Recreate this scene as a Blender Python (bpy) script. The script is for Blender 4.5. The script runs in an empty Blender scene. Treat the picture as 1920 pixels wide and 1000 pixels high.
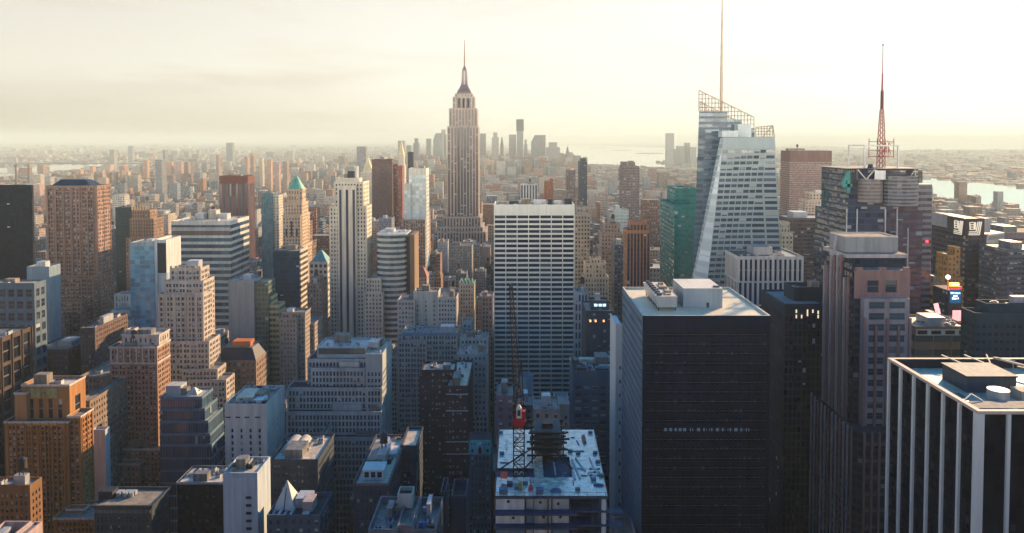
import bpy, math, random
from mathutils import Vector
S = bpy.context.scene
COL = S.collection
# ------------------------------------------------------------------ camera
F, PX, HY, H = 1339.0, 972.0, 262.0, 255.0
TH = math.radians(2.0)
PYC = HY + F * math.tan(TH)
cam = bpy.data.cameras.new('camera')
camo = bpy.data.objects.new('camera', cam); COL.objects.link(camo)
camo.location = (0, 0, H); camo.rotation_euler = (math.pi / 2 - TH, 0, 0)
cam.sensor_width = 36; cam.lens = 36 * F / 1920
cam.shift_x = -(PX - 960) / 1920; cam.shift_y = -(500 - PYC) / 1920
cam.clip_start = 1; cam.clip_end = 300000
S.camera = camo
# ------------------------------------------------------------------ sky, sun, exposure
SUN_AZ, SUN_EL = math.radians(41), math.radians(19)
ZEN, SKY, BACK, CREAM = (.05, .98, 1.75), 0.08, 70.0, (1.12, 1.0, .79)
world = bpy.data.worlds.new('World'); S.world = world; world.use_nodes = True


def nd(nt, t, **kw):
    n = nt.nodes.new(t)
    for k, v in kw.items():
        if k.startswith('i_'):
            n.inputs[int(k[2:])].default_value = v
        else:
            setattr(n, k, v)
    return n


def lk(nt, a, b):
    nt.links.new(a, b)


def mth(nt, op, a, b=None, c=None, clamp=False):
    n = nt.nodes.new('ShaderNodeMath'); n.operation = op; n.use_clamp = clamp
    for i, v in enumerate((a, b, c)):
        if v is None: continue
        if isinstance(v, (int, float)): n.inputs[i].default_value = v
        else: nt.links.new(v, n.inputs[i])
    return n.outputs[0]


def mixc(nt, fac, a, b, blend='MIX'):
    n = nt.nodes.new('ShaderNodeMix'); n.data_type = 'RGBA'; n.blend_type = blend
    for i, v in ((0, fac), (6, a), (7, b)):
        if isinstance(v, (int, float)): n.inputs[i].default_value = v
        elif isinstance(v, tuple): n.inputs[i].default_value = (*v[:3], 1)
        else: nt.links.new(v, n.inputs[i])
    return n.outputs[2]


wt = world.node_tree; bg = wt.nodes['Background']
sky = nd(wt, 'ShaderNodeTexSky', sky_type='NISHITA', sun_disc=False, sun_elevation=SUN_EL, sun_rotation=SUN_AZ,
         air_density=1.0, dust_density=1.6, ozone_density=2.0)
tc = nd(wt, 'ShaderNodeTexCoord'); sp = nd(wt, 'ShaderNodeSeparateXYZ'); lk(wt, tc.outputs['Generated'], sp.inputs[0])
# thin cloud banks: noise over the sky's own directions, stretched along the horizon
mp = nd(wt, 'ShaderNodeMapping'); mp.inputs['Scale'].default_value = (2.2, 2.2, 15); mp.inputs['Location'].default_value = (1.3, .4, .2)
lk(wt, tc.outputs['Generated'], mp.inputs['Vector'])
cn = nd(wt, 'ShaderNodeTexNoise'); cn.inputs['Scale'].default_value = 1.7; cn.inputs['Detail'].default_value = 7; cn.inputs['Roughness'].default_value = .58
lk(wt, mp.outputs[0], cn.inputs['Vector'])
cmask = nd(wt, 'ShaderNodeMapRange'); cmask.inputs[1].default_value = .5; cmask.inputs[2].default_value = .68; cmask.inputs[4].default_value = .4
lk(wt, cn.outputs[0], cmask.inputs[0])
# overhead the sky is tinted bluer; towards the horizon it is recoloured cream-white
bw = nd(wt, 'ShaderNodeRGBToBW'); lk(wt, sky.outputs[0], bw.inputs[0])
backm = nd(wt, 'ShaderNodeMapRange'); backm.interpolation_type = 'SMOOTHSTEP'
backm.inputs[1].default_value = .55; backm.inputs[2].default_value = -.7; backm.inputs[4].default_value = BACK; lk(wt, sp.outputs[1], backm.inputs[0])  # bright low sky band added behind the camera to light facing fronts
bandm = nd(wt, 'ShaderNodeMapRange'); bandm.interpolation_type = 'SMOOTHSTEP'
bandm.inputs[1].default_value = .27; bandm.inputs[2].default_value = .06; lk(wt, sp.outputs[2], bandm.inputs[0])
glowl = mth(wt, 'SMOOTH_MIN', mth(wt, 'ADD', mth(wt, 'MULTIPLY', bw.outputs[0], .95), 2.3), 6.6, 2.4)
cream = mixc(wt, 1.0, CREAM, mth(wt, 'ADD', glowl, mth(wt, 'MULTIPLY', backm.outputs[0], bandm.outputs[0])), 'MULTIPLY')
blue = mixc(wt, 1.0, sky.outputs[0], ZEN, 'MULTIPLY')
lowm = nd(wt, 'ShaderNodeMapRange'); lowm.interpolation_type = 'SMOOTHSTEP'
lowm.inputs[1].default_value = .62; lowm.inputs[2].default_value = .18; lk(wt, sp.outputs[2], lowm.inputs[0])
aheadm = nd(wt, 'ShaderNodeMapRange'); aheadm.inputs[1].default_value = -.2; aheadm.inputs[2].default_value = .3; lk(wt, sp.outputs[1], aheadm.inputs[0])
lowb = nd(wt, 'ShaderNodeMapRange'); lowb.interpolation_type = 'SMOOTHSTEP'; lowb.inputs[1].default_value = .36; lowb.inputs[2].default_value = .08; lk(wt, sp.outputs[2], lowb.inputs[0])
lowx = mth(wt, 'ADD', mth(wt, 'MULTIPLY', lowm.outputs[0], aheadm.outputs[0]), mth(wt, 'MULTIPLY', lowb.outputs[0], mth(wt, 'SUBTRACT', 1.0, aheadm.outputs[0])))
sky_mix = mixc(wt, mth(wt, 'MULTIPLY', lowx, .9), blue, cream)
sky_mix = mixc(wt, cmask.outputs[0], sky_mix, mixc(wt, 1.0, sky_mix, (.84, .79, .74), 'MULTIPLY'))
# a low grey-mauve cloud bank lying along the left horizon
bx = nd(wt, 'ShaderNodeMapRange'); bx.interpolation_type = 'SMOOTHSTEP'; bx.inputs[1].default_value = .02; bx.inputs[2].default_value = -.42; lk(wt, sp.outputs[0], bx.inputs[0])
bz = nd(wt, 'ShaderNodeMapRange'); bz.interpolation_type = 'SMOOTHSTEP'; bz.inputs[1].default_value = .012; bz.inputs[2].default_value = -.006
lk(wt, mth(wt, 'SUBTRACT', sp.outputs[2], mth(wt, 'ADD', .038, mth(wt, 'MULTIPLY', cn.outputs[0], .066))), bz.inputs[0])
sky_mix = mixc(wt, mth(wt, 'MULTIPLY', mth(wt, 'MULTIPLY', bx.outputs[0], bz.outputs[0]), mth(wt, 'GREATER_THAN', sp.outputs[1], 0.0)), sky_mix, mixc(wt, 1.0, sky_mix, (.92, .895, .885), 'MULTIPLY'))
lk(wt, sky_mix, bg.inputs[0]); bg.inputs[1].default_value = SKY
sund = Vector((math.sin(SUN_AZ) * math.cos(SUN_EL), math.cos(SUN_AZ) * math.cos(SUN_EL), math.sin(SUN_EL)))
sl = bpy.data.lights.new('sun', 'SUN'); sl.energy = 5.0; sl.angle = math.radians(.5); sl.color = (1, .66, .36)
so = bpy.data.objects.new('sun', sl); COL.objects.link(so); so.rotation_euler = (-sund).to_track_quat('-Z', 'Y').to_euler()
so.location = (600, -200, 900)
S.view_settings.view_transform = 'Standard'; S.view_settings.look = 'None'
S.view_settings.exposure = 0.98; S.view_settings.gamma = 1
S.cycles.max_bounces = 4; S.cycles.diffuse_bounces = 1; S.cycles.volume_bounces = 1; S.cycles.use_denoising = True
HAZE_D, HAZE_C, HAZE_G = .000066, (.66, .75, .67), .03


# ------------------------------------------------------------------ picture point -> place
def kx(px, py):
    return (px - PX) / F / (math.cos(TH) + (PYC - py) / F * math.sin(TH))


def X(px, py, Y): return kx(px, py) * Y


def Z(py, Y):
    v = (PYC - py) / F
    return H + Y * (v * math.cos(TH) - math.sin(TH)) / (math.cos(TH) + v * math.sin(TH))


def YG(py, z=0.0):                      # depth at which height z shows at picture row py
    v = (PYC - py) / F
    return (z - H) * (math.cos(TH) + v * math.sin(TH)) / (v * math.cos(TH) - math.sin(TH))


def GP(px, py, z=0.0):
    y = YG(py, z); return (X(px, py, y), y)


def scr(x, y, z):
    dz = z - H; f = y * math.cos(TH) - dz * math.sin(TH); u = y * math.sin(TH) + dz * math.cos(TH)
    return PX + F * x / f, PYC - F * u / f


# ------------------------------------------------------------------ materials
MATS = {}


def base_nodes(m):
    m.use_nodes = True
    return m.node_tree, m.node_tree.nodes['Principled BSDF']


def dirt(nt, col, amt=.3, sc=.06):
    g = nd(nt, 'ShaderNodeNewGeometry')
    mpn = nd(nt, 'ShaderNodeMapping'); mpn.inputs['Scale'].default_value = (1, 1, .35)
    lk(nt, g.outputs['Position'], mpn.inputs['Vector'])
    n1 = nd(nt, 'ShaderNodeTexNoise'); n1.inputs['Scale'].default_value = sc; n1.inputs['Detail'].default_value = 6
    n1.inputs['Roughness'].default_value = .7
    lk(nt, mpn.outputs[0], n1.inputs['Vector'])
    r = nd(nt, 'ShaderNodeMapRange'); r.inputs[1].default_value = .3; r.inputs[2].default_value = .7
    r.inputs[3].default_value = 1 - amt; r.inputs[4].default_value = 1 + amt * .5
    lk(nt, n1.outputs[0], r.inputs[0])
    m2 = nd(nt, 'ShaderNodeMapping'); m2.inputs['Scale'].default_value = (1, 1, .05); lk(nt, g.outputs['Position'], m2.inputs['Vector'])
    n2 = nd(nt, 'ShaderNodeTexNoise'); n2.inputs['Scale'].default_value = .55; n2.inputs['Detail'].default_value = 4; lk(nt, m2.outputs[0], n2.inputs['Vector'])
    r2 = nd(nt, 'ShaderNodeMapRange'); r2.inputs[1].default_value = .35; r2.inputs[2].default_value = .7; r2.inputs[3].default_value = 1 + amt * .25; r2.inputs[4].default_value = 1 - amt * .9
    lk(nt, n2.outputs[0], r2.inputs[0])
    return mixc(nt, 1.0, mixc(nt, 1.0, col, r.outputs[0], 'MULTIPLY'), r2.outputs[0], 'MULTIPLY')


def plain(key, c, rough=.75, metal=0, amt=.25, sc=.08, spec=.3):
    if key in MATS: return MATS[key]
    m = MATS[key] = bpy.data.materials.new(key); nt, p = base_nodes(m)
    rgb = nd(nt, 'ShaderNodeRGB'); rgb.outputs[0].default_value = (*c, 1)
    lk(nt, dirt(nt, rgb.outputs[0], amt, sc), p.inputs['Base Color'])
    p.inputs['Roughness'].default_value = rough; p.inputs['Metallic'].default_value = metal
    p.inputs['Specular IOR Level'].default_value = spec
    return m


def glow(key, c, s):
    if key in MATS: return MATS[key]
    m = MATS[key] = bpy.data.materials.new(key); nt, p = base_nodes(m)
    p.inputs['Base Color'].default_value = (*c, 1); p.inputs['Emission Color'].default_value = (*c, 1)
    p.inputs['Emission Strength'].default_value = s
    return m


def facade(key, wall, glass=(.03, .04, .055), wf=.5, hf=.55, blind=.22, bcol=(.42, .41, .37), span=None, rough=.18, attr=False, amt=.25, spec=.45):
    """windows as a pattern on a wall: UV counts bays across and storeys down"""
    if key in MATS: return MATS[key]
    m = MATS[key] = bpy.data.materials.new(key); nt, p = base_nodes(m)
    uv = nd(nt, 'ShaderNodeUVMap'); s = nd(nt, 'ShaderNodeSeparateXYZ'); lk(nt, uv.outputs[0], s.inputs[0])
    u, v = s.outputs[0], s.outputs[1]
    mx = mth(nt, 'LESS_THAN', mth(nt, 'ABSOLUTE', mth(nt, 'SUBTRACT', mth(nt, 'FRACT', u), .5)), wf / 2)
    my = mth(nt, 'LESS_THAN', mth(nt, 'ABSOLUTE', mth(nt, 'SUBTRACT', mth(nt, 'FRACT', v), .5)), hf / 2)
    win = mth(nt, 'MULTIPLY', mx, my)
    g = nd(nt, 'ShaderNodeNewGeometry'); gs = nd(nt, 'ShaderNodeSeparateXYZ'); lk(nt, g.outputs['Normal'], gs.inputs[0])
    cb = nd(nt, 'ShaderNodeCombineXYZ'); lk(nt, mth(nt, 'FLOOR', u), cb.inputs[0]); lk(nt, mth(nt, 'FLOOR', v), cb.inputs[1])
    oi = nd(nt, 'ShaderNodeObjectInfo')
    lk(nt, mth(nt, 'ADD', mth(nt, 'MULTIPLY', gs.outputs[0], 7.3), oi.outputs['Random']), cb.inputs[2])
    wn = nd(nt, 'ShaderNodeTexWhiteNoise'); lk(nt, cb.outputs[0], wn.inputs[0]); r = wn.outputs[0]
    rng = nd(nt, 'ShaderNodeSeparateColor'); lk(nt, wn.outputs[1], rng.inputs[0])
    # a blind pulled part of the way down in some windows
    inner = mth(nt, 'DIVIDE', mth(nt, 'ADD', mth(nt, 'SUBTRACT', mth(nt, 'FRACT', v), .5), hf / 2), hf)
    pulled = mth(nt, 'MULTIPLY', mth(nt, 'LESS_THAN', r, blind), mth(nt, 'GREATER_THAN', inner, mth(nt, 'MULTIPLY', rng.outputs[1], .8)))
    gcol = mixc(nt, mth(nt, 'MULTIPLY', rng.outputs[2], .6), glass, tuple(min(1, c * 2.6 + .01) for c in glass))
    gcol = mixc(nt, pulled, gcol, bcol)
    if attr:
        at = nd(nt, 'ShaderNodeVertexColor', layer_name='tint'); wcol = at.outputs[0]
    else:
        rgb = nd(nt, 'ShaderNodeRGB'); rgb.outputs[0].default_value = (*wall, 1); wcol = rgb.outputs[0]
    wcol = dirt(nt, wcol, amt)
    if span is not None: wcol = mixc(nt, mx, wcol, span)
    tl = nd(nt, 'ShaderNodeVectorMath', operation='SUBTRACT'); lk(nt, wn.outputs[1], tl.inputs[0]); tl.inputs[1].default_value = (.5, .5, .5)
    ts = nd(nt, 'ShaderNodeVectorMath', operation='SCALE'); lk(nt, tl.outputs[0], ts.inputs[0]); lk(nt, mth(nt, 'MULTIPLY', win, .045), ts.inputs['Scale'])
    ta = nd(nt, 'ShaderNodeVectorMath', operation='ADD'); lk(nt, g.outputs['Normal'], ta.inputs[0]); lk(nt, ts.outputs[0], ta.inputs[1])
    tn = nd(nt, 'ShaderNodeVectorMath', operation='NORMALIZE'); lk(nt, ta.outputs[0], tn.inputs[0]); lk(nt, tn.outputs[0], p.inputs['Normal'])
    lk(nt, mixc(nt, win, wcol, gcol), p.inputs['Base Color'])
    gl = mth(nt, 'MULTIPLY', win, mth(nt, 'SUBTRACT', 1.0, pulled))
    lk(nt, mth(nt, 'SUBTRACT', .8, mth(nt, 'MULTIPLY', gl, .8 - rough)), p.inputs['Roughness'])
    lk(nt, mth(nt, 'ADD', .2 if spec > .3 else .05, mth(nt, 'MULTIPLY', gl, spec)), p.inputs['Specular IOR Level'])
    return m


def pane_mat(key='window_glass', glass=(.022, .03, .042), blind=.3, bcol=(.42, .42, .39), rough=.12, spec=.5):
    if key in MATS: return MATS[key]
    m = MATS[key] = bpy.data.materials.new(key); nt, p = base_nodes(m)
    g = nd(nt, 'ShaderNodeNewGeometry'); oi = nd(nt, 'ShaderNodeObjectInfo')
    r = mth(nt, 'FRACT', mth(nt, 'ADD', g.outputs['Random Per Island'], oi.outputs['Random']))
    wn = nd(nt, 'ShaderNodeTexWhiteNoise', noise_dimensions='1D'); lk(nt, r, wn.inputs['W'])
    rng = nd(nt, 'ShaderNodeSeparateColor'); lk(nt, wn.outputs[1], rng.inputs[0])
    uv = nd(nt, 'ShaderNodeUVMap'); s = nd(nt, 'ShaderNodeSeparateXYZ'); lk(nt, uv.outputs[0], s.inputs[0])
    pulled = mth(nt, 'MULTIPLY', mth(nt, 'LESS_THAN', wn.outputs[0], blind), mth(nt, 'GREATER_THAN', s.outputs[1], mth(nt, 'MULTIPLY', rng.outputs[1], .85)))
    gcol = mixc(nt, mth(nt, 'MULTIPLY', rng.outputs[2], .7), glass, tuple(min(1, c * 2.8 + .01) for c in glass))
    bar = mth(nt, 'LESS_THAN', mth(nt, 'ABSOLUTE', mth(nt, 'SUBTRACT', s.outputs[1], .5)), .035)
    gcol = mixc(nt, pulled, gcol, bcol)
    tl = nd(nt, 'ShaderNodeVectorMath', operation='SUBTRACT'); lk(nt, wn.outputs[1], tl.inputs[0]); tl.inputs[1].default_value = (.5, .5, .5)
    ts = nd(nt, 'ShaderNodeVectorMath', operation='SCALE'); lk(nt, tl.outputs[0], ts.inputs[0]); ts.inputs['Scale'].default_value = .05
    ta = nd(nt, 'ShaderNodeVectorMath', operation='ADD'); lk(nt, g.outputs['Normal'], ta.inputs[0]); lk(nt, ts.outputs[0], ta.inputs[1])
    tn = nd(nt, 'ShaderNodeVectorMath', operation='NORMALIZE'); lk(nt, ta.outputs[0], tn.inputs[0]); lk(nt, tn.outputs[0], p.inputs['Normal'])
    lk(nt, mixc(nt, bar, gcol, (.16, .16, .16)), p.inputs['Base Color'])
    lk(nt, mth(nt, 'ADD', rough, mth(nt, 'MULTIPLY', pulled, .4)), p.inputs['Roughness'])
    p.inputs['Specular IOR Level'].default_value = spec
    return m


# ------------------------------------------------------------------ mesh builder
class MB:
    def __init__(s):
        s.v, s.f, s.m, s.uv, s.key, s.tint, s.cur = [], [], [], [], {}, [], (1, 1, 1)

    def vert(s, p):
        k = (round(p[0], 3), round(p[1], 3), round(p[2], 3)); i = s.key.get(k)
        if i is None: i = s.key[k] = len(s.v); s.v.append(k)
        return i

    def face(s, pts, m=0, uv=None):
        ids = [s.vert(p) for p in pts]
        if len(set(ids)) < 3: return
        if len(set(ids)) < len(ids):
            keep = [i for n, i in enumerate(ids) if i != ids[n - 1]]
            if len(keep) < 3: return
            ids, uv = keep, None
        s.f.append(ids); s.m.append(m); s.uv.append(uv or [(0, 0)] * len(ids)); s.tint.append(s.cur)

    def wall(s, p, q, z0, z1, m=0, bay=None, fl=None, zt=None):
        """vertical quad from p to q (outside on the right hand when walking p->q)"""
        w = math.hypot(q[0] - p[0], q[1] - p[1])
        uv = None
        if bay:
            n = max(1, round(w / bay)); t = z1 if zt is None else zt
            a, b = (z0 - t) / fl, (z1 - t) / fl
            uv = [(0, a), (n, a), (n, b), (0, b)]
        s.face([(p[0], p[1], z0), (q[0], q[1], z0), (q[0], q[1], z1), (p[0], p[1], z1)], m, uv)

    def prism(s, poly, z0, z1, m=0, mt=0, bay=None, fl=None, top=True, skip=()):
        n = len(poly)
        for i in range(n):
            if i in skip: continue
            s.wall(poly[i], poly[(i + 1) % n], z0, z1, m, bay, fl)
        if top: s.face([(x, y, z1) for x, y in poly], mt)

    def box(s, x0, x1, y0, y1, z0, z1, m=0, mt=None, bay=None, fl=None, top=True, bottom=False, skip=()):
        s.prism([(x0, y0), (x1, y0), (x1, y1), (x0, y1)], z0, z1, m, m if mt is None else mt, bay, fl, top, skip)
        if bottom: s.face([(x0, y1, z0), (x1, y1, z0), (x1, y0, z0), (x0, y0, z0)], m)

    def taper(s, p0, z0, p1, z1, m=0, mt=0, top=True, uvb=None):
        n = len(p0)
        for i in range(n):
            j = (i + 1) % n
            a, b, c, d = p0[i], p0[j], p1[j], p1[i]
            uv = None
            if uvb:
                w = math.hypot(b[0] - a[0], b[1] - a[1]); k = max(1, round(w / uvb[0])); r = (z0 - z1) / uvb[1]
                uv = [(0, r), (k, r), (k, 0), (0, 0)]
            s.face([(*a, z0), (*b, z0), (*c, z1), (*d, z1)], m, uv)
        if top: s.face([(x, y, z1) for x, y in p1], mt)

    def cyl(s, cx, cy, r0, z0, z1, n=12, r1=None, m=0, mt=0, top=True):
        r1 = r0 if r1 is None else r1
        a = [(cx + r0 * math.cos(2 * math.pi * i / n), cy + r0 * math.sin(2 * math.pi * i / n)) for i in range(n)]
        b = [(cx + r1 * math.cos(2 * math.pi * i / n), cy + r1 * math.sin(2 * math.pi * i / n)) for i in range(n)]
        s.taper(a, z0, b, z1, m, mt, top)

    def bar(s, p, q, w, m=0, w1=None):
        p, q = Vector(p), Vector(q); d = (q - p)
        if d.length < 1e-6: return
        d.normalize(); up = Vector((0, 0, 1)) if abs(d.z) < .9 else Vector((0, 1, 0))
        a = d.cross(up).normalized(); b = a.cross(d).normalized(); w1 = w if w1 is None else w1
        P = [p + a * i * w / 2 + b * j * w / 2 for i, j in ((-1, -1), (1, -1), (1, 1), (-1, 1))]
        Q = [q + a * i * w1 / 2 + b * j * w1 / 2 for i, j in ((-1, -1), (1, -1), (1, 1), (-1, 1))]
        for i in range(4):
            j = (i + 1) % 4; s.face([P[i], P[j], Q[j], Q[i]], m)
        s.face(P[::-1], m); s.face(Q, m)

    def holes(s, o, u, W, z0, z1, nb, nf, wf, hf, d, m=0, mr=0, edge=0.0, top=0.0, bot=0.0, pair=0.0):
        """a wall with nb x nf recessed openings; returns (centre, direction, w, h) of every pane"""
        n = (u[1], -u[0])
        cw, ch = (W - 2 * edge) / nb, (z1 - z0 - top - bot) / nf
        us, zs = [0.0], [z0]
        for i in range(nb):
            a = edge + cw * (i + .5 - wf / 2 + (0 if nb % 2 and i == nb - 1 else (pair if i % 2 == 0 else -pair))); us += [a, a + cw * wf]
        us.append(W)
        for j in range(nf):
            a = z0 + bot + ch * (j + .5 - hf / 2); zs += [a, a + ch * hf]
        zs.append(z1)
        P = lambda a, z, e=0.0: (o[0] + u[0] * a - n[0] * e, o[1] + u[1] * a - n[1] * e, z)
        out = []
        for i in range(len(us) - 1):
            for j in range(len(zs) - 1):
                a, b, c, e = us[i], us[i + 1], zs[j], zs[j + 1]
                if i % 2 == 1 and j % 2 == 1:
                    s.face([P(a, c), P(b, c), P(b, c, d), P(a, c, d)], mr)
                    s.face([P(b, c), P(b, e), P(b, e, d), P(b, c, d)], mr)
                    s.face([P(b, e), P(a, e), P(a, e, d), P(b, e, d)], mr)
                    s.face([P(a, e), P(a, c), P(a, c, d), P(a, e, d)], mr)
                    out.append((P((a + b) / 2, (c + e) / 2, d - .02), u, b - a, e - c))
                else:
                    s.face([P(a, c), P(b, c), P(b, e), P(a, e)], m)
        return out

    def build(s, name, mats, parent=None, smooth=False, tint=False):
        me = bpy.data.meshes.new(name); me.from_pydata(s.v, [], s.f)
        for mm in (mats if isinstance(mats, (list, tuple)) else [mats]): me.materials.append(mm)
        me.polygons.foreach_set('material_index', s.m)
        ul = me.uv_layers.new(name='UVMap'); ul.data.foreach_set('uv', [c for f in s.uv for p in f for c in p])
        if tint:
            ca = me.color_attributes.new('tint', 'BYTE_COLOR', 'CORNER')
            ca.data.foreach_set('color', [c for f, t in zip(s.f, s.tint) for _ in f for c in (*[lin(x) for x in t], 1)])
        if smooth: me.polygons.foreach_set('use_smooth', [True] * len(s.f))
        me.update()
        o = bpy.data.objects.new(name, me); COL.objects.link(o)
        if parent: o.parent = parent
        return o


def lin(x): return x      # colours are given in linear light already


def tag(o, label=None, cat=None, group=None, kind=None):
    for k, v in (('label', label), ('category', cat), ('group', group), ('kind', kind)):
        if v: o[k] = v
    return o


def thing(name, label, cat, loc=(0, 0, 0), group=None):
    o = bpy.data.objects.new(name, None); COL.objects.link(o); o.empty_display_size = 1
    return tag(o, label, cat, group)


SHARED = {}


def shared(key, fn, mats):
    """a part mesh that many things use; returns its mesh data"""
    if key not in SHARED:
        b = MB(); fn(b); o = b.build(key, mats); SHARED[key] = o.data; bpy.data.objects.remove(o)
    return SHARED[key]


def part(name, data, parent, loc=(0, 0, 0), scale=(1, 1, 1), rz=0):
    o = bpy.data.objects.new(name, data); COL.objects.link(o); o.parent = parent
    o.location = loc; o.scale = scale; o.rotation_euler = (0, 0, rz)
    return o


def put_panes(root, panes, mat, cap=100, name='window'):
    """the cap panes that show largest become windows of their own, the rest one part of kind stuff"""
    def size(p):
        c = p[0]; return -p[2] * p[3] / (c[1] ** 2) * (1.0 if abs(p[1][0]) > .5 else .4 * abs(c[0]) / c[1] + .02)
    panes = sorted(panes, key=size)
    for (c, u, w, h) in panes[:cap]:
        k = ('pane', round(w, 2), round(h, 2), mat.name)
        def fn(b, w=w, h=h): b.face([(-w / 2, 0, -h / 2), (w / 2, 0, -h / 2), (w / 2, 0, h / 2), (-w / 2, 0, h / 2)], 0, [(0, 0), (1, 0), (1, 1), (0, 1)])
        part(name, shared(k if False else 'pane_%s_%s_%s' % k[1:], fn, mat), root, c, rz=math.atan2(u[1], u[0]))
    rest = panes[cap:]
    if rest:
        b = MB()
        for (c, u, w, h) in rest:
            a, e = u[0] * w / 2, u[1] * w / 2
            b.face([(c[0] - a, c[1] - e, c[2] - h / 2), (c[0] + a, c[1] + e, c[2] - h / 2), (c[0] + a, c[1] + e, c[2] + h / 2), (c[0] - a, c[1] - e, c[2] + h / 2)], 0, [(0, 0), (1, 0), (1, 1), (0, 1)])
        tag(b.build(name, mat, root), kind='stuff')


# common materials
ROOF_GREY = plain('roof_grey', (.21, .20, .18), .5, amt=.5, sc=.25, spec=.6)
ROOF_TAR = plain('roof_tar', (.05, .05, .055), .9, amt=.5, sc=.3)
ROOF_PALE = plain('roof_pale', (.58, .51, .38), .45, amt=.4, sc=.2, spec=.6)
ROOF_TAN = plain('roof_tan', (.30, .25, .19), .9, amt=.4, sc=.25)
METAL_PALE = plain('metal_pale', (.5, .51, .5), .45, .4, .2)
METAL_DARK = plain('metal_dark', (.035, .04, .05), .5, .3, .2)
WOOD_TANK = plain('tank_wood', (.10, .065, .045), .85, amt=.4, sc=.8)
STEEL_BLACK = plain('steel_black', (.012, .014, .018), .5, .3, .2)
WHITE_STONE = plain('white_stone', (.66, .65, .60), .7, amt=.2)
ROOFS = [ROOF_GREY, ROOF_TAR, ROOF_PALE, ROOF_TAN]


def cube_mesh(mat):
    return shared('block_' + mat.name, lambda b: b.box(-.5, .5, -.5, .5, 0, 1), mat)


def tank_mesh():
    def fn(b):
        for i in range(4):
            a = math.pi / 4 + i * math.pi / 2
            b.bar((1.2 * math.cos(a), 1.2 * math.sin(a), 0), (1.2 * math.cos(a), 1.2 * math.sin(a), 2.6), .3, 1)
        b.cyl(0, 0, 1.9, 2.5, 2.8, 12, m=1); b.cyl(0, 0, 1.75, 2.8, 6.2, 12, 1.65); b.cyl(0, 0, 1.95, 6.2, 7.6, 12, .1, 1)
    return shared('water_tank_body', fn, [WOOD_TANK, METAL_DARK])


def fan_mesh():
    def fn(b):
        b.box(-1.5, 1.5, -1, 1, 0, 1.5, 0)
        b.cyl(-.7, 0, .6, 1.5, 1.9, 10, m=1, mt=1); b.cyl(.7, 0, .6, 1.5, 1.9, 10, m=1, mt=1)
    return shared('air_handler_body', fn, [METAL_PALE, METAL_DARK])


def duct_mesh():
    def fn(b):
        b.box(-4, 4, -.35, .35, .4, 1.1, 0, bottom=True); b.box(3.3, 4, -.35, 2.4, .4, 1.1, 0, bottom=True)
        b.box(-2.6, -2.4, -.2, .2, 0, .4, 0); b.box(2.4, 2.6, -.2, .2, 0, .4, 0)
    return shared('duct_body', fn, METAL_PALE)


def clutter(root, x0, x1, y0, y1, z, rnd, n=5, wall=None, tank=.12):
    w, d = x1 - x0, y1 - y0
    if w < 7 or d < 6: return
    bw, bd, bh = rnd.uniform(.2, .42) * w, rnd.uniform(.25, .5) * d, rnd.uniform(2.6, 5.5)
    bx, by = x0 + bw / 2 + 1.2 + rnd.random() * (w - bw - 2.4), y0 + bd / 2 + 1.2 + rnd.random() * (d - bd - 2.4)
    part('bulkhead', cube_mesh(wall or rnd.choice([ROOF_TAN, ROOF_GREY, METAL_PALE])), root, (bx, by, z), (bw, bd, bh))
    if rnd.random() < tank: part('water_tank', tank_mesh(), root, (bx + rnd.uniform(-.2, .2) * bw, by, z + bh), (1,) * 3, rnd.random())
    for _ in range(n):
        ax, ay = rnd.uniform(x0 + 2, x1 - 2), rnd.uniform(y0 + 1.5, y1 - 1.5)
        if abs(ax - bx) < bw / 2 + 1.7 and abs(ay - by) < bd / 2 + 1.4: continue
        t = rnd.random(); s = rnd.uniform(.7, 1.3)
        if t < .5: part('air_handler', fan_mesh(), root, (ax, ay, z), (s, s, s), rnd.choice([0, math.pi / 2]))
        elif t < .7 and w > 12 and d > 11: part('duct', duct_mesh(), root, (min(max(ax, x0 + 6), x1 - 6), min(max(ay, y0 + 5), y1 - 5), z), (s * .9,) * 3, rnd.choice([0, math.pi / 2]))
        else: part('vent', cube_mesh(rnd.choice([METAL_PALE, ROOF_TAN, METAL_DARK])), root, (ax, ay, z), (rnd.uniform(.8, 2.5), rnd.uniform(.8, 2.2), rnd.uniform(.6, 1.8)))


# ------------------------------------------------------------------ buildings that the photograph shows well
HERO = []            # (x0, x1, y0, y1) plan boxes and their picture boxes, for the streets of small buildings
REFS = []            # what small buildings are described beside


def reserve(x0, x1, y0, y1, z, bot):
    p = [scr(x, y0, z)[0] for x in (x0, x1)] + [scr(x, y1, z)[0] for x in (x0, x1)]
    HERO.append((x0, x1, y0, y1, min(p), max(p), scr(x0, y0, z)[1], bot, z))


def sty(wall, **k):
    d = dict(wall=wall, glass=(.03, .04, .055), bay=3.2, fl=3.7, wf=.5, hf=.55, holes=False, d=.35, blind=.28, span=None, cap=100,
             cornice=0, par=1.0, roof=None, key=None, rough=.18, top=1.2, edge=.8, pair=0.0, pil=0, spec=.45)
    d.update(k); return d


def mats_of(st):
    key = st['key'] or 'wall_%02x%02x%02x' % tuple(int(c * 255) for c in st['wall'])
    sk = '%s_%s_%s_%s' % (key, st['wf'], st['hf'], '' if st['span'] is None else 's')
    return plain(key, st['wall'], .8), facade('windows_' + sk, st['wall'], st['glass'], st['wf'], st['hf'], st['blind'], span=st['span'], rough=st['rough'], spec=st['spec'])


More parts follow.
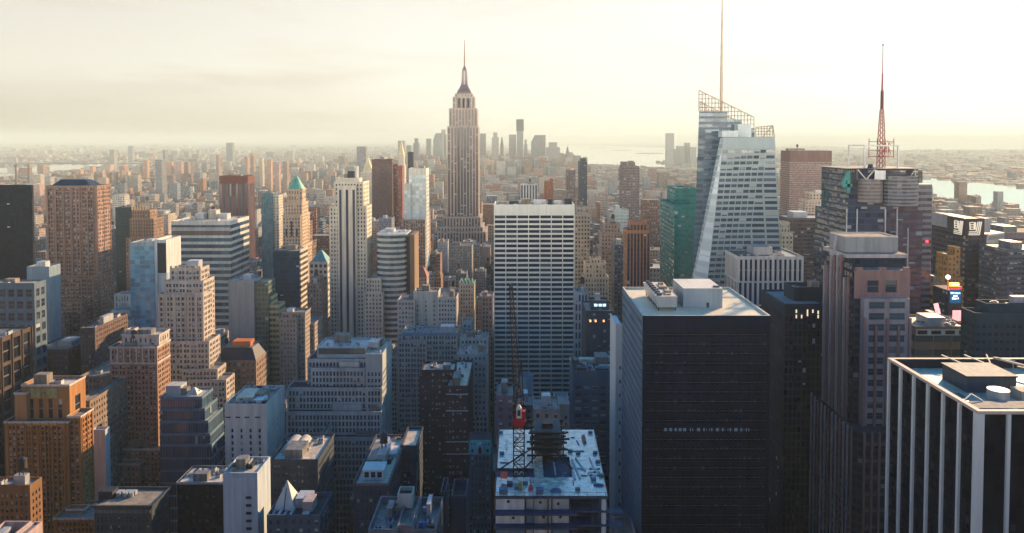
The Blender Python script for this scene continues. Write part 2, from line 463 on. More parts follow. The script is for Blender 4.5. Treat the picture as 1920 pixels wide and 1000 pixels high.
def tier(root, x0, x1, y0, y1, z1, st, zb=None, z0=0.0, panes=None, nm='wall', capm=None, rnd=None, clut=0, tank=.12):
    """one block of a building: walls, parapet, roof deck, cornice; with holes down to height zb"""
    wm, fm = mats_of(st); b = MB(); par = st['par']
    side = 1 if x1 < 0 else (3 if x0 > 0 else None)          # the side wall the street view shows
    poly = [(x0, y0), (x1, y0), (x1, y1), (x0, y1)]
    bay, fl = st['bay'], st['fl']
    hz = max(zb if zb is not None else z0, z0) if st['holes'] else None
    if st['holes'] and z1 - hz > fl * 1.5:
        nf = max(1, int((z1 - st['top'] - hz) / fl)); hz = z1 - st['top'] - nf * fl
        for i in range(4):
            p, q = poly[i], poly[(i + 1) % 4]
            w = math.hypot(q[0] - p[0], q[1] - p[1])
            if i in (0, side) and w > bay * .8:
                u = ((q[0] - p[0]) / w, (q[1] - p[1]) / w); nb = max(1, round((w - 2 * st['edge']) / bay))
                pn = b.holes(p, u, w, hz, z1, nb, nf, st['wf'], st['hf'], st['d'], 0, 0, edge=min(st['edge'], w * .1), top=st['top'], pair=st['pair'])
                if st['pil'] and nb >= st['pil'] * 2:
                    e_ = min(st['edge'], w * .1); nn = (u[1], -u[0]); cw_ = (w - 2 * e_) / nb; pk = shared('pilaster_' + wm.name, lambda q: q.box(-.5, .5, -.5, .5, 0, 1), wm)
                    for k_ in range(0, nb + 1, st['pil']):
                        d_ = e_ + cw_ * k_; part('pilaster', pk, root, (p[0] + u[0] * d_ + nn[0] * .14, p[1] + u[1] * d_ + nn[1] * .14, hz), (.55, .3, z1 - hz - .3) if abs(u[0]) > .5 else (.3, .55, z1 - hz - .3))
                panes.extend(pn)
                if hz > z0: b.wall(p, q, z0, hz, 1, bay, fl)
            else:
                b.wall(p, q, z0, z1, 1, bay, fl, z1 - st['top'])
    else:
        for i in range(4):
            p, q = poly[i], poly[(i + 1) % 4]
            b.wall(p, q, z1 - st['top'], z1, 0)
            b.wall(p, q, z0, z1 - st['top'], 1, bay, fl)
    t = .45
    inn = [(x0 + t, y0 + t), (x1 - t, y0 + t), (x1 - t, y1 - t), (x0 + t, y1 - t)]
    for i in range(4):
        j = (i + 1) % 4
        b.face([(*poly[i], z1), (*poly[j], z1), (*inn[j], z1), (*inn[i], z1)], 0)
        b.face([(*inn[i], z1), (*inn[j], z1), (*inn[j], z1 - par), (*inn[i], z1 - par)], 0)
    o = b.build(nm, [wm, fm], root)
    b = MB(); b.face([(x, y, z1 - par) for x, y in inn], 0)
    b.build('roof', st['roof'] or ROOF_GREY, root)
    if st['cornice']:
        b = MB(); c = st['cornice']; q = .003
        a = [(x0 - c, y0 - c), (x1 + c, y0 - c), (x1 + c, y1 + c), (x0 - c, y1 + c)]
        i2 = [(x0 + q, y0 + q), (x1 - q, y0 + q), (x1 - q, y1 - q), (x0 + q, y1 - q)]
        zt, zl = z1 + .25, z1 - .75
        for i in range(4):
            j = (i + 1) % 4
            b.wall(a[i], a[j], zl, zt, 0)
            b.face([(*a[i], zt), (*a[j], zt), (*i2[j], zt), (*i2[i], zt)], 0)
            b.face([(*i2[i], zl), (*i2[j], zl), (*a[j], zl), (*a[i], zl)], 0)
        b.build('cornice', capm or wm, root)
    if clut and rnd: clutter(root, x0 + .6, x1 - .6, y0 + .6, y1 - .6, z1 - par, rnd, clut, tank=tank)
    return o


def hero(name, label, cat, tiers, st, bot=1000, ref=None, clut=4, seed=1, group=None, holes_bot=None, capm=None, tank=.12):
    """tiers: (left px, right px, top py, depth of the front, depth in metres or -px of the far roof corner [, style])"""
    rnd = random.Random(seed); root = thing(name, label, cat, group=group); panes = []; res = []
    for n, t in enumerate(tiers):
        pl, pr, py, Y0, dp = t[:5]; s2 = t[5] if len(t) > 5 else st
        x0, x1, z = X(pl, py, Y0), X(pr, py, Y0), Z(py, Y0)
        Y1 = Y0 + dp if dp > 0 else (x1 if x1 < 0 else x0) / kx(-dp, py)
        tier(root, x0, x1, Y0, Y1, z, s2, Z(holes_bot or bot, Y0) - 4, panes=panes, rnd=rnd, tank=tank, clut=int(clut * (1.7 if Y0 < 480 else 1)) if n == 0 else max(0, clut - 3), capm=capm)
        reserve(x0, x1, Y0, Y1, z, bot); res.append((x0, x1, Y0, Y1, z))
    if panes: put_panes(root, panes, pane_mat('window_glass_' + '%02x' % int(st['glass'][2] * 255) + ('b' if st['blind'] > .35 else ''), st['glass'], st['blind']), st['cap'])
    x0, x1, Y0, Y1, z = res[0]
    root_ref(ref or label, x0, x1, Y0, z)
    return root, res


def root_ref(ref, x0, x1, y0, z):
    a, b = scr((x0 + x1) / 2, y0, z * .9); REFS.append((ref, a, b, y0))


def simple_box_part(root, name, x0, x1, y0, y1, z0, z1, mat, bottom=False):
    b = MB(); b.box(x0, x1, y0, y1, z0, z1, bottom=bottom); return b.build(name, mat, root)
# ================================================================== ground and water
def sheet(name, pts, z, mat, kind='structure'):
    b = MB(); b.face([(x, y, z) for x, y in pts]); return tag(b.build(name, mat), kind=kind)


ASPHALT = plain('asphalt', (.05, .05, .052), .9, amt=.4, sc=.1)
sheet('ground', [(-90000, -2500), (90000, -2500), (90000, 100000), (-90000, 100000)], 0, plain('city_ground', (.13, .115, .10), .95, amt=.5, sc=.004))
wm = MATS['water'] = bpy.data.materials.new('water'); nt, p = base_nodes(wm)
p.inputs['Base Color'].default_value = (.56, .48, .36, 1); p.inputs['Metallic'].default_value = .6; p.inputs['IOR'].default_value = 1.8; p.inputs['Specular IOR Level'].default_value = .6; p.inputs['Roughness'].default_value = .05  # pale metallic base stands in for sun glitter on the waves
g = nd(nt, 'ShaderNodeNewGeometry'); n1 = nd(nt, 'ShaderNodeTexNoise'); n1.inputs['Scale'].default_value = .02; n1.inputs['Detail'].default_value = 8
lk(nt, g.outputs['Position'], n1.inputs['Vector']); bp = nd(nt, 'ShaderNodeBump'); bp.inputs['Strength'].default_value = .04; bp.inputs['Distance'].default_value = 2
lk(nt, n1.outputs[0], bp.inputs['Height']); lk(nt, bp.outputs[0], p.inputs['Normal'])
WATERS = [
    [(1830, -2400), (2700, -2400), (2700, 4700), (2350, 5700), (1950, 6300), (1700, 6700), (1480, 7000), (1500, 7900), (2300, 9500), (4200, 14000), (5200, 21000), (3000, 30000), (-200, 30000), (-400, 22000), (600, 15500), (100, 11000), (-500, 8400), (-100, 7500), (500, 7150), (900, 6700), (1150, 6300), (1420, 5800), (1640, 4900), (1790, 3300)],
    [GP(-90, 345), GP(10, 334), GP(60, 330), GP(100, 324), GP(160, 317), GP(250, 314), GP(262, 306), GP(150, 307), GP(0, 313), GP(-90, 315)],
    [(9000, 17000), (22000, 21000), (30000, 42000), (14000, 34000)],
]
for w in WATERS: sheet('water', w, .5, wm)
ISLANDS = [(1106, 1140, 277), (1144, 1184, 282), (1192, 1244, 288)]
for i, (a, c, py) in enumerate(ISLANDS):
    (x0, y), (x1, _) = GP(a, py), GP(c, py); b = MB(); n = 14
    pts = [((x0 + x1) / 2 + (x1 - x0) / 2 * math.cos(t), y + 260 * math.sin(t)) for t in [2 * math.pi * k / n for k in range(n)]]
    b.prism(pts, 0, 4); rr = random.Random(i)
    tag(b.build('island', plain('island_green', (.05, .06, .035), .9)), kind='structure')
AVES = [-1300, -1085, -885, -690, -560, -430, -305, -178, 116, 393, 668, 944, 1220, 1500, 1770]
STREETS = [110 + 80 * k for k in range(-2, 24)]
b = MB()
for a in AVES: b.box(a - 9, a + 9, -200, 2600, 0, .012)
tag(b.build('road', ASPHALT), kind='structure')
b = MB()
for s in STREETS:
    for i in range(len(AVES) - 1): b.face([(AVES[i] + 9, s - 5, .008), (AVES[i + 1] - 9, s - 5, .008), (AVES[i + 1] - 9, s + 5, .008), (AVES[i] + 9, s + 5, .008)])
tag(b.build('road', ASPHALT), kind='structure')
b = MB()
for a in AVES[5:12]:
    for k in range(-3, 4, 2):
        y = 60
        while y < 1500:
            b.face([(a + k * 1.9 - .09, y, .016), (a + k * 1.9 + .09, y, .016), (a + k * 1.9 + .09, y + 3, .016), (a + k * 1.9 - .09, y + 3, .016)]); y += 12
tag(b.build('road_markings', plain('road_paint', (.7, .7, .66), .8)), kind='structure')
b = MB()
for i in range(len(AVES) - 1):
    for j in range(len(STREETS) - 1): b.box(AVES[i] + 9, AVES[i + 1] - 9, STREETS[j] + 5, STREETS[j + 1] - 5, 0, .15)
tag(b.build('pavement', plain('pavement_grey', (.2, .2, .19), .9, amt=.4)), kind='structure')

# ================================================================== the skyscraper with the mast (far centre)
def empire():
    r = thing('art_deco_skyscraper', 'tallest stone art deco skyscraper with a stepped crown and needle mast', 'skyscraper')
    Y0 = 1290
    wallc, spanc = (.40, .32, .265), (.05, .04, .045)
    wm = plain('limestone_warm', wallc, .8); fm = facade('limestone_stripes', wallc, (.03, .025, .04), .54, .62, .1, span=spanc)
    fd = facade('limestone_stripes_centre', (.30, .26, .25), (.03, .03, .04), .62, .62, .1, span=(.045, .045, .05))
    def blk(nm, pl, pr, py, y0, y1, f=fm, z0=0):
        b = MB(); x0, x1, z = X(pl, py, Y0), X(pr, py, Y0), Z(py, Y0)
        b.box(x0, x1, y0, y1, z0, z - 2.5, 1, bay=5.4, fl=3.7, top=False); b.box(x0, x1, y0, y1, z - 2.5, z, 0, 0)
        b.build(nm, [wm, f], r); return x0, x1, z
    blk('base', 818, 912, 432, Y0 - 22, Y0 + 62); blk('lower_wing', 823, 906, 424, Y0 - 15, Y0 + 58); blk('lower_wing', 833, 901.5, 406, Y0 - 9, Y0 + 55)
    blk('shaft_wing', 838.5, 857, 237, Y0, Y0 + 46); blk('shaft_wing', 880, 897, 237, Y0, Y0 + 46.004)
    blk('shaft_centre', 857.05, 879.95, 236, Y0 + 2.5, Y0 + 44, fd)
    blk('shaft', 841.5, 894.5, 203, Y0 + 3.6, Y0 + 43)
    blk('upper_shaft', 848, 889.5, 181, Y0 + 7, Y0 + 39); blk('crown', 852, 886, 175, Y0 + 9, Y0 + 37)
    # crown niches
    for px in (860, 868.7, 877.5):
        b = MB(); x = X(px, 190, Y0); z0, z1 = Z(203, Y0) + 1, Z(184, Y0)
        b.box(x - 1.6, x + 1.6, Y0 + 6.4, Y0 + 7.6, z0, z1 - 1.6); b.prism([(x - 1.1, Y0 + 6.4), (x + 1.1, Y0 + 6.4), (x + .9, Y0 + 7.6), (x - .9, Y0 + 7.6)], z1 - 1.6, z1)
        b.build('crown_window', STEEL_BLACK, r)
    cx, cy = X(869.3, 160, Y0), Y0 + 23
    sq = lambda h: [(cx - h, cy - h), (cx + h, cy - h), (cx + h, cy + h), (cx - h, cy + h)]
    k = Y0 / F; m = plain('mast_metal', (.22, .17, .16), .45, .4)
    b = MB(); zz = [Z(q, Y0) for q in (175, 170, 165, 158, 150, 131, 127, 122.5)]
    ws = [14, 12.5, 9.5, 6.6, 5.2, 4.5, 3.6, 1.5]
    for i in range(7): b.taper(sq(ws[i] * k), zz[i], sq(ws[i + 1] * k), zz[i + 1], 0, 0, i == 6)
    mo = b.build('mast', m, r)
    for dx, dy in ((-1, 0), (1, 0), (0, -1)):
        b = MB(); e = 5.9 * k
        b.taper([(cx + dx * e - .9, cy + dy * e - .9), (cx + dx * e + .9, cy + dy * e - .9), (cx + dx * e + .9, cy + dy * e + .9), (cx + dx * e - .9, cy + dy * e + .9)], zz[2], [(cx + dx * 4.6 * k - .6, cy + dy * 4.6 * k - .6), (cx + dx * 4.6 * k + .6, cy + dy * 4.6 * k - .6), (cx + dx * 4.6 * k + .6, cy + dy * 4.6 * k + .6), (cx + dx * 4.6 * k - .6, cy + dy * 4.6 * k + .6)], zz[5])
        o = b.build('mast_fin', METAL_PALE, mo)
    b = MB(); z0, z1 = Z(122.8, Y0), Z(72, Y0); zs = [z0, z0 + (z1 - z0) * .33, z0 + (z1 - z0) * .62, z1]; rs = [1.5, 1.1, .7, .3]
    for i in range(3): b.cyl(cx, cy, rs[i], zs[i], zs[i + 1], 8, rs[i] * .8)
    b.build('antenna', plain('antenna_rust', (.3, .17, .12), .5, .3), r)
    x0, x1 = X(818, 400, Y0), X(912, 400, Y0); reserve(x0, x1, Y0 - 22, Y0 + 62, Z(432, Y0), 448); reserve(X(838, 237, Y0), X(898, 237, Y0), Y0, Y0 + 46, Z(237, Y0), 440)
    root_ref('the tallest stone skyscraper', x0, x1, Y0, 300)


empire()


# ================================================================== white office slab with ribbon windows
def grace():
    r = thing('ribbon_window_tower', 'white travertine office slab with dark ribbon windows, directly behind the black crane', 'office tower')
    Y0 = 560; x0, x1, zt = X(926, 384, Y0), X(1077.5, 384, Y0), Z(384, Y0); y1 = Y0 + 34
    wm = plain('travertine', (.78, .75, .62), .7, amt=.1); b = MB()
    zb = Z(402.5, Y0); nf = 40; fh = 3.83; z0 = zb - nf * fh
    panes = b.holes((x0, Y0), (1, 0), x1 - x0, z0, zb, 7, nf, .93, .60, .9, 0, 0, edge=.35)
    b.wall((x0, Y0), (x1, Y0), zb, zt); b.wall((x0, Y0), (x1, Y0), 0, z0)
    for p, q in (((x1, Y0), (x1, y1)), ((x1, y1), (x0, y1)), ((x0, y1), (x0, Y0))): b.wall(p, q, 0, zt)
    t = .6; ou = [(x0, Y0), (x1, Y0), (x1, y1), (x0, y1)]; inn = [(x0 + t, Y0 + t), (x1 - t, Y0 + t), (x1 - t, y1 - t), (x0 + t, y1 - t)]
    for i in range(4):
        j = (i + 1) % 4; b.face([(*ou[i], zt), (*ou[j], zt), (*inn[j], zt), (*inn[i], zt)]); b.face([(*inn[i], zt), (*inn[j], zt), (*inn[j], zt - 1.2), (*inn[i], zt - 1.2)])
    b.build('wall', wm, r)
    b = MB(); b.face([(*p, zt - 1.2) for p in inn]); b.build('roof', ROOF_GREY, r)
    put_panes(r, panes, pane_mat('ribbon_glass', (.006, .010, .025), .2, (.05, .065, .09), .15, .22), 100)
    for i in range(8):
        w = (x1 - x0 - .7) / 7; x = x0 + .35 + i * w
        part('mullion', cube_mesh(wm), r, (x, Y0 - .19, z0), (.5, .36, zb - z0))
    # rooftop
    rr = random.Random(5); zr = zt - 1.2
    for px0, px1, hh, m in ((955, 972, 2.6, METAL_DARK), (977, 995, 4.2, ROOF_TAN), (1000, 1024, 3.2, METAL_PALE), (1027, 1036, 4.6, METAL_DARK), (1040, 1054, 2.4, METAL_PALE), (1060, 1073, 4.4, METAL_DARK), (934, 950, 2.2, ROOF_TAN)):
        a, c = X(px0, 384, Y0 + 14), X(px1, 384, Y0 + 14)
        part('rooftop_plant', cube_mesh(m), r, ((a + c) / 2, Y0 + 14 + rr.uniform(0, 9), zr), (c - a, rr.uniform(5, 9), hh))
    for i in range(5): part('air_handler', fan_mesh(), r, (x0 + 6 + i * 11, Y0 + 4, zr), (1, 1, 1))
    reserve(x0, x1, Y0, y1, zt, 762); root_ref('the white ribbon-window slab', x0, x1, Y0, 190)


grace()


# ================================================================== faceted glass tower with spire
def crystal():
    r = thing('faceted_glass_tower', 'pale faceted glass tower with slanted open crown and tall thin spire', 'skyscraper')
    wallc = (.31, .38, .36)
    fm = facade('crystal_bands', wallc, (.04, .055, .08), .86, .54, .16, (.34, .33, .32), rough=.09, amt=.1, spec=.5)
    fw = facade('crystal_side', (.15, .20, .22), (.05, .08, .11), .93, .6, .1, (.2, .22, .24), rough=.12, amt=.1, spec=.35)
    fc = facade('crystal_facet', (.50, .56, .52), (.36, .43, .41), .95, .8, .0, rough=.05, amt=.1, spec=.9)
    pm = plain('crystal_panel', (.52, .57, .54), .4, amt=.1)
    Yf, Yl = 500, 522
    def P(px, py, Y): return (X(px, py, Y), Y, Z(py, Y))
    def ground(p, q):                                   # carry an edge on down to the street
        t = p[2] / (p[2] - q[2]); return tuple(p[i] + (q[i] - p[i]) * t for i in range(3))
    a, A = P(1357, 258, Yf), P(1327, 520, Yf); c_, C_ = P(1452, 257, Yf), P(1467, 520, Yf); d, D = P(1350.5, 259, Yl - 8), P(1298, 520, Yl)
    A, C_, D = ground(a, A), ground(c_, C_), ground(d, D)
    e, E_ = (c_[0], Yf + 52, c_[2]), (C_[0], Yf + 56, 0); g_, G_ = (d[0] * (Yf + 52) / d[1] + 1, Yf + 52, d[2]), (D[0] * (Yf + 56) / D[1] + 1, Yf + 56, 0)
    def quad(b, p, q, s, t, n, m): b.face([p, q, s, t], m, [(0, -a[2] / 4.0), (n, -a[2] / 4.0), (n, 0), (0, 0)])
    b = MB()
    quad(b, A, C_, c_, a, 8, 0); quad(b, C_, E_, e, c_, 5, 0); quad(b, D, A, a, d, 2, 1); quad(b, G_, D, d, g_, 4, 0); quad(b, E_, G_, g_, e, 8, 0)
    b.face([a, c_, e, g_, d], 2)
    b.build('front_volume', [fm, fc, ROOF_PALE], r)
    # louvred top of the front volume
    b = MB()
    lp = [P(1356.2, 258, Yf - .3), P(1452.6, 257, Yf - .3), P(1454.2, 279, Yf - .3), P(1353.4, 279, Yf - .3)]
    b.face(lp[::-1]); lo = b.build('louvre_band', plain('louvre_grey', (.33, .39, .39), .5, amt=.1), r)
    # rear volume with the slanted crown
    l0, L0 = P(1311.5, 209, Yl), ground(P(1311.5, 209, Yl), P(1299.5, 520, Yl)); l0 = (l0[0], Yl + 1, l0[2]); L0 = (L0[0], Yl + 1, 0)
    b = MB(); top = []
    pr = [(1363.5, 209), (1363.5, 224), (1391, 224), (1391, 241), (1415, 241)]
    xs = [P(px, py, Yl + 1) for px, py in pr]
    zc = xs[4][2]; xe = xs[4][0]
    def slab(x0, x1, z, z0, dx0=0.0):
        b.face([(x0 + dx0, Yl + 1, z0), (x1, Yl + 1, z0), (x1, Yl + 1, z), (x0, Yl + 1, z)], 0, [(0, (z0 - zc) / 4), (max(1, round((x1 - x0) / 5)), (z0 - zc) / 4), (max(1, round((x1 - x0) / 5)), (z - zc) / 4), (0, (z - zc) / 4)])
    slab(l0[0], xs[0][0], l0[2], 0, L0[0] - l0[0]); slab(xs[0][0], xs[2][0], xs[2][2], 0); slab(xs[2][0], xe, zc, 0)
    yb = Yl + 42
    for x0, x1, z in ((l0[0], xs[0][0], l0[2]), (xs[0][0], xs[2][0], xs[2][2]), (xs[2][0], xe, zc)):
        b.face([(x0, Yl + 1, z), (x1, Yl + 1, z), (x1, yb, z), (x0 * (yb / (Yl + 1)) + 1 if x0 == l0[0] else x0, yb, z)], 1)
    kb = yb / (Yl + 1); b.face([(L0[0] * kb + 1, yb, 0), (L0[0], Yl + 1, 0), l0, (l0[0] * kb + 1, yb, l0[2])], 0, [(0, -60), (5, -60), (5, 0), (0, 0)])
    b.wall((xe, Yl + 1), (xe, yb), 0, zc, 0, 5, 4); b.wall((xs[0][0], Yl + 1), (xs[0][0], yb), xs[2][2], l0[2], 1); b.wall((xs[2][0], Yl + 1), (xs[2][0], yb), zc, xs[2][2], 1)
    b.wall((xe, yb), (l0[0] * kb + 1, yb), 0, zc, 0, 5, 4)
    b.build('rear_volume', [fw, pm], r)
    # open lattice screens of the crown: glass rails and mullions
    sm = plain('crown_mullion', (.46, .35, .26), .5, .2)
    def screen(nm, pts_top, base, Y, nv, nh):
        b = MB(); x0, x1 = pts_top[0][0], pts_top[1][0]; w = .48
        z_at = lambda x: pts_top[0][1] + (pts_top[1][1] - pts_top[0][1]) * (x - x0) / (x1 - x0)
        for i in range(nv + 1):
            x = x0 + (x1 - x0) * i / nv; zb = base(x); b.bar((x, Y, zb), (x, Y, z_at(x)), w)
        b.bar((x0, Y, z_at(x0)), (x1, Y, z_at(x1)), w * 1.4)
        zlo = min(base(x0), base(x1)); zhi = max(z_at(x0), z_at(x1))
        for j in range(nh):
            z = zlo + (zhi - zlo) * j / nh; a0, a1 = x0, x1
            for s in range(40):
                xa, xb = x0 + (x1 - x0) * s / 40, x0 + (x1 - x0) * (s + 1) / 40; xm = (xa + xb) / 2
                if base(xm) <= z < z_at(xm): b.bar((xa, Y, z), (xb, Y, z), w)
        return b.build(nm, sm, r)
    T0, T1 = P(1311.5, 169.5, Yl), P(1415, 220, Yl)
    base = lambda x: l0[2] if x < xs[0][0] else (xs[2][2] if x < xs[2][0] else zc)
    screen('crown_screen', ((T0[0], T0[2]), (T1[0], T1[2])), base, Yl + 1.4, 17, 9)
    bk = (T0[0] + 11, T0[2] - 6), (T1[0], T1[2] - 2); screen('crown_screen', bk, base, yb - 1, 17, 9)
    U0, U1 = P(1417, 239, Yf + 24), P(1449, 236, Yf + 24); screen('crown_screen', ((U0[0], U0[2]), (U1[0], U1[2])), lambda x: c_[2], Yf + 24, 6, 4)
    V0, V1 = P(1449, 236, Yf + 24), c_
    b = MB(); b.bar((V0[0], V0[1], c_[2]), V0, .5); b.bar(V0, V1, .5); b.bar(V0, (c_[0], Yf + 24, c_[2]), .5); b.build('crown_strut', sm, r)
    for px0, px1, py, yy in ((1354, 1384, 245, Yf + 8), (1384, 1409, 233, Yf + 14)):
        q0, q1 = P(px0, py, yy), P(px1, py, yy); part('plant_room', cube_mesh(pm), r, ((q0[0] + q1[0]) / 2, yy + 5, c_[2]), (q1[0] - q0[0], 10, q0[2] - c_[2]))
    b = MB(); s0 = P(1352.5, 192, Yl + 14); zt = 366; z0 = xs[2][2]
    b.cyl(s0[0], s0[1], 1.25, z0, z0 + 40, 8, 1.0); b.cyl(s0[0], s0[1], .9, z0 + 40, z0 + 75, 8, .65); b.cyl(s0[0], s0[1], .5, z0 + 75, zt + 20, 8, .15)
    for k in range(9): b.cyl(s0[0], s0[1], 1.5 - k * .1, z0 + 14 + k * 8, z0 + 14.8 + k * 8, 8)
    b.build('spire', plain('spire_tan', (.42, .33, .24), .45, .5), r)
    reserve(D[0], C_[0], Yf, Yf + 58, c_[2], 560); root_ref('the faceted glass tower', D[0], C_[0], Yf, 230)


crystal()


# ================================================================== tower with drum, sign and lattice mast
def mast_tower():
    r = thing('glass_drum_tower', 'dark glass tower with curved drum front, rooftop square frame and red lattice mast', 'skyscraper')
    Y0 = 452; P = lambda px, py, Y=Y0: (X(px, py, Y), Y, Z(py, Y))
    fg = facade('drum_glass', (.05, .06, .085), (.02, .03, .055), .9, .7, .1, (.25, .27, .29), rough=.06, amt=.1, spec=.9)
    fb = facade('drum_bands', (.22, .19, .185), (.04, .035, .04), 1.0, .45, .0, rough=.3, amt=.1)
    fs = facade('drum_stripe', (.20, .20, .21), (.03, .035, .05), .97, .5, .0, rough=.2, amt=.1)
    x0, x1, z = X(1585, 398, Y0), X(1730, 398, Y0), Z(398, Y0)
    b = MB(); b.box(x0, x1, Y0, Y0 + 46, 0, z, 0, 1, bay=4, fl=3.9); b.build('body', [fg, ROOF_GREY], r)
    xa, xb, zu = X(1596, 318, Y0), X(1727, 318, Y0), Z(318, Y0)
    b = MB(); b.box(xa, xb, Y0 + 3, Y0 + 44, z, zu, 0, 1, bay=4, fl=3.9); b.build('upper_body', [fg, ROOF_GREY], r)
    # the curved drums
    for pc, rad, pt, pb, nm in ((1636, 8.2, 336, 380, 'drum'), (1694, 11.2, 330, 386, 'drum')):
        cx = X(pc, 350, Y0); zt, zb = Z(pt, Y0), Z(pb, Y0) if nm == 'x' else Z(pb, Y0)
        b = MB(); n = 24; pol = [(cx + rad * math.cos(2 * math.pi * i / n), Y0 + 4 + rad * .72 * math.sin(2 * math.pi * i / n)) for i in range(n)]
        b.prism(pol, zb, zt, 0, 1, bay=2.2, fl=2.3); b.face([(x, y, zb) for x, y in pol[::-1]], 1); b.build(nm, [fb if pc < 1650 else fs, ROOF_GREY], r)
    q0, q1 = P(1718, 346, Y0 + 6), P(1748, 346, Y0 + 6)
    b = MB(); b.box(q0[0], q1[0], Y0 + 6, Y0 + 40, 0, q0[2], 0, 1, bay=3, fl=3.9); b.build('side_slab', [fs, ROOF_GREY], r)
    for px in (1586.5, 1606, 1659, 1681, 1702):
        x = X(px, 420, Y0); part('fin', cube_mesh(METAL_PALE), r, (x, Y0 - .45, 20), (.55, .9, z - 18 if px < 1690 else z - 30))
    # roof deck, trusses, frame
    b = MB(); w = .55
    zd = Z(316, Y0); yd0, yd1 = Y0 - 1, Y0 + 44; xd0, xd1 = X(1584, 316, Y0), X(1729, 316, Y0)
    b.box(xd0, xd1, yd0, yd1, zd - .4, zd, bottom=True); b.build('roof_deck', plain('deck_grey', (.14, .15, .16), .7), r)
    b = MB(); zl = Z(337, Y0)
    for px0, py0, px1, py1 in ((1608, 318, 1624, 337), (1640, 318, 1624, 337), (1716, 318, 1704, 336), (1716, 318, 1716, 338), (1607, 318, 1607, 338), (1640, 318, 1648, 330)):
        b.bar(P(px0, py0, yd0 + .5), P(px1, py1, yd0 + .5), w)
    b.build('roof_truss', METAL_PALE, r)
    p0, p1 = P(1640, 320, yd0 - .3), P(1660, 337, yd0 - .3); part('sign_back', cube_mesh(METAL_PALE), r, ((p0[0] + p1[0]) / 2, yd0 - .3, p1[2]), (p1[0] - p0[0], .5, p0[2] - p1[2]))
    for y in (Y0 + 8, Y0 + 30):
        b = MB(); xl, xr = X(1621, 300, Y0 + 8), X(1683.5, 300, Y0 + 8); zt = Z(273.5, Y0 + 8)
        b.bar((xl, y, zd), (xl, y, zt), .8); b.bar((xr, y, zd), (xr, y, zt), .8); b.bar((xl - .4, y, zt), (xr + .4, y, zt), .9); b.build('roof_frame', METAL_PALE, r)
    b = MB(); rr = random.Random(3)
    for k in range(7):
        px = 1582 + k * 4.2; b.bar(P(px, 364, Y0 - 2), P(px, 316, Y0 - 2), .28)
    for k in range(8): b.bar(P(1580, 318 + k * 6, Y0 - 2), P(1608, 318 + k * 6, Y0 - 2), .28)
    b.build('corner_lattice', METAL_DARK, r)
    b = MB()
    for k in range(10): b.bar(P(1722 + k * .8, 344, Y0 - 1), P(1722 + k * .8, 320, Y0 - 1), .14)
    for k in range(6): b.bar(P(1690, 320 + k * 4, Y0 - 1.4), P(1731, 320 + k * 4, Y0 - 1.4), .25)
    b.build('corner_lattice', METAL_DARK, r)
    # the big teal 4 on the corner
    b = MB(); ys = Y0 - 3.2; th = 1.3; Q = lambda px, py: P(px, py, ys)
    b.bar(Q(1590, 321), Q(1590, 362), 2.0); b.bar(Q(1590, 322), Q(1579.5, 347), 1.9); b.bar(Q(1578.5, 348), Q(1597, 348), 2.0)
    b.build('number_sign', plain('sign_teal', (.03, .24, .22), .4), r)
    # mast
    mx, my = X(1652, 290, Y0 + 18), Y0 + 18; Zm = lambda py: Z(py, my); mr = plain('mast_red', (.33, .08, .07), .5, .2); mw = plain('mast_white', (.6, .5, .45), .5, .2)
    def lattice(nm, z0, z1, h0, h1, n, mat, w=.22):
        b = MB(); C = lambda i, f: (mx + (h0 + (h1 - h0) * f) * (1, 1, -1, -1)[i % 4], my + (h0 + (h1 - h0) * f) * (1, -1, -1, 1)[i % 4], z0 + (z1 - z0) * f)
        for i in range(4):
            b.bar(C(i, 0), C(i, 1), w)
            for k in range(n): b.bar(C(i, k / n), C(i + 1, (k + 1) / n), w * .75); b.bar(C(i, k / n), C(i + 1, k / n), w * .75)
        return b.build(nm, mat, r)
    lattice('mast_section', zd, Zm(238), 1.9, 1.35, 8, mr, .34); lattice('mast_section', Zm(238), Zm(205), 1.35, .8, 5, mr, .34)
    b = MB(); b.cyl(mx, my, 1.05, Zm(205), Zm(171), 10, .95); b.build('mast_section', plain('mast_dark_red', (.13, .03, .035), .5), r)
    b = MB(); b.cyl(mx, my, .62, Zm(171), Zm(138), 8, .5); b.cyl(mx, my, .95, Zm(172), Zm(170), 8); b.build('mast_section', mr, r)
    b = MB(); b.cyl(mx, my, .38, Zm(138), Zm(84), 8, .2); b.cyl(mx, my, .7, Zm(85.5), Zm(83), 8); b.build('mast_section', plain('mast_pink', (.42, .2, .16), .5), r)
    b = MB()
    for py in (266, 274, 283, 294):
        h = 5.4; z = Zm(py)
        for i in range(4):
            p = (mx + h * (1, 1, -1, -1)[i], my + h * (1, -1, -1, 1)[i], z); q = (mx + h * (1, 1, -1, -1)[(i + 1) % 4], my + h * (1, -1, -1, 1)[(i + 1) % 4], z)
            b.bar(p, q, .34); b.bar(p, (mx, my, z), .26)
    for i in range(4): b.bar((mx + 5.4 * (1, 1, -1, -1)[i], my + 5.4 * (1, -1, -1, 1)[i], Zm(296)), (mx + 5.4 * (1, 1, -1, -1)[i], my + 5.4 * (1, -1, -1, 1)[i], Zm(260)), .34)
    for k in range(10): b.bar((mx + rr.uniform(-5, 5), my - 5.4, Zm(rr.uniform(286, 296))), (mx + rr.uniform(-5, 5), my - 5.4, Zm(rr.uniform(262, 270))), .22)
    b.build('antenna_platform', mr, r)
    b = MB(); b.cyl(X(1632, 312, Y0 + 6), Y0 + 6, 1.8, zd, zd + 2.6, 12, 1.2); b.build('satellite_dish', METAL_DARK, r)
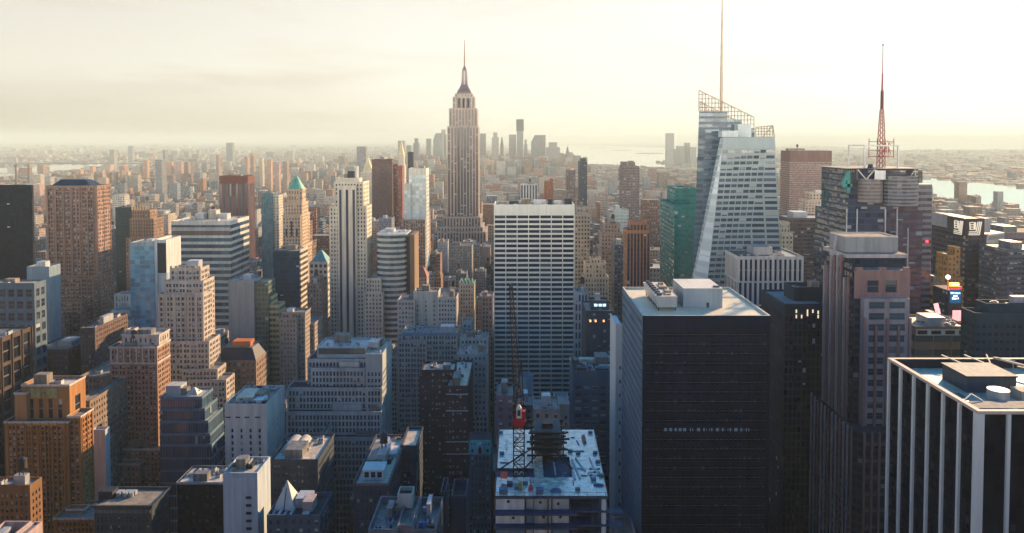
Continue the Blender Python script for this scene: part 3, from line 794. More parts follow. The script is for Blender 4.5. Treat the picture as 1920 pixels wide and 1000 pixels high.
    part('beacon', cube_mesh(glow('beacon_red', (1, .03, .05), 4)), r, (X(1739, 454, Y0 + 5), Y0 + 5.5, Z(455, Y0 + 5)), (1.1, .8, 1.1))
    reserve(x0, q1[0], Y0, Y0 + 46, zu, 560); root_ref('the tower with the red mast', x0, x1, Y0, 220)


mast_tower()


# ================================================================== the dark tower with the pale roof
def dark_tower():
    r = thing('dark_office_tower', 'massive near-black office tower with pale flat roof carrying a cooling plant', 'office tower')
    Y0 = 292; x0, x1, z = X(1205, 592, Y0), X(1445, 592, Y0), Z(592, Y0); Y1 = x0 / kx(1167, 537)
    wm = plain('dark_stone', (.009, .019, .040), .7, amt=.3, spec=.08); ws = plain('dark_stone_skylit', (.13, .21, .27), .6, amt=.2)  # side stone is a paler copy, painting in the open-sky light
    fm = facade('dark_front', (.006, .016, .040), (.002, .005, .012), .72, .52, .05, (.03, .04, .05), rough=.35, amt=.3, spec=.08)
    b = MB(); panes = []
    zb = z - 6 - 30 * 4.0
    panes = b.holes((x0, Y0), (1, 0), x1 - x0, zb, z - 6, 26, 30, .72, .5, .5, 0, 0, edge=1.2)
    b.wall((x0, Y0), (x1, Y0), 0, zb, 2, 2, 4); b.wall((x0, Y0), (x1, Y0), z - 6, z)
    pl = b.holes((x0, Y1), (0, -1), Y1 - Y0, zb, z - 2, 19, 31, .62, .52, 1.0, 1, 1, edge=.4); b.wall((x0, Y1), (x0, Y0), 0, zb, 2, 2, 4); b.wall((x0, Y1), (x0, Y0), z - 2, z, 1)
    b.wall((x1, Y0), (x1, Y1), 0, z, 2, 2, 4); b.wall((x1, Y1), (x0, Y1), 0, z, 2, 2, 4)
    t = .7; ou = [(x0, Y0), (x1, Y0), (x1, Y1), (x0, Y1)]; inn = [(x0 + t, Y0 + t), (x1 - t, Y0 + t), (x1 - t, Y1 - t), (x0 + t, Y1 - t)]
    for i in range(4):
        j = (i + 1) % 4; b.face([(*ou[i], z), (*ou[j], z), (*inn[j], z), (*inn[i], z)], 3); b.face([(*inn[i], z), (*inn[j], z), (*inn[j], z - .9), (*inn[i], z - .9)], 3)
    b.build('wall', [wm, ws, fm, plain('coping_cream', (.62, .58, .48), .7)], r)
    b = MB(); b.face([(*p, z - .9) for p in inn]); b.build('roof', plain('roof_cream', (.76, .64, .42), .5, amt=.16, sc=.12, spec=.5), r)
    put_panes(r, panes, pane_mat('black_glass', (.003, .006, .012), .12, (.018, .03, .045), .25, .12), 60)
    put_panes(r, pl, pane_mat('blue_black_glass', (.008, .014, .028), .05, (.1, .13, .16), .2, .2), 40, 'side_window')
    # a storey of windows with pale blinds, given a faint glow
    for px in (1248, 1258, 1268, 1276, 1284, 1297, 1310, 1322, 1333, 1346, 1357, 1368, 1380, 1392, 1402):
        a = X(px, 806, Y0); zz = Z(809, Y0); hh = Z(800, Y0) - zz
        part('lit_window', cube_mesh(glow('dim_blind', (.10, .16, .22), .16)), r, (a, Y0 + .25, zz), (1.25, .42, hh))
    zr = z - .9
    # penthouse
    ya, yb = YG(577, zr), YG(521, zr + 9); xa, xb = X(1281, 577, ya), X(1354.5, 577, ya); zp = Z(541, ya)
    b = MB(); b.box(xa, xb, ya, yb, zr, zp, 0, 1); b.box(xa + 1, xa + 1.6, ya - .02, ya + .3, zr, zr + .1)
    b.build('penthouse', [plain('penthouse_panel', (.30, .36, .38), .6, amt=.15, sc=.2), plain('roof_cream2', (.62, .60, .52), .85, amt=.15)], r)
    part('penthouse_door', cube_mesh(METAL_DARK), r, (X(1327, 575, ya), ya - .05, zr), (1.1, .16, 2.2))
    part('roof_hatch', cube_mesh(METAL_DARK), r, (X(1343, 545, ya + 3), ya + 3, zp), (2.4, 2.2, .5))
    # cooling plant on legs
    y0, y1 = YG(583, zr), YG(530, zr + 6); xa, xb = X(1229, 583, y0), X(1270, 583, y0); zt, zl = Z(556, y0), Z(577, y0)
    b = MB(); b.taper([(xa + 1.2, y0 + .6), (xb - .2, y0 + .6), (xb - .2, y1), (xa + 1.2, y1)], zl, [(xa, y0), (xb, y0), (xb, y1), (xa, y1)], zt, 0, 1)
    b.face([(xa + 1.2, y1, zl), (xb - .2, y1, zl), (xb - .2, y0 + .6, zl), (xa + 1.2, y0 + .6, zl)])
    co = b.build('cooling_plant', [METAL_PALE, plain('plant_top', (.62, .60, .50), .8, amt=.2, sc=.3)], r)
    for i in range(7):
        y = y0 + 2.5 + i * (y1 - y0 - 5) / 6
        f = MB(); f.cyl(xa + 2.1, y, 1.3, zt, zt + 1.0, 12, 1.1); f.build('fan', METAL_DARK, co)
        if i < 6:
            f = MB(); f.box(xa + 4.6 + (i % 3) * .8, xa + 7.2 + (i % 2), y, y + 2.4, zt, zt + .5 + .4 * (i % 2)); f.build('basin', plain('basin_rust', (.34, .25, .16), .9, amt=.4, sc=.6), co)
    for i in range(8):
        y = y0 + 1 + i * (y1 - y0 - 2) / 7
        for x in (xa + 1.5, xb - .6): part('plant_leg', cube_mesh(METAL_DARK), r, (x, y, zr), (.4, .4, zl - zr))
    reserve(x0, x1, Y0, Y1, z, 1000); root_ref('the massive near-black tower', x0, x1, Y0, 180)
    # white end wall of the slab behind
    r2 = thing('narrow_end_wall_tower', 'narrow blank white end wall of a slab tower beside the near-black tower', 'office tower')
    Y = 356; xa, xb, zt = X(1154.5, 612, Y), X(1167, 612, Y), Z(612, Y)
    b = MB(); b.box(xa, xb, Y, Y + 22, 0, zt); b.build('end_wall', plain('blank_white', (.62, .65, .60), .7, amt=.12), r2)
    b = MB(); b.box(xb + .01, xb + 40, Y + 2, Y + 21, 0, zt - 3, 0, 1, bay=3, fl=3.8); b.build('slab', [fm, ROOF_TAR], r2)
    for i in range(16): part('window', cube_mesh(METAL_DARK), r2, (xb - 1.1, Y - .02, zt - 22 - i * 7.0), (.7, .16, 1.7))
    b = MB(); b.box(xa, xb, Y - .2, Y + .3, zt, zt + 1.2); b.box(xa - .0, xa + .5, Y + .3, Y + 22, zt, zt + 1.2); b.build('parapet', WHITE_STONE, r2)
    reserve(xa, xb, Y, Y + 22, zt, 960); root_ref('the blank white end wall', xa, xb, Y, 140)


dark_tower()


# ================================================================== black tower with white piers
def pier_tower():
    r = thing('black_pier_tower', 'black glass tower with white marble piers and a cluttered sunken roof', 'office tower')
    Y0 = 198; x0, z = X(1835, 770, Y0), Z(770, Y0); Y1 = x0 / kx(1668, 676); x1 = x0 + 50
    gm = facade('black_curtain', (.008, .010, .016), (.004, .006, .012), .94, .8, .03, (.03, .035, .045), rough=.2, amt=.1, spec=.08)
    wm = plain('marble_white', (.72, .72, .64), .55, amt=.08); cp = plain('coping_pink', (.60, .46, .36), .7, amt=.12)
    b = MB(); b.box(x0, x1, Y0, Y1, 0, z - 1.0, 0, 0, bay=1.6, fl=3.9, top=False); b.build('curtain_wall', gm, r)
    b = MB(); t = 1.0; ou = [(x0 - .5, Y0 - .5), (x1 + .5, Y0 - .5), (x1 + .5, Y1 + .5), (x0 - .5, Y1 + .5)]; inn = [(x0 + t, Y0 + t), (x1 - t, Y0 + t), (x1 - t, Y1 - t), (x0 + t, Y1 - t)]
    for i in range(4):
        j = (i + 1) % 4; b.wall(ou[i], ou[j], z - .9, z); b.face([(*ou[i], z), (*ou[j], z), (*inn[j], z), (*inn[i], z)]); b.face([(*inn[i], z), (*inn[j], z), (*inn[j], z - 4.2), (*inn[i], z - 4.2)], 1)
        b.face([(*ou[j], z - .9), (*ou[i], z - .9), (*inn[i], z - .9), (*inn[j], z - .9)])
    b.build('parapet', [cp, METAL_DARK], r)
    bay = (Y1 - Y0) / 6.0
    part('corner_pier', cube_mesh(wm), r, (x0 + .3, Y0 + .3, 0), (2.0, 2.0, z - .9))
    for i in range(1, 7): part('pier', cube_mesh(wm), r, (x0 - .25, Y0 + bay * i - (.5 if i == 6 else 0), 0), (1.0, 1.0, z - .9))
    for i in range(1, 7): part('pier', cube_mesh(wm), r, (x0 + bay * i + .2, Y0 - .25, 0), (1.0, 1.0, z - .9))
    zr = z - 3.2
    b = MB(); b.face([(inn[i][0], inn[i][1], zr) for i in range(4)]); b.build('roof', plain('roof_cream_grey', (.68, .58, .40), .5, amt=.25, sc=.2, spec=.6), r)
    # penthouse
    ya, yb = 221, 234; xa, xb, zp = X(1813.5, 705, ya), X(1906, 705, ya), Z(705, ya)
    b = MB(); b.box(xa, xb, ya, yb, zr, zp - .5, 0, 0); b.box(xa - .4, xb + .4, ya - .4, yb + .4, zp - .5, zp, 1, 2, bottom=True)
    b.build('penthouse', [plain('penthouse_dark', (.05, .075, .10), .6), METAL_DARK, plain('roof_cream3', (.62, .54, .38), .85, amt=.2, sc=.3)], r)
    b = MB(); b.cyl(X(1872, 724, 214), 214, 3.0, zr, zr + 3.6, 20); b.build('tank', plain('tank_steel', (.42, .46, .46), .5, .3), r)
    part('plant_block', cube_mesh(plain('plant_tan', (.5, .42, .3), .8)), r, (x0 + 27, 216, zr), (8, 5, 3.0))
    # near strip: platform with louvred units and white brackets
    part('platform', cube_mesh(plain('platform_tan', (.38, .33, .26), .85, amt=.35, sc=.5)), r, (x0 + 25, Y0 + 8.0, zr), (46, 5.5, 1.9))
    for i in range(6):
        part('louvre_unit', cube_mesh(METAL_DARK), r, (x0 + 9.5 + i * 4.4, Y0 + 3.2, zr), (3.0, 2.6, 1.7))
        k = MB(); xx = x0 + 11.8 + i * 4.4; k.bar((xx, Y0 + 4.4, zr + 2.0), (xx, Y0 + 1.6, zr + 2.9), .7); k.bar((xx, Y0 + 1.6, zr + 2.9), (xx, Y0 + 1.5, zr), .7); k.build('bracket', WHITE_STONE, r)
    for i in range(4): part('conduit_box', cube_mesh(METAL_PALE), r, (x0 + 2.5 + i * .4, Y0 + 15 + i * 2.2, zr), (1.3, 1.5, .9))
    b = MB(); xx, yy = x0 + 3.2, Y0 + 14.5
    b.box(xx - 1.4, xx + 3.6, yy, yy + 5.5, zr, zr + 1.1, 0, 1); b.build('skylight', [METAL_PALE, METAL_DARK], r)
    b = MB(); b.box(x0 + 1.3, x0 + 2.9, Y0 + 8.5, Y0 + 10.5, zr, zr + 2.6); b.bar((x0 + 2, Y0 + 9.5, zr + 2.6), (x0 + 5.5, Y0 + 12, zr + 3.6), .35); b.bar((x0 + 5.5, Y0 + 12, zr + 3.6), (x0 + 8, Y0 + 10.5, zr + 2.0), .3); b.build('davit', METAL_PALE, r)
    for (xq, yq, dx, dy) in ((x0 + 19, Y1 - .2, 4, -6), (x0 + 27, Y1 - .2, 4, -6), (x0 + 34, Y1 + .2, -3, -7), (x0 + 36, Y1 - 2, 7, 1), (x0 + 37, Y1 - 12, 7, 0), (x0 + 38, Y1 - 19, 7, 0)):
        k = MB(); k.bar((xq - dx * .15, yq - dy * .15, z + .9), (xq + dx, yq + dy, z - .6), .35); k.bar((xq + dx * .9, yq + dy * .9, zr), (xq + dx * .9, yq + dy * .9, z - .5), .3); k.build('davit', plain('davit_tan', (.6, .5, .36), .6), r)
    b = MB(); xv, yv = x0 + 36, Y1 - .2
    b.bar((xv, yv, z + .2), (xv + 14, yv - 26, z + .2), .6); b.build('rail', cp, r)
    reserve(x0, x1, Y0, Y1, z, 1000); root_ref('the black tower with white piers', x0, x1, Y0, 178)


pier_tower()


# ================================================================== pink granite stepped tower
def granite_tower():
    r = thing('granite_stepped_tower', 'stepped pink granite tower with ribbed piers and an open mechanical crown', 'skyscraper')
    st = sty((.30, .18, .16), key='granite_pink', glass=(.02, .03, .05), bay=3, fl=3.8, wf=.6, hf=.7)
    wm, _ = mats_of(st); fg = facade('granite_glass', (.03, .04, .055), (.008, .016, .032), .8, .62, .08, (.2, .2, .2), rough=.12, amt=.1)
    pale = plain('granite_pale', (.42, .38, .37), .7); dk = plain('granite_dark_glass', (.018, .028, .045), .15, 0, .1, .1, .6)
    # crown
    Y = 344; P = lambda px, py, Y: (X(px, py, Y), Z(py, Y))
    def blk(nm, pl, pr, py, Y, d, m, mt=None, z0=0, bay=None, fl=None):
        b = MB(); a, z = P(pl, py, Y); c, _ = P(pr, py, Y); b.box(a, c, Y, Y + d, z0, z, 0, 1 if mt else 0, bay=bay, fl=fl); b.build(nm, [m, mt] if mt else m, r); return a, c, z
    zm = Z(474, 344)
    a, c, z = blk('mechanical_crown', 1584, 1684, 446, 344, 17, plain('crown_grey', (.27, .285, .29), .6), None, zm - 2)
    b = MB(); b.face([(a + .6, 344.6, z + .02), (c - .6, 344.6, z + .02), (c - .6, 360.4, z + .02), (a + .6, 360.4, z + .02)]); b.build('crown_roof', ROOF_TAN, r)
    part('crown_rim', cube_mesh(pale), r, ((a + c) / 2, 344.1, z), (c - a, .5, .6)); part('crown_rim', cube_mesh(pale), r, (a + .2, 352.6, z), (.5, 16.4, .6)); part('crown_rim', cube_mesh(pale), r, (c - .2, 352.6, z), (.5, 16.4, .6)); part('crown_rim', cube_mesh(pale), r, ((a + c) / 2, 360.9, z), (c - a, .5, .6))
    blk('upper_storey', 1587, 1702, 477, 338, 26, pale, ROOF_TAN, Z(484, 338)); blk('upper_glass', 1590, 1698, 483, 338.6, 25, fg, None, 0, 3, 3.8)
    # pink block with two tall openings
    Y0 = 330; x0, z1 = P(1602, 507, Y0); x1, _ = P(1707, 507, Y0); zs = Z(560, Y0)
    b = MB(); pn = b.holes((x0, Y0), (1, 0), x1 - x0, zs, z1, 2, 1, .62, .55, .8, 0, 0, edge=4.5, top=2.5, bot=.5)
    b.wall((x1, Y0), (x1, Y0 + 33), 0, z1, 1, 3, 3.8); b.wall((x1, Y0 + 33), (x0, Y0 + 33), 0, z1, 1, 3, 3.8); b.wall((x0, Y0 + 33), (x0, Y0), 0, z1, 2, 3, 3.8); b.wall((x0, Y0), (x1, Y0), 0, zs, 2, 3, 3.8); b.face([(x0, Y0, z1), (x1, Y0, z1), (x1, Y0 + 33, z1), (x0, Y0 + 33, z1)], 3)
    b.build('tower_wall', [wm, mats_of(st)[1], fg, ROOF_TAN], r); put_panes(r, pn, pane_mat('granite_pane', (.03, .05, .065), .2, (.12, .15, .15)), 100, 'great_window')
    for i in range(3): part('parapet_block', cube_mesh(wm), r, (x0 + (x1 - x0) * (.08 + .42 * i), Y0 - .2, z1), (3, 1, 1.5))
    # stone-framed lower front
    xa, za = P(1621, 560, Y0 - 4); xb, _ = P(1706, 560, Y0 - 4)
    b = MB(); pn = b.holes((xa, Y0 - 4), (1, 0), xb - xa, za - 17 * 5.2, za, 2, 17, .76, .6, .7, 0, 0, edge=1.0, top=.6)
    b.wall((xa, Y0 - .01), (xa, Y0 - 4), 0, za, 0); b.wall((xb, Y0 - 4), (xb, Y0 - .01), 0, za, 0); b.wall((xa, Y0 - 4), (xb, Y0 - 4), 0, za - 17 * 5.2, 1, 3, 3.8); b.face([(xa, Y0 - 4, za), (xb, Y0 - 4, za), (xb, Y0 - .01, za), (xa, Y0 - .01, za)])
    b.build('bay_wall', [plain('granite_grey', (.33, .30, .30), .7), mats_of(st)[1]], r); put_panes(r, pn, pane_mat('granite_pane', (.03, .05, .065), .2, (.12, .15, .15)), 100, 'window')
    for i in range(5): part('pier', cube_mesh(wm), r, (xa + (xb - xa) * i / 4, Y0 - 4.5, 0), (1.0, 1.1, Z(596 + 14 * (i % 2), Y0 - 4)))
    # ribbed west flank: fins of stone with glass between
    Y1 = x0 / kx(1554, 482)
    for i in range(9):
        y = Y0 + .6 + (Y1 - Y0 + 2) * i / 8; top = Z(640, Y0) if i == 0 else (Z(520, y) if i < 3 else (Z(478, y) if i < 7 else Z(498, y)))
        if i >= 1: part('fin', cube_mesh(wm if i % 2 else pale), r, (x0 - .7, y, 0), (1.5, .75, top))
    b = MB(); b.box(x0 - .35, x0 - .02, Y0 + 1, Y1 + 2, 0, Z(486, 344), 0, bay=3, fl=3.8); b.build('flank_glass', fg, r)
    b = MB(); b.bar((x0 - .2, 352, Z(486, 344)), (x0 + 1.5, 352, Z(440, 352)), 1.0); b.box(x0 - .3, x0 + 1.2, 350, 356, Z(486, 344), Z(468, 352)); b.build('corner_spire', pale, r)
    # lower wing
    xl, zl = P(1605, 812, 318); yl = xl / kx(1522, 738); xr, _ = P(1720, 812, 318)
    ch = 3.2; pol = [(xl + ch, 318), (xr, 318), (xr, 329.5), (x0 - 1.6, 329.5), (x0 - 1.6, yl), (xl, yl), (xl, 318 + ch)]
    b = MB(); b.prism(pol, 0, zl, 0, 1, bay=2.6, fl=3.8); b.build('lower_wing', [fg, ROOF_TAR], r)
    n = 12
    for i in range(n): part('wing_pier', cube_mesh(pale if i % 3 else wm), r, (xl - .25, 318 + ch + .4 + (yl - 318 - ch - .8) * i / (n - 1), 0), (.8, .8, zl + (.9 if i in (0, n - 1) else .35)))
    for i in range(8): part('wing_pier', cube_mesh(wm), r, (xl + ch + .5 + i * 3.4, 317.8, 0), (1.0, .8, zl + .3))
    for k in range(16): part('wing_spandrel', cube_mesh(plain('granite_spandrel', (.11, .10, .11), .6)), r, ((xl + xr + ch) / 2 + .2, 317.93, zl - 6 - k * 7.6), (xr - xl - ch - .5, .34, 1.5))
    reserve(xl, xr, 318, 366, z1, 1000); root_ref('the pink granite stepped tower', x0, x1, Y0, 190)


granite_tower()
# ================================================================== unfinished tower and its crane
def deck_mat():
    m = MATS['deck_pale'] = bpy.data.materials.new('deck_pale'); nt, p = base_nodes(m)
    g = nd(nt, 'ShaderNodeNewGeometry'); br = nd(nt, 'ShaderNodeTexBrick'); lk(nt, g.outputs['Position'], br.inputs['Vector'])
    for k, v in (('Color1', (.90, .81, .60, 1)), ('Color2', (.62, .58, .46, 1)), ('Mortar', (.22, .25, .29, 1)), ('Scale', 1.0), ('Mortar Size', .05), ('Brick Width', 4.6), ('Row Height', 1.5), ('Bias', .25)): br.inputs[k].default_value = v
    lk(nt, dirt(nt, br.outputs[0], .45, .35), p.inputs['Base Color'])
    p.inputs['Roughness'].default_value = .22; p.inputs['Specular IOR Level'].default_value = .7
    p.inputs['Coat Weight'].default_value = .8; p.inputs['Coat Roughness'].default_value = .12
    return m


def site():
    r = thing('unfinished_tower', 'unfinished tower with bright cluttered top deck and open floors below, under the crane', 'construction site')
    Y0 = 215; x0, x1, z = X(929, 930, Y0), X(1139, 930, Y0), Z(930, Y0); Y1 = YG(806, z); xr1 = X(1113, 806, Y1)
    deck = deck_mat(); slabm = plain('slab_edge', (.05, .07, .12), .7, amt=.3)
    pol = [(x0, Y0), (x1, Y0), (xr1, Y1), (x0 - .6, Y1)]
    # openings in the deck: pit round the crane mast and the hoist shaft
    b = MB(); gx = [x0, x0 + 1.5, 5.2, 8.2, 17.5, x1]; gy = [Y0, Y0 + 8.2, Y0 + 12, Y0 + 18.5, Y0 + 27, Y1]
    for i in range(5):
        for j in range(5):
            if (i in (1, 0) and j == 2) : continue
            f = lambda x, y: (x if x < x1 else x1 + (xr1 - x1) * (y - Y0) / (Y1 - Y0), y, z)
            zz = z if not (i == 3 and j in (2, 3)) else z - 1.2
            q = [f(gx[i], gy[j]), f(gx[i + 1], gy[j]), f(gx[i + 1], gy[j + 1]), f(gx[i], gy[j + 1])]; b.face([(a, c, zz) for a, c, _ in q])
    b.build('top_deck', deck, r)
    b = MB(); b.box(x0 + .2, 5.2, Y0 + 12, Y0 + 18.5, z - 3.6, z - 3.4); b.wall((5.2, Y0 + 18.5), (x0 + .2, Y0 + 18.5), z - 3.4, z); b.box(8.2, 17.5, Y0 + 12, Y0 + 27, z - 1.3, z - 1.21); b.build('deck_pit', plain('pit_dark', (.05, .055, .07), .8), r)
    for k in range(5):
        zz = z - .35 - 4.35 * k; b = MB(); e = .35 if k == 0 else .2
        b.prism([(x0 - e, Y0 - e), (x1 + e, Y0 - e), (xr1 + e, Y1), (x0 - .6 - e, Y1)], zz - .45, zz if k else z - .02, 0, 0, top=k > 0); b.face([(x0 - e, Y1, zz - .45), (xr1 + e, Y1, zz - .45), (x1 + e, Y0 - e, zz - .45), (x0 - e, Y0 - e, zz - .45)]); b.build('floor_slab', slabm, r)
    pm = [plain('panel_steel', (.42, .47, .47), .35, .3, .3), plain('panel_white', (.6, .62, .57), .5, amt=.3, sc=.3), plain('panel_blue', (.12, .2, .27), .5, amt=.3)]
    rr = random.Random(8); sx = (x1 - x0)
    for k in range(4):
        zt = z - .8 - 4.35 * k; zb = zt - 3.9
        for i, (a, c) in enumerate(((0, .26), (.265, .34), (.345, .5), (.51, .66))):
            part('wall_panel', cube_mesh(pm[(i + k) % 3 if k else (1, 0, 0, 0)[i]]), r, (x0 + sx * (a + c) / 2, Y0 + .9 + .3 * (i % 2), zb), (sx * (c - a) - .05, .25, 3.9))
            if k < 2 and i != 1:
                o = MB(); cx = x0 + sx * (a + c) / 2 + rr.uniform(-1, 1); cz = zb + rr.uniform(1.6, 2.6); n = 10
                o.face([(cx + .5 * math.cos(2 * math.pi * q / n), Y0 + .7, cz + .5 * math.sin(2 * math.pi * q / n)) for q in range(n)]); o.build('port_hole', METAL_DARK, r)
        part('core_wall', cube_mesh(plain('core_dark', (.03, .04, .055), .8)), r, (x0 + sx * .8, Y0 + 5, zb), (sx * .28, .3, 3.9))
        o = MB(); o.cyl(x1 - 1.0, Y0 + 1.0, .75, zb, zb + 3.9, 14); o.build('column', WHITE_STONE, r)
        for i in range(4): part('column', cube_mesh(plain('core_dark', (.03, .04, .055), .8)), r, (x0 + sx * (.27 + i * .2), Y0 + .45, zb), (.35, .35, 3.9))
    b = MB(); b.prism([(x0, Y0), (x1, Y0), (xr1, Y1), (x0 - .6, Y1)], 0, z - 19.5, 0, bay=3, fl=4.3); b.build('lower_wall', facade('site_lower', (.2, .24, .26), (.02, .03, .04), .7, .6), r)
    rust = plain('edge_post', (.3, .12, .05), .6)
    for i in range(12): part('edge_post', cube_mesh(rust), r, (x0 - .35, Y0 + .5 + i * (Y1 - Y0 - 1) / 11, z - 5 if i == 0 else z), (.14, .14, 6.2 if i == 0 else 1.2))
    for i in range(13): part('edge_post', cube_mesh(rust), r, (x0 + .6 + i * (sx - 1.2) / 12, Y0 + .12, z), (.1, .1, 1.1))
    b = MB(); b.bar((x0, Y0 + .12, z + 1.05), (x1, Y0 + .12, z + 1.05), .1); b.bar((x0 - .35, Y0, z + 1.1), (x0 - .35, Y1, z + 1.1), .1); b.bar((x1 - .05, Y0 + .3, z + 1.05), (xr1 - .05, Y1, z + 1.05), .1); b.build('edge_rail', rust, r)
    for dz in (5.2, 9.5): part('outrigger_beam', cube_mesh(slabm), r, (x0 + sx * .36, Y0 - 1.2, z - dz), (sx * .74, 1.6, .5))
    b = MB()
    for dz in (6.0, 10.2): b.box(x1 + .3, x1 + 5.2, Y0 + 1, Y0 + 4, z - dz - .25, z - dz, bottom=True)
    for xx in (x1 + .6, x1 + 4.8):
        for yy in (Y0 + 1.3, Y0 + 3.7): b.bar((xx, yy, z - 10.4), (xx, yy, z - 4.6), .22)
    b.build('side_scaffold', slabm, r)
    # the stack of black hoist beams
    h = thing('hoist_platform', 'black steel hoist platform of stacked beams standing on the bright deck', 'hoist')
    xa, xb, ya, yb = 3.2, 16.6, 237, 247
    for xx in (xa + 1.5, xb - 1.5):
        for yy in (ya, yb): part('leg', shared('hoist_leg', lambda q: q.bar((0, 0, 0), (0, 0, 11), .45), STEEL_BLACK), h, (xx, yy, z - .05))
    for i, zz in enumerate((2.6, 4.6, 6.4, 8.2, 10.2)):
        for yy in (ya - .4, (ya + yb) / 2, yb + .4): part('beam', cube_mesh(STEEL_BLACK), h, ((xa + xb) / 2 + (.6 if i % 2 else -.3), yy, z + zz), (xb - xa - (i % 3), .5, .55))
        part('plank_deck', cube_mesh(plain('plank_grey', (.08, .085, .09), .8)), h, ((xa + xb) / 2, (ya + yb) / 2, z + zz + .551), (xb - xa - 4.5, yb - ya, .12))
    part('core_mast', cube_mesh(STEEL_BLACK), h, ((xa + xb) / 2, (ya + yb) / 2 - 1, z), (3.4, 3.2, 12.6))
    for sx_, q in ((xa, 1), (xb, -1)):
        k = MB(); k.bar((sx_ - q * 1.5, ya - 5, z + .2), (sx_ + q * 4.5, ya, z + 4.4), .4); k.build('brace', STEEL_BLACK, h)
    # crane
    c = thing('tower_crane', 'black lattice luffing crane with red cab rising in front of the ribbon-window slab', 'crane')
    cx, cy = X(973, 860, 229), 229; hw = 1.75; zb, zt = z - 3.3, Z(792, 229)
    def lat(nm, base, tip, w0, w1, n, w, parent=c, mat=STEEL_BLACK):
        B, T = Vector(base), Vector(tip); d = (T - B).normalized(); a = d.cross(Vector((0, 1, 0))).normalized(); e = a.cross(d).normalized(); k = MB()
        C = lambda i, f: B + (T - B) * f + (a * (1, 1, -1, -1)[i % 4] + e * (1, -1, -1, 1)[i % 4]) * (w0 + (w1 - w0) * f)
        for i in range(4):
            k.bar(C(i, 0), C(i, 1), w)
            for j in range(n):
                p, q = (i, i + 1) if j % 2 else (i + 1, i)
                k.bar(C(p, j / n), C(q, (j + 1) / n), w * .6); k.bar(C(i, (j + 1) / n), C(i + 1, (j + 1) / n), w * .6)
        return k.build(nm, mat, parent)
    lat('mast', (cx, cy, zb), (cx, cy, zt), hw, hw, 7, .36)
    o = MB()
    for i in range(4):
        zz = zb + 4.2 + i * 3.9
        for sx_ in (-.85, .85):
            n = 10; pts = [(cx + sx_ + .62 * math.cos(math.pi * q / n), zz + .9 * math.sin(math.pi * q / n)) for q in range(n + 1)]
            for (xa_, za_), (xb_, zb_) in zip(pts, pts[1:]): o.bar((xa_, cy - hw - .22, za_), (xb_, cy - hw - .22, zb_), .24)
    o.build('ladder_hoop', METAL_PALE, c)
    part('slewing_ring', cube_mesh(STEEL_BLACK), c, (cx, cy, zt), (3.6, 3.6, 1.2))
    red = plain('crane_red', (.36, .015, .025), .45)
    m = MB(); m.box(cx - 1.9, cx + 2.0, cy - 2.0, cy + 2.2, zt + 1.2, zt + 2.2); m.taper([(cx - 1.2, cy - 2.3), (cx + 1.2, cy - 2.3), (cx + 1.2, cy - .5), (cx - 1.2, cy - .5)], zt - .6, [(cx - 2.2, cy - 2.3), (cx + 2.2, cy - 2.3), (cx + 2.2, cy - .5), (cx - 2.2, cy - .5)], zt + 1.2); m.build('machine_deck', red, c)
    m = MB(); m.box(cx + 1.0, cx + 2.1, cy - 2.4, cy - .3, zt + 2.2, zt + 4.4); m.build('engine_cover', red, c)
    m = MB(); m.box(cx - .85, cx + .85, cy - 2.4, cy - .4, zt + 2.2, zt + 5.2); m.taper([(cx - .85, cy - 2.4), (cx + .85, cy - 2.4), (cx + .85, cy - .4), (cx - .85, cy - .4)], zt + 5.2, [(cx - .3, cy - 2.2), (cx + .3, cy - 2.2), (cx + .3, cy - .6), (cx - .3, cy - .6)], zt + 6.2)
    cabo = m.build('cab', METAL_PALE, c)
    m = MB(); m.box(cx - .5, cx + .5, cy - 2.47, cy - 2.42, zt + 3.0, zt + 4.9); m.build('cab_window', METAL_DARK, cabo)
    part('counterweight', cube_mesh(STEEL_BLACK), c, (cx, cy + 3.6, zt + 1.4), (4.2, 2.4, 3.4))
    jb, jt = (cx - .2, cy + .6, zt + 3.2), (X(957.5, 535, 232), 234, Z(535, 232))
    lat('jib', jb, jt, 1.25, .45, 26, .3)
    af = MB(); top = (cx + .8, cy + 4.0, zt + 19)
    for sx_ in (-1.4, 1.6): af.bar((cx + sx_, cy + 1.8, zt + 2), top, .4); af.bar((cx + sx_, cy + 4.2, zt + 2), top, .3)
    af.bar((cx - 1.2, cy + 2, zt + 9), (cx + 1.6, cy + 3, zt + 9), .3); af.build('a_frame', STEEL_BLACK, c)
    t = MB(); t.bar(top, jt, .12); t.bar(jt, (jt[0] - .9, jt[1] - 1.5, zt + 12), .1); t.bar((jt[0] - .9, jt[1] - 1.5, zt + 12), (jt[0] - .9, jt[1] - 1.5, zt + 11), .5); t.build('cable', STEEL_BLACK, c)
    k = MB(); k.bar((x0 + 1.2, Y0 + 18, z + .1), (cx + 6, cy + 8, z + 6.2), .35); k.build('tie_strut', STEEL_BLACK, c)
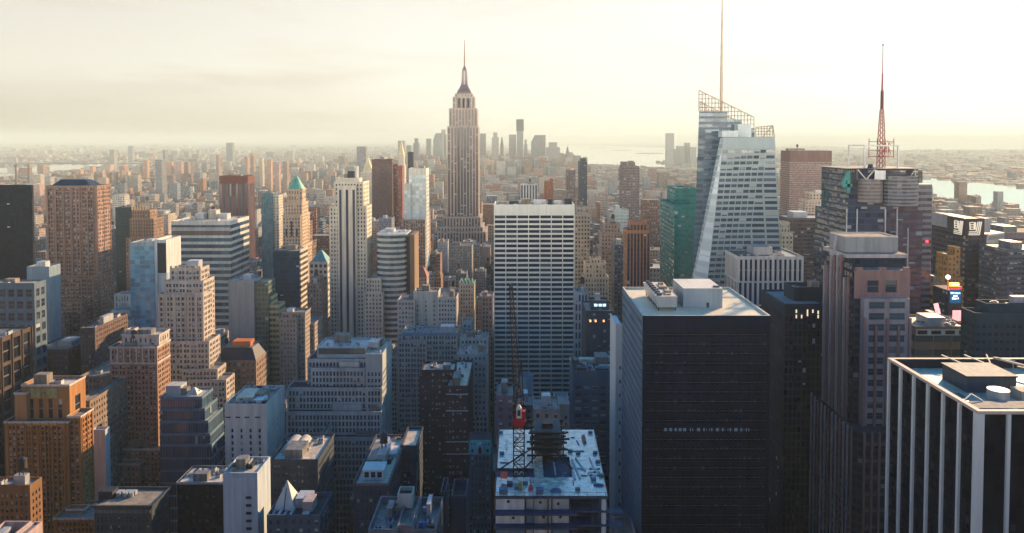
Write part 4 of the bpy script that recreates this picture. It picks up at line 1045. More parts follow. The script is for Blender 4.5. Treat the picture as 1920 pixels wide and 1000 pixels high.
    # things lying on the deck
    def lie(nm, label, cat, px, py, w, d, hh, c_, group=None, rz=0.0, shape=None):
        x, y = GP(px, py, z); m_ = plain('deck_%s_%02x%02x%02x' % (nm, *[int(v * 255) for v in c_]), c_, .6, amt=.3, sc=.6); q = MB()
        if shape == 'roll':
            n = 8; q.taper([(-w / 2, -d / 2), (w / 2, -d / 2), (w / 2, d / 2), (-w / 2, d / 2)], 0, [(-w / 4, -d / 2), (w / 4, -d / 2), (w / 4, d / 2), (-w / 4, d / 2)], hh)
        elif shape == 'heap':
            rr2 = random.Random(int(px)); n = 9; a = [(w / 2 * math.cos(2 * math.pi * i / n) * rr2.uniform(.8, 1.1), d / 2 * math.sin(2 * math.pi * i / n) * rr2.uniform(.8, 1.1)) for i in range(n)]
            q.taper(a, 0, [(u * .8, v * .8) for u, v in a], hh * .7); q.taper([(u * .8, v * .8) for u, v in a], hh * .7, [(u * .3, v * .3) for u, v in a], hh)
        else:
            q.box(-w / 2, w / 2, -d / 2, d / 2, 0, hh * .9); q.box(-w / 2 - .06, w / 2 + .06, -d / 2 - .06, d / 2 + .06, hh * .9, hh)
        o_ = q.build(nm, m_); o_.location = (x, y, z); o_.rotation_euler = (0, 0, rz); return tag(o_, label, cat, group)
    BL = (.03, .12, .25); G = 'blue crates and tarpaulins on the construction deck'
    lie('tarpaulin', 'largest blue tarpaulin heap at the front edge of the construction deck', 'tarpaulin', 1042, 922, 4.2, 2.2, 1.1, BL, G, shape='heap')
    lie('crate', 'square blue crate beside the largest blue tarpaulin heap', 'crate', 1012, 924, 2.2, 2.0, 1.3, BL, G)
    lie('crate', 'wide blue crate at the deck corner by the edge posts', 'crate', 944, 924, 2.6, 2.0, 1.3, (.04, .14, .25), G)
    lie('crate', 'dark blue crate behind the wide corner crate', 'crate', 956, 911, 1.7, 1.6, 1.2, (.03, .07, .13), G)
    lie('tarpaulin', 'long dark blue tarpaulin at the far side edge of the deck', 'tarpaulin', 1122, 911, 4.2, 1.5, .7, (.03, .07, .16), G, shape='heap')
    for i, (px, py) in enumerate(((1128, 894), (1121, 868), (1116, 851), (1107, 813), (941, 852), (939, 813), (1069, 848), (1084, 852), (1058, 892), (985, 908), (969, 917), (1083, 920), (1113, 901))):
        lie('crate', 'small blue crate %s' % ('on the near side edge of the deck', 'second along the side edge of the deck', 'third along the side edge of the deck', 'at the far outer corner of the deck', 'on the deck behind the crane mast', 'at the far corner of the deck by the crane', 'in front of the hoist platform', 'nearest the cross of white pipes on the deck', 'beside the deck pit of the hoist', 'between the yellow and the red machine', 'beside the yellow machine', 'low on the front rail near the far column', 'in the stack of striped sheets on the deck')[i], 'crate', px, py, 1.5, 1.1, .8, (.04, .13, .2), G)
    lie('material_bundle', 'long brown rounded bundle lying alone on the far bright deck', 'bundle', 1095, 826, 1.5, 6.0, .9, (.1, .085, .085), shape='roll')
    lie('generator', 'small yellow machine at the front of the deck', 'machine', 976, 917, 1.0, 1.4, 2.2, (.4, .27, .03))
    lie('compressor', 'small red and pink machine at the front of the deck', 'machine', 995, 919, 1.7, 1.4, 1.9, (.6, .06, .1), shape='heap')
    for i, (px, py, w_, l_, rz_) in enumerate(((1080, 880, .5, 14, .12), (1074, 884, .5, 12, .05), (1088, 872, .4, 10, .25), (1040, 880, .35, 9, .02), (950, 835, .3, 8, 0), (1110, 870, .3, 9, .1))):
        lie('pipe', 'long pale pipe on the deck, %s' % ('thickest one', 'beside the thickest one', 'slanting most', 'over the hoist pit', 'behind the crane mast', 'near the side edge crates')[i], 'pipe', px, py, w_, l_, .35, (.5, .52, .5), 'pipes lying on the construction deck', rz_)
    for i in range(9):
        px, py = 1108 + (i % 3) * 7, 880 + (i // 3) * 6
        lie('sheet_stack', 'small dark sheet in the checkered stack on the deck', 'sheet', px, py, .9, .6, .25, (.05, .07, .13) if i % 2 == 0 else (.5, .5, .46), 'checkered sheets on the deck', .5)
    rr = random.Random(31)
    for i in range(46):
        x_, y_ = rr.uniform(x0 + 1.5, x1 - 2.5), rr.uniform(Y0 + 1.5, Y1 - 2)
        if (x_ < 5.6 and Y0 + 11 < y_ < Y0 + 19.5) or (2 < x_ < 18.2 and Y0 + 11 < y_ < Y0 + 33) or x_ > x1 - 2 - (y_ - Y0) * .09: continue
        q = MB(); L_ = rr.uniform(1.2, 4.5); q.box(-.14, .14, -L_ / 2, L_ / 2, 0, .16); q.box(-.12, .16, -L_ / 2 + .3, L_ / 2 - .2, .16, .3)
        o_ = q.build('plank', plain('plank_%d' % (i % 4), ((.10, .12, .16), (.30, .24, .16), (.05, .09, .16), (.42, .40, .34))[i % 4], .8)); o_.location = (x_, y_, z); o_.rotation_euler = (0, 0, rr.choice([0, 1.57, .1, 1.4]) + rr.uniform(-.08, .08)); tag(o_, 'loose plank lying on the bright construction deck, one of many alike', 'plank', 'loose planks on the construction deck')
    pnl = MB(); x, y = GP(945, 903, z); pnl.box(x - 1.1, x + 1.1, y, y + .15, z + .9, z + 3.1); pnl.bar((x - 1, y + .08, z), (x - 1, y + .08, z + .9), .12); pnl.bar((x + 1, y + .08, z), (x + 1, y + .08, z + .9), .12)
    tag(pnl.build('safety_screen', plain('screen_orange', (.65, .17, .1), .6)), 'square orange-red safety screen standing at the deck edge', 'screen')
    reserve(x0, x1, Y0, Y1, z, 1000); root_ref('the construction deck', x0, x1, Y0, z)


site()


# ================================================================== lit corner tower with logos, times square signs
def logo(root, o, u, w, h, mat):
    """the nested striped emblem: rungs on one side that turn up into slanted strokes"""
    b = MB(); P = lambda a, z: (o[0] + u[0] * a - u[1] * -.25 * 0 + u[1] * .3, o[1] + u[1] * a - u[0] * .3, o[2] + z)
    s = h * .055
    for k in range(3):
        z = h * .11 * k + h * .03; xr = w * (.84 - .13 * k)
        b.bar(P(w * .02 * k, z), P(xr, z), s); b.bar(P(xr, z), P(xr + w * .15, h * .97), s)
    for k in range(4):
        z = h * (.42 + .165 * k); b.bar(P(w * .06 + w * .02 * k, z), P(w * .40, z), s)
    b.bar(P(w * .08, h * .92), P(w * .12, h * .40), s); b.bar(P(w * .42, h * .40), P(w * .44, h * .93), s); b.bar(P(w * .5, h * .4), P(w * .53, h * .93), s)
    return b.build('logo', mat, root)


def corner_tower():
    r = thing('corner_sign_tower', 'dark glass tower with striped white emblems on both top corners', 'office tower')
    Y0 = 560; xc = X(1809, 412, Y0); zt = Z(411, Y0); Y1 = xc / kx(1747, 408); xr = X(1846, 412, Y0); zb = Z(441, Y0)
    fg = facade('corner_glass', (.10, .085, .09), (.035, .035, .045), .9, .7, .08, (.22, .2, .2), rough=.1, amt=.15)
    b = MB(); b.box(xc, xr, Y0, Y1, 0, zt, 0, 1, bay=3, fl=3.9); b.build('body', [fg, ROOF_GREY], r)
    sg = plain('sign_dark', (.045, .035, .05), .4); gp = plain('sign_grey', (.36, .35, .35), .6)
    ym = xc / kx(1777, 408)
    b = MB(); b.box(xc - .4, xc - .02, Y0 + .4, ym, zb, zt + .5); b.box(xc + .2, xr - .2, Y0 - .4, Y0 - .02, zb, zt + .5); b.build('sign_panel', sg, r)
    b = MB(); b.box(xc - .4, xc - .02, ym + .05, Y1, zb + 3, zt + 1); b.box(xr - .15, X(1857, 412, Y0), Y0 - .2, Y0 + 12, zb + 2, zt + .6, bottom=True); b.build('blank_panel', gp, r)
    wl = glow('logo_white', (.75, .66, .5), .35)
    logo(r, (X(1815, 440, Y0), Y0 - .35, Z(441, Y0)), (1, 0), X(1839, 440, Y0) - X(1815, 440, Y0), Z(415, Y0) - Z(441, Y0), wl)
    ya, yb = xc / kx(1790, 420), xc / kx(1807, 420)
    logo(r, (xc - .35, ya, Z(440, 566)), (0, -1), ya - yb, Z(413, 566) - Z(440, 566), wl)
    br = plain('edge_glint_tan', (.5, .38, .2), .35, .4)
    for k in range(24): part('edge_glint', cube_mesh(br), r, (xc - .35, Y0 - .35, zb - 3 - k * 4.6), (1.1, 1.1, 2.2))  # brass-coloured blocks stand for lit points on the reflecting corner
    # striped facet leaning out to the right
    b = MB(); z1, z2 = Z(440, Y0), 0
    a0, a1 = X(1851, 441, Y0), X(1871, 436, Y0 + 20); g0, g1 = X(1835, 558, Y0), X(1871, 552, Y0 + 20); zg = Z(558, Y0); t = (z1 - 0) / (z1 - zg); q0 = a0 + (g0 - a0) * t
    nfl = z1 / 6.2
    b.face([(q0, Y0 - .5, 0), (a1, Y0 + 12, 0), (a1, Y0 + 12, z1), (a0, Y0 - .5, z1)], 0, [(0, -nfl), (1, -nfl), (1, 0), (0, 0)]); b.face([(a0, Y0 - .5, z1), (a1, Y0 + 12, z1), (a1, Y0 + 30, z1), (xr, Y0 + 30, z1)], 1)
    b.face([(q0, Y0 - .5, 0), (a0, Y0 - .5, z1), (xr, Y0 + 12, z1), (xr, Y0 + 12, 0)], 1)
    b.build('striped_facet', [facade('facet_stripes', (.52, .47, .43), (.12, .11, .12), 1, .5, 0, rough=.4), gp], r)
    b = MB(); b.bar((q0, Y0 - .7, 0), (a0, Y0 - .7, z1 + .5), .9); b.build('edge_trim', WHITE_STONE, r)
    reserve(xc, a1, Y0, Y1, zt, 560); root_ref('the tower with striped emblems', xc, xr, Y0, 180)
    # slab to its right
    hero('mauve_office_slab', 'broad mauve-grey office slab with dark top band, right of the emblem tower', 'office tower', [(1872, 1990, 436, 600, 40)], sty((.24, .19, .19), key='mauve', wf=.9, hf=.35, bay=3, top=4, roof=ROOF_TAN), 640, 'the broad mauve-grey slab', 3)
    hero('slant_roof_tower', 'dark blue-grey tower with slanting roof line at the photo edge', 'office tower', [(1886, 1990, 468, 520, 30), (1878, 1890, 470, 519, 8)], sty((.12, .13, .15), key='slant_grey', wf=.85, hf=.5, bay=3, par=.6), 640, 'the slant-roofed tower', 2)
    # orange stepped hotel
    hero('stepped_orange_tower', 'slim stepped orange masonry tower glowing in the evening sun', 'tower', [(1791, 1801, 464, 500, 9), (1778, 1793, 478, 498, 14), (1768.5, 1777, 497, 497, 9), (1763, 1806, 520, 495, 14)], sty((.50, .27, .09), key='stepped_orange', wf=.35, hf=.5, bay=2.6, par=.6, blind=.1), 545, 'the slim orange stepped tower', 0)
    hero('striped_orange_block', 'low orange block with horizontal brown stripes under the stepped orange tower', 'office block', [(1748.5, 1776, 531, 470, 14)], sty((.42, .22, .12), key='striped_orange', wf=1, hf=.5, bay=3, fl=5.5, glass=(.06, .05, .05), blind=0), 570, 'the low orange striped block', 1)
    # sign tower
    r = thing('sign_tower', 'narrow tower stacked with glowing signs and a white ball on top', 'tower')
    Y0 = 440; q = lambda px, py: (X(px, py, Y0), Z(py, Y0))
    (x0, z1), (x1, z0) = q(1778, 545), q(1802, 600)
    b = MB(); b.box(x0, x1, Y0, Y0 + 16, 0, z1, 0, bay=3, fl=4); b.build('body', facade('sign_tower_wall', (.06, .06, .07), wf=.6, hf=.5), r)
    (a, zb_), (c, zt_) = q(1780, 568), q(1801, 542); part('video_screen', cube_mesh(glow('screen_blue', (.004, .06, .14), .7)), r, ((a + c) / 2, Y0 - .35, zb_), (c - a, .5, zt_ - zb_))
    (a, zb_), (c, zt_) = q(1778.5, 541.6), q(1802, 537.4); part('red_sign', cube_mesh(glow('sign_red', (.9, .01, .01), 1.4)), r, ((a + c) / 2, Y0 - .4, zb_), (c - a, .7, zt_ - zb_))
    (a, zb_), (c, zt_) = q(1781, 537.2), q(1798, 530.5); part('amber_sign', cube_mesh(glow('sign_amber', (1, .35, .04), 1.6)), r, ((a + c) / 2, Y0 + .2, zb_), (c - a, 1.4, zt_ - zb_)); part('amber_band', cube_mesh(glow('sign_yellow', (1, .75, .3), 1.6)), r, ((a + c) / 2 + .2, Y0 - .6, zb_ + .6), ((c - a) * .8, .2, (zt_ - zb_) * .4))
    cu = bpy.data.curves.new('screen_text', 'FONT'); cu.body = 'We love\nyou\nShine!'; cu.align_x = 'CENTER'; cu.align_y = 'CENTER'; cu.size = 1.75; cu.space_line = .95; cu.offset = .05; cu.extrude = .02
    tt = bpy.data.objects.new('screen_text', cu); COL.objects.link(tt); bpy.context.view_layer.update(); tme = bpy.data.meshes.new_from_object(tt.evaluated_get(bpy.context.evaluated_depsgraph_get())); bpy.data.objects.remove(tt); tme.materials.clear(); tme.materials.append(glow('text_white', (.7, .9, 1), 1.6)); t = bpy.data.objects.new('screen_text', tme); COL.objects.link(t); t.parent = r; (a, zz) = q(1790.2, 554.5); t.location = (a, Y0 - .66, zz); t.rotation_euler = (math.pi / 2, 0, 0)
    (a, zz) = q(1783, 521.5); me = bpy.data.meshes.new('ball'); import bmesh; bm = bmesh.new(); bmesh.ops.create_uvsphere(bm, u_segments=16, v_segments=10, radius=1.35); bm.to_mesh(me); bm.free(); me.materials.append(glow('ball_white', (1, .95, .85), 2.0)); part('ball', me, r, (a, Y0 + 3, zz))
    b = MB(); b.bar((a, Y0 + 3, z1), (a, Y0 + 3, zz), .35); b.build('ball_pole', METAL_PALE, r)
    reserve(x0, x1, Y0, Y0 + 16, z1, 590); root_ref('the glowing sign tower', x0, x1, Y0, 160)
    for nm, lb, pa, pb, ya_, sl in (('pink_billboard', 'leaning pink lit billboard above the low tan roof', (1750, 570), (1766, 591), 420, 3), ('pink_billboard', 'upright pink lit billboard beside the glowing sign tower', (1786, 582), (1803, 602), 415, 0)):
        xa, za = X(pa[0], pa[1], ya_), Z(pa[1], ya_); xb, zb2 = X(pb[0], pb[1], ya_), Z(pb[1], ya_)
        bb = thing(nm, lb, 'billboard', group='pink lit billboards'); k = MB(); k.face([(xa + sl * .6, ya_, zb2), (xb + sl * .4, ya_ + sl, zb2), (xb - sl * .2, ya_ + sl, za), (xa, ya_, za)]); k.build('screen', glow('pink_screen', (.85, .38, .36), .75), bb)
        k = MB(); k.box(xa, xb, ya_ + 3.2, ya_ + 9, 0, zb2 + 1); k.bar(((xa + xb) / 2, ya_ + 3.3, zb2), ((xa + xb) / 2, ya_ + .8, zb2 + 2), .5); k.build('support_block', ROOF_GREY, bb)


corner_tower()
# ================================================================== the other towers, near to far
W_ = sty
hero('pier_office_block', 'white ribbed office block with tall dark window slots and a banded waist', 'office tower',
     [(1384, 1507, 481, 470, -1352)], W_((.62, .58, .50), key='ribbed_white', glass=(.012, .018, .035), bay=3.3, fl=15.5, wf=.52, hf=.93, holes=True, d=1.0, blind=0, top=1.6, edge=.6, roof=ROOF_GREY, cap=100), 560, 'the white ribbed block', 9, 11)
hero('chamfered_dark_tower', 'dark blue-black tower with a rooftop box and a few lit tall windows', 'office tower',
     [(1471, 1548, 570, 370, -1427)], W_((.035, .045, .06), key='blue_black', glass=(.008, .012, .02), wf=.6, hf=.7, bay=2.4, fl=3.9, blind=.02, roof=plain('roof_blue_grey', (.30, .29, .25), .85), top=6), 1000, 'the dark chamfered tower', 0, 12)
r_, res_ = hero('rooftop_box', 'x', 'x', [(1488, 1552, 539, 381, 14)], W_((.03, .045, .055), key='box_dark', wf=.01, hf=.01, par=2.2, top=9, roof=ROOF_GREY), 562, None, 2, 13)
for o_ in list(r_.children): o_.parent = bpy.data.objects['chamfered_dark_tower']
bpy.data.objects.remove(r_); REFS.pop()
for px, py in ((1493, 584), (1493, 594), (1503, 594), (1514, 584), (1514, 590), (1524, 584), (1534, 586), (1534, 594)):
    part('lit_window', cube_mesh(glow('lit_warm', (.9, .68, .45), .55)), bpy.data.objects['chamfered_dark_tower'], (X(px, py, 370), 369.95, Z(py + 3, 370)), (.7, .2, 1.8))
TEAL = W_((.025, .21, .19), key='teal', spec=.9, glass=(.012, .10, .10), wf=.95, hf=.62, bay=3, fl=3.8, span=None, rough=.07, blind=.04, par=1.5, roof=ROOF_TAN)
hero('teal_glass_tower', 'emerald green glass tower with a taller rear block, left of the faceted tower', 'office tower',
     [(1266, 1306, 353, 624, 34), (1264.5, 1304, 384, 600, -1238)], TEAL, 530, 'the emerald glass tower', 3, 14)
hero('dark_frame_slab', 'flat brown-grey slab with a darker frame round its broad face', 'office tower', [(1481, 1560, 283, 1200, -1464)],
     W_((.20, .115, .10), key='penn_brown', wf=.99, hf=.55, bay=2.2, fl=3.7, glass=(.13, .09, .08), blind=0, top=18, rough=.4), 405, 'the flat brown slab', 3, 15)
hero('gothic_block', 'cream gothic stepped block standing before the flat brown slab', 'office block', [(1518, 1560, 362, 900, 16), (1510, 1562, 376, 897, 22), (1514, 1585, 398, 890, 30)],
     W_((.62, .47, .34), key='gothic_cream', wf=.4, hf=.55, bay=4, cornice=.4), 412, 'the cream gothic block', 2, 16)
hero('brown_glass_block', 'wide brown glass block with faint horizontal bands behind the granite tower', 'office block', [(1478, 1567, 409, 690, 34)],
     W_((.16, .125, .115), key='brown_glass', wf=.96, hf=.55, bay=3, glass=(.06, .05, .05), blind=.08), 560, 'the wide brown glass block', 3, 17)
hero('cream_window_tower', 'small cream tower with square windows stepping down behind the ribbed block', 'tower', [(1464.5, 1481, 417, 565, 12), (1466, 1487, 439, 560, 16)],
     W_((.60, .56, .46), key='cream_square', wf=.42, hf=.5, bay=2.6, fl=3.6), 500, 'the small cream window tower', 1, 18)
hero('low_banded_block', 'low flat-roofed block with tan band and white window strip by the signs', 'office block', [(1716, 1820, 612, 380, 26)],
     W_((.30, .19, .14), key='tan_banded', wf=.95, hf=.45, bay=9, fl=7.5, glass=(.03, .05, .06), blind=.2, top=3, roof=ROOF_PALE), 668, 'the low banded block', 9, 19)
r_ = bpy.data.objects['low_banded_block']; zz_ = Z(627, 380)
for k in range(4):
    for j in range(3): part('window', cube_mesh(METAL_DARK), r_, (X(1722 + k * 26 + j * 7, 625, 380), 379.9, zz_), (3.0 if j == 1 else 1.2, .3, 2.1))
part('window_band', cube_mesh(WHITE_STONE), r_, (X(1768, 625, 380), 379.97, zz_ - .6), (28.5, .2, 3.3))
hero('teal_shadow_block', 'dark teal flat block with a rimmed rooftop box at the photo edge', 'office block', [(1850, 1960, 569, 352, -1829), (1829, 1975, 587, 346, -1802)],
     W_((.03, .07, .085), key='teal_dark', wf=.6, hf=.4, bay=3, glass=(.012, .025, .035), blind=.03, par=2.0, top=5, roof=ROOF_TAR), 700, 'the dark teal block', 3, 20, capm=None)
# centre right, middle distance
BR = W_((.40, .19, .105), key='orange_brick', wf=.62, hf=.7, bay=2.5, fl=3.7, span=(.07, .05, .05), glass=(.03, .03, .04), blind=.05, top=2.5)
hero('orange_rib_tower', 'dark tower with orange-brown vertical ribs and a rounded copper crown', 'tower', [(1181, 1213, 416, 562, 12), (1175.5, 1219, 432, 560, 20)], BR, 535, 'the orange-ribbed tower', 1, 21)
hero('slant_top_tower', 'grey slender residential tower with an orange slanted top', 'tower', [(1166.5, 1191, 304, 1003, 18), (1166, 1199, 312, 1000, 24)], W_((.22, .17, .15), key='slant_brown', wf=.7, hf=.5, bay=3, glass=(.06, .06, .07), blind=.15), 440, 'the grey slant-topped tower', 1, 22)
hero('dark_slender_tower', 'slender dark slate tower with a rounded top in the haze', 'tower', [(1088, 1098.5, 297, 1102, 10), (1085.5, 1101, 303, 1100, 16)], W_((.07, .08, .10), key='slate_dark', wf=.8, hf=.5, bay=2.5, blind=.02), 392, 'the slender slate tower', 0, 23)
hero('hazy_brown_tower', 'thin hazy brown tower beside the slender slate tower', 'tower', [(1062, 1079, 319, 1250, 16)], W_((.20, .15, .13), key='hazy_brown', wf=.5, hf=.5), 380, 'the thin hazy brown tower', 1, 24)
hero('pale_glass_block', 'pale green-white glass block among the brown towers', 'office block', [(1150, 1179, 394, 800, 20)], W_((.52, .56, .48), key='pale_glass', wf=.9, hf=.4, bay=3, glass=(.22, .28, .26), blind=.1), 440, 'the pale glass block', 2, 25)
hero('pink_stepped_tower', 'warm pink stepped masonry tower left of the orange-ribbed tower', 'tower', [(1134, 1163, 420, 700, 14), (1128, 1168, 438, 696, 22), (1128, 1172, 470, 690, 30)], W_((.48, .33, .24), key='pink_masonry', wf=.42, hf=.5, cornice=.5), 540, 'the pink stepped tower', 1, 26)
hero('blue_grey_tower', 'blue-grey tower in front of the pink stepped tower', 'tower', [(1152, 1177, 459, 640, 18)], W_((.16, .19, .22), key='blue_grey', wf=.5, hf=.5), 560, 'the blue-grey tower', 2, 27)
hero('cream_deco_tower', 'cream stepped tower with a small dark bulkhead, right of the white slab', 'tower', [(1107, 1127, 484, 606, 8), (1097, 1137, 494, 602, 16), (1095, 1142, 520, 598, 22)], W_((.58, .52, .40), key='cream_deco', wf=.45, hf=.6, bay=2.6, holes=True, cap=60), 562, 'the cream deco tower', 1, 28)
hero('stepped_masonry_tower', 'grey-tan window-ridden tower peeping out beside the white slab', 'tower', [(1082, 1103, 389, 644, 14), (1078, 1106, 402, 640, 24)], W_((.42, .37, .29), key='tan_tower', wf=.5, hf=.55, bay=2.6), 545, 'the tan tower by the white slab', 1, 29)
hero('striped_white_block', 'small dark block with white vertical stripes in the hazy middle distance', 'office block', [(976, 1008, 346, 1100, 22)], W_((.58, .57, .5), key='white_stripes', wf=.6, hf=1, bay=4.6, glass=(.04, .05, .07), blind=0), 380, 'the white-striped hazy block', 1, 30)
hero('red_brick_block', 'rust red brick tower just above the white slab roof', 'tower', [(1021, 1033, 340, 1160, 18), (1031, 1038, 335, 1164, 14)], W_((.42, .17, .10), key='rust_brick', wf=.35, hf=.5), 380, 'the rust red tower', 1, 31)
hero('small_pale_block', 'small pale block with dark openings beside the white slab', 'office block', [(1078, 1102, 548, 530, 18)], W_((.42, .46, .44), key='pale_small', wf=.5, hf=.7, bay=2.6, fl=7), 570, 'the small pale block', 1, 32)
r_, q_ = hero('sign_roof_block', 'dark block with a lit rooftop sign and three orange windows', 'office block', [(1108, 1142, 564, 492, 10), (1098, 1150, 583, 485, 30)], W_((.06, .085, .095), key='teal_block', wf=.5, hf=.6, bay=3.4, holes=True, cap=60, blind=.1), 690, 'the block with the lit roof sign', 1, 33)
for i, (pa, pb) in enumerate(((1114, 1120), (1122.5, 1128), (1130, 1136))):
    a, c = X(pa, 572, 491.6), X(pb, 572, 491.6); b = MB(); z0, z1 = Z(575, 491), Z(570.5, 491)
    b.box(a, c, 491.3, 491.6, z0, z1); b.build('sign_letter', glow('sign_pale', (.6, .85, .95), .8), r_)
    
for px in (1107, 1117, 1132): part('lit_window', cube_mesh(glow('lit_orange', (1, .4, .15), 1.2)), r_, (X(px, 602, 485), 484.9, Z(604, 485)), (1.1, .2, 1.5))
r_, q_ = hero('teal_flat_block', 'flat teal-grey office block with busy roof garden beside the near-black tower', 'office block', [(1074, 1157, 696, 420, 28)], W_((.10, .16, .19), key='teal_flat', wf=.7, hf=.5, bay=4.5, fl=4.2, holes=True, cap=100, glass=(.02, .04, .055), blind=.08, top=8, roof=ROOF_TAR), 880, 'the flat teal block', 16, 34)
for px, py, w_, d_, h_, m_ in ((1104, 668, 12, 5, 2.2, ROOF_PALE), (1137, 664, 12, 4, 2.5, WHITE_STONE), (1137, 684, 9, 3, 1.8, METAL_PALE), (1090, 690, 6, 4, 2.0, METAL_DARK)):
    y_ = 420 + (696 - py) * .75; part('roof_shed', cube_mesh(m_), r_, (X(px, 690, y_), y_, q_[0][4] - 1), (w_, d_, h_))
# ---- left of centre
C5 = (.64, .56, .42)
st5 = W_(C5, key='limestone_cream', bay=2.7, fl=3.75, wf=.46, hf=.56, holes=True, blind=.15, cap=100, glass=(.02, .03, .05))
r_, q_ = hero('striped_cream_tower', 'tall cream tower with three dark vertical stripes down its face', 'skyscraper',
     [(626, 681, 341, 642, -692), (630, 674, 334, 645, 12, W_(C5, key='limestone_cream', wf=.01, hf=.01, par=1.5)), (617, 687.5, 387, 640.6, 22), (685, 714, 522, 637, 26), (683, 717.5, 548, 633, -722)],
     st5, 645, 'the tall cream striped tower', 3, 40)
b = MB(); zt_, zb_ = Z(356, 640), Z(660, 640)
xa_, xb_ = X(633, 356, 640), X(668, 356, 640); b.box(xa_, xb_, 638.9, 640.7, zb_, Z(348, 640)); b.build('stripe_bay', plain('limestone_cream', C5), r_)
for px in (638, 650.5, 663): part('dark_stripe', cube_mesh(pane_mat('stripe_glass', (.012, .02, .04), 0)), r_, (X(px, 356, 638.9), 638.9, zb_), (2.1, .3, zt_ - zb_))
for i, (a_, c_) in enumerate(((646, 652), (653, 664), (668, 671))):
    x_ = X((a_ + c_) / 2, 330, 650); part('rooftop_plant', cube_mesh((ROOF_TAN, METAL_DARK, METAL_PALE)[i]), r_, (x_, 651, q_[1][4] - 1.5), (X(c_, 330, 650) - X(a_, 330, 650), 5, (5, 7.5, 12)[i]))
stL = W_((.33, .20, .145), key='lincoln_brick', pair=.08, pil=4, bay=2.6, fl=3.7, wf=.58, hf=.62, holes=True, blind=.4, cap=100, glass=(.025, .03, .045), cornice=.5)
r_, q_ = hero('brown_brick_tower', 'massive brown brick tower with dark hipped roof and orange sunlit side', 'skyscraper',
     [(86, 181, 349, 650, -207), (76, 175, 521, 643, -214), (68, 152, 566, 634, 26), (62, 120, 590, 626, 20)], stL, 690, 'the massive brown brick tower', 0, 41)
x0, x1, y0, y1, z = q_[0]
b = MB(); b.taper([(x0 + 3, y0 + 2), (x1 - 6, y0 + 2), (x1 - 6, y1 - 2), (x0 + 3, y1 - 2)], z - .5, [(x0 + 9, y0 + 7), (x1 - 14, y0 + 7), (x1 - 14, y1 - 7), (x0 + 9, y1 - 7)], z + 5.5); b.build('hipped_roof', plain('slate_roof', (.02, .035, .06), .5), r_)
for i in range(7): part('pilaster', cube_mesh(mats_of(stL)[0]), r_, (x0 + 1.2 + i * (x1 - x0 - 2.4) / 6, y0 - .3, q_[1][4]), (1.5, .6, z - q_[1][4] - 1))
hero('black_slab_tower', 'black glass slab tower at the photo edge beside the brown brick tower', 'office tower', [(-60, 59, 347, 570, -62.5)], W_((.006, .010, .018), key='black_slab', wf=.9, hf=.6, bay=2.5, glass=(.004, .007, .012), blind=.005, rough=.6, spec=.06, span=(.014, .018, .03), top=3, roof=ROOF_TAN), 530, 'the black slab tower', 6, 42)
stC = W_((.12, .165, .19), key='blue_stone', bay=6.2, fl=8.5, wf=.66, hf=.62, holes=True, blind=.1, cap=100, glass=(.012, .02, .035), top=3.0, roof=ROOF_PALE)
hero('square_window_block', 'grey-blue block with large square dark windows below the black slab', 'office block', [(-40, 64, 531, 505, -86), (50, 92, 500, 560, 14, W_((.22, .29, .32), key='blue_stone_pale', wf=.01, hf=.01))], stC, 606, 'the square-windowed block', 5, 43)
stB = W_((.10, .066, .046), key='bronze', bay=8, fl=14, wf=.72, hf=.86, holes=True, blind=0, cap=60, glass=(.008, .012, .018), d=.8, top=1.6)
xb_ = X(60, 612, 420); xa_ = xb_ - 46; zb_ = Z(612, 420); r_ = thing('bronze_window_block', 'dark bronze block with tall slot windows and sunlit top edge, front left', 'office block'); pn_ = []
tier(r_, xa_, xb_, 345, 420, zb_, stB, zb_ - 60, panes=pn_); put_panes(r_, pn_, pane_mat('bronze_glass', (.008, .012, .02), 0), 80); clutter(r_, xa_ + 1, xb_ - 1, 346, 419, zb_ - 1, random.Random(4), 26)
for k in range(10): part('mullion_fin', cube_mesh(plain('bronze', (.10, .066, .046))), r_, (xb_ + .28, 345.3 + k * 8.26, 30), (.5, .7, zb_ - 29.5))
reserve(xa_, xb_, 345, 420, zb_, 800); root_ref('the bronze slot-window block', xa_, xb_, 380, zb_)
stF = W_((.38, .165, .052), key='orange_brick_near', pair=.04, pil=2, bay=1.95, fl=2.75, wf=.55, hf=.62, holes=True, blind=.42, cap=100, glass=(.02, .028, .04), top=1.5, edge=1.6, cornice=.25)
r_, q_ = hero('orange_deco_tower', 'orange brick deco tower with gilded mosaic panel, front left corner', 'skyscraper',
     [(40, 130, 722, 350, 13, W_((.40, .18, .06), key='orange_brick_top', bay=3.1, fl=13, wf=.42, hf=.74, holes=True, blind=.1, top=5.4, edge=5.5, cornice=.2, cap=60, roof=ROOF_PALE)), (27, 49, 737, 347.5, 12, W_((.50, .24, .10), key='orange_brick_pale', wf=.01, hf=.01, cornice=.3, roof=ROOF_PALE)), (8, 128, 791, 344, 10), (126, 151, 781, 345.5, -175), (124, 158, 955, 340, 4), (100, 180, 972, 333, 16)],
     stF, 1000, 'the orange deco tower', 2, 44, holes_bot=1010, capm=plain('terracotta_pale', (.58, .50, .42), .7))
b = MB(); xa_, xb_ = X(56, 735, 350), X(109, 735, 350); z0_, z1_ = Z(746, 350), Z(728, 350); b.box(xa_, xb_, 349.5, 350.2, z0_, z1_); po = b.build('mosaic_panel', plain('mosaic_green_gold', (.36, .34, .14), .5, amt=.5, sc=1.2), r_)
b = MB(); n = 16; cx_, cz_ = (xa_ + xb_) / 2, (z0_ + z1_) / 2 - .2
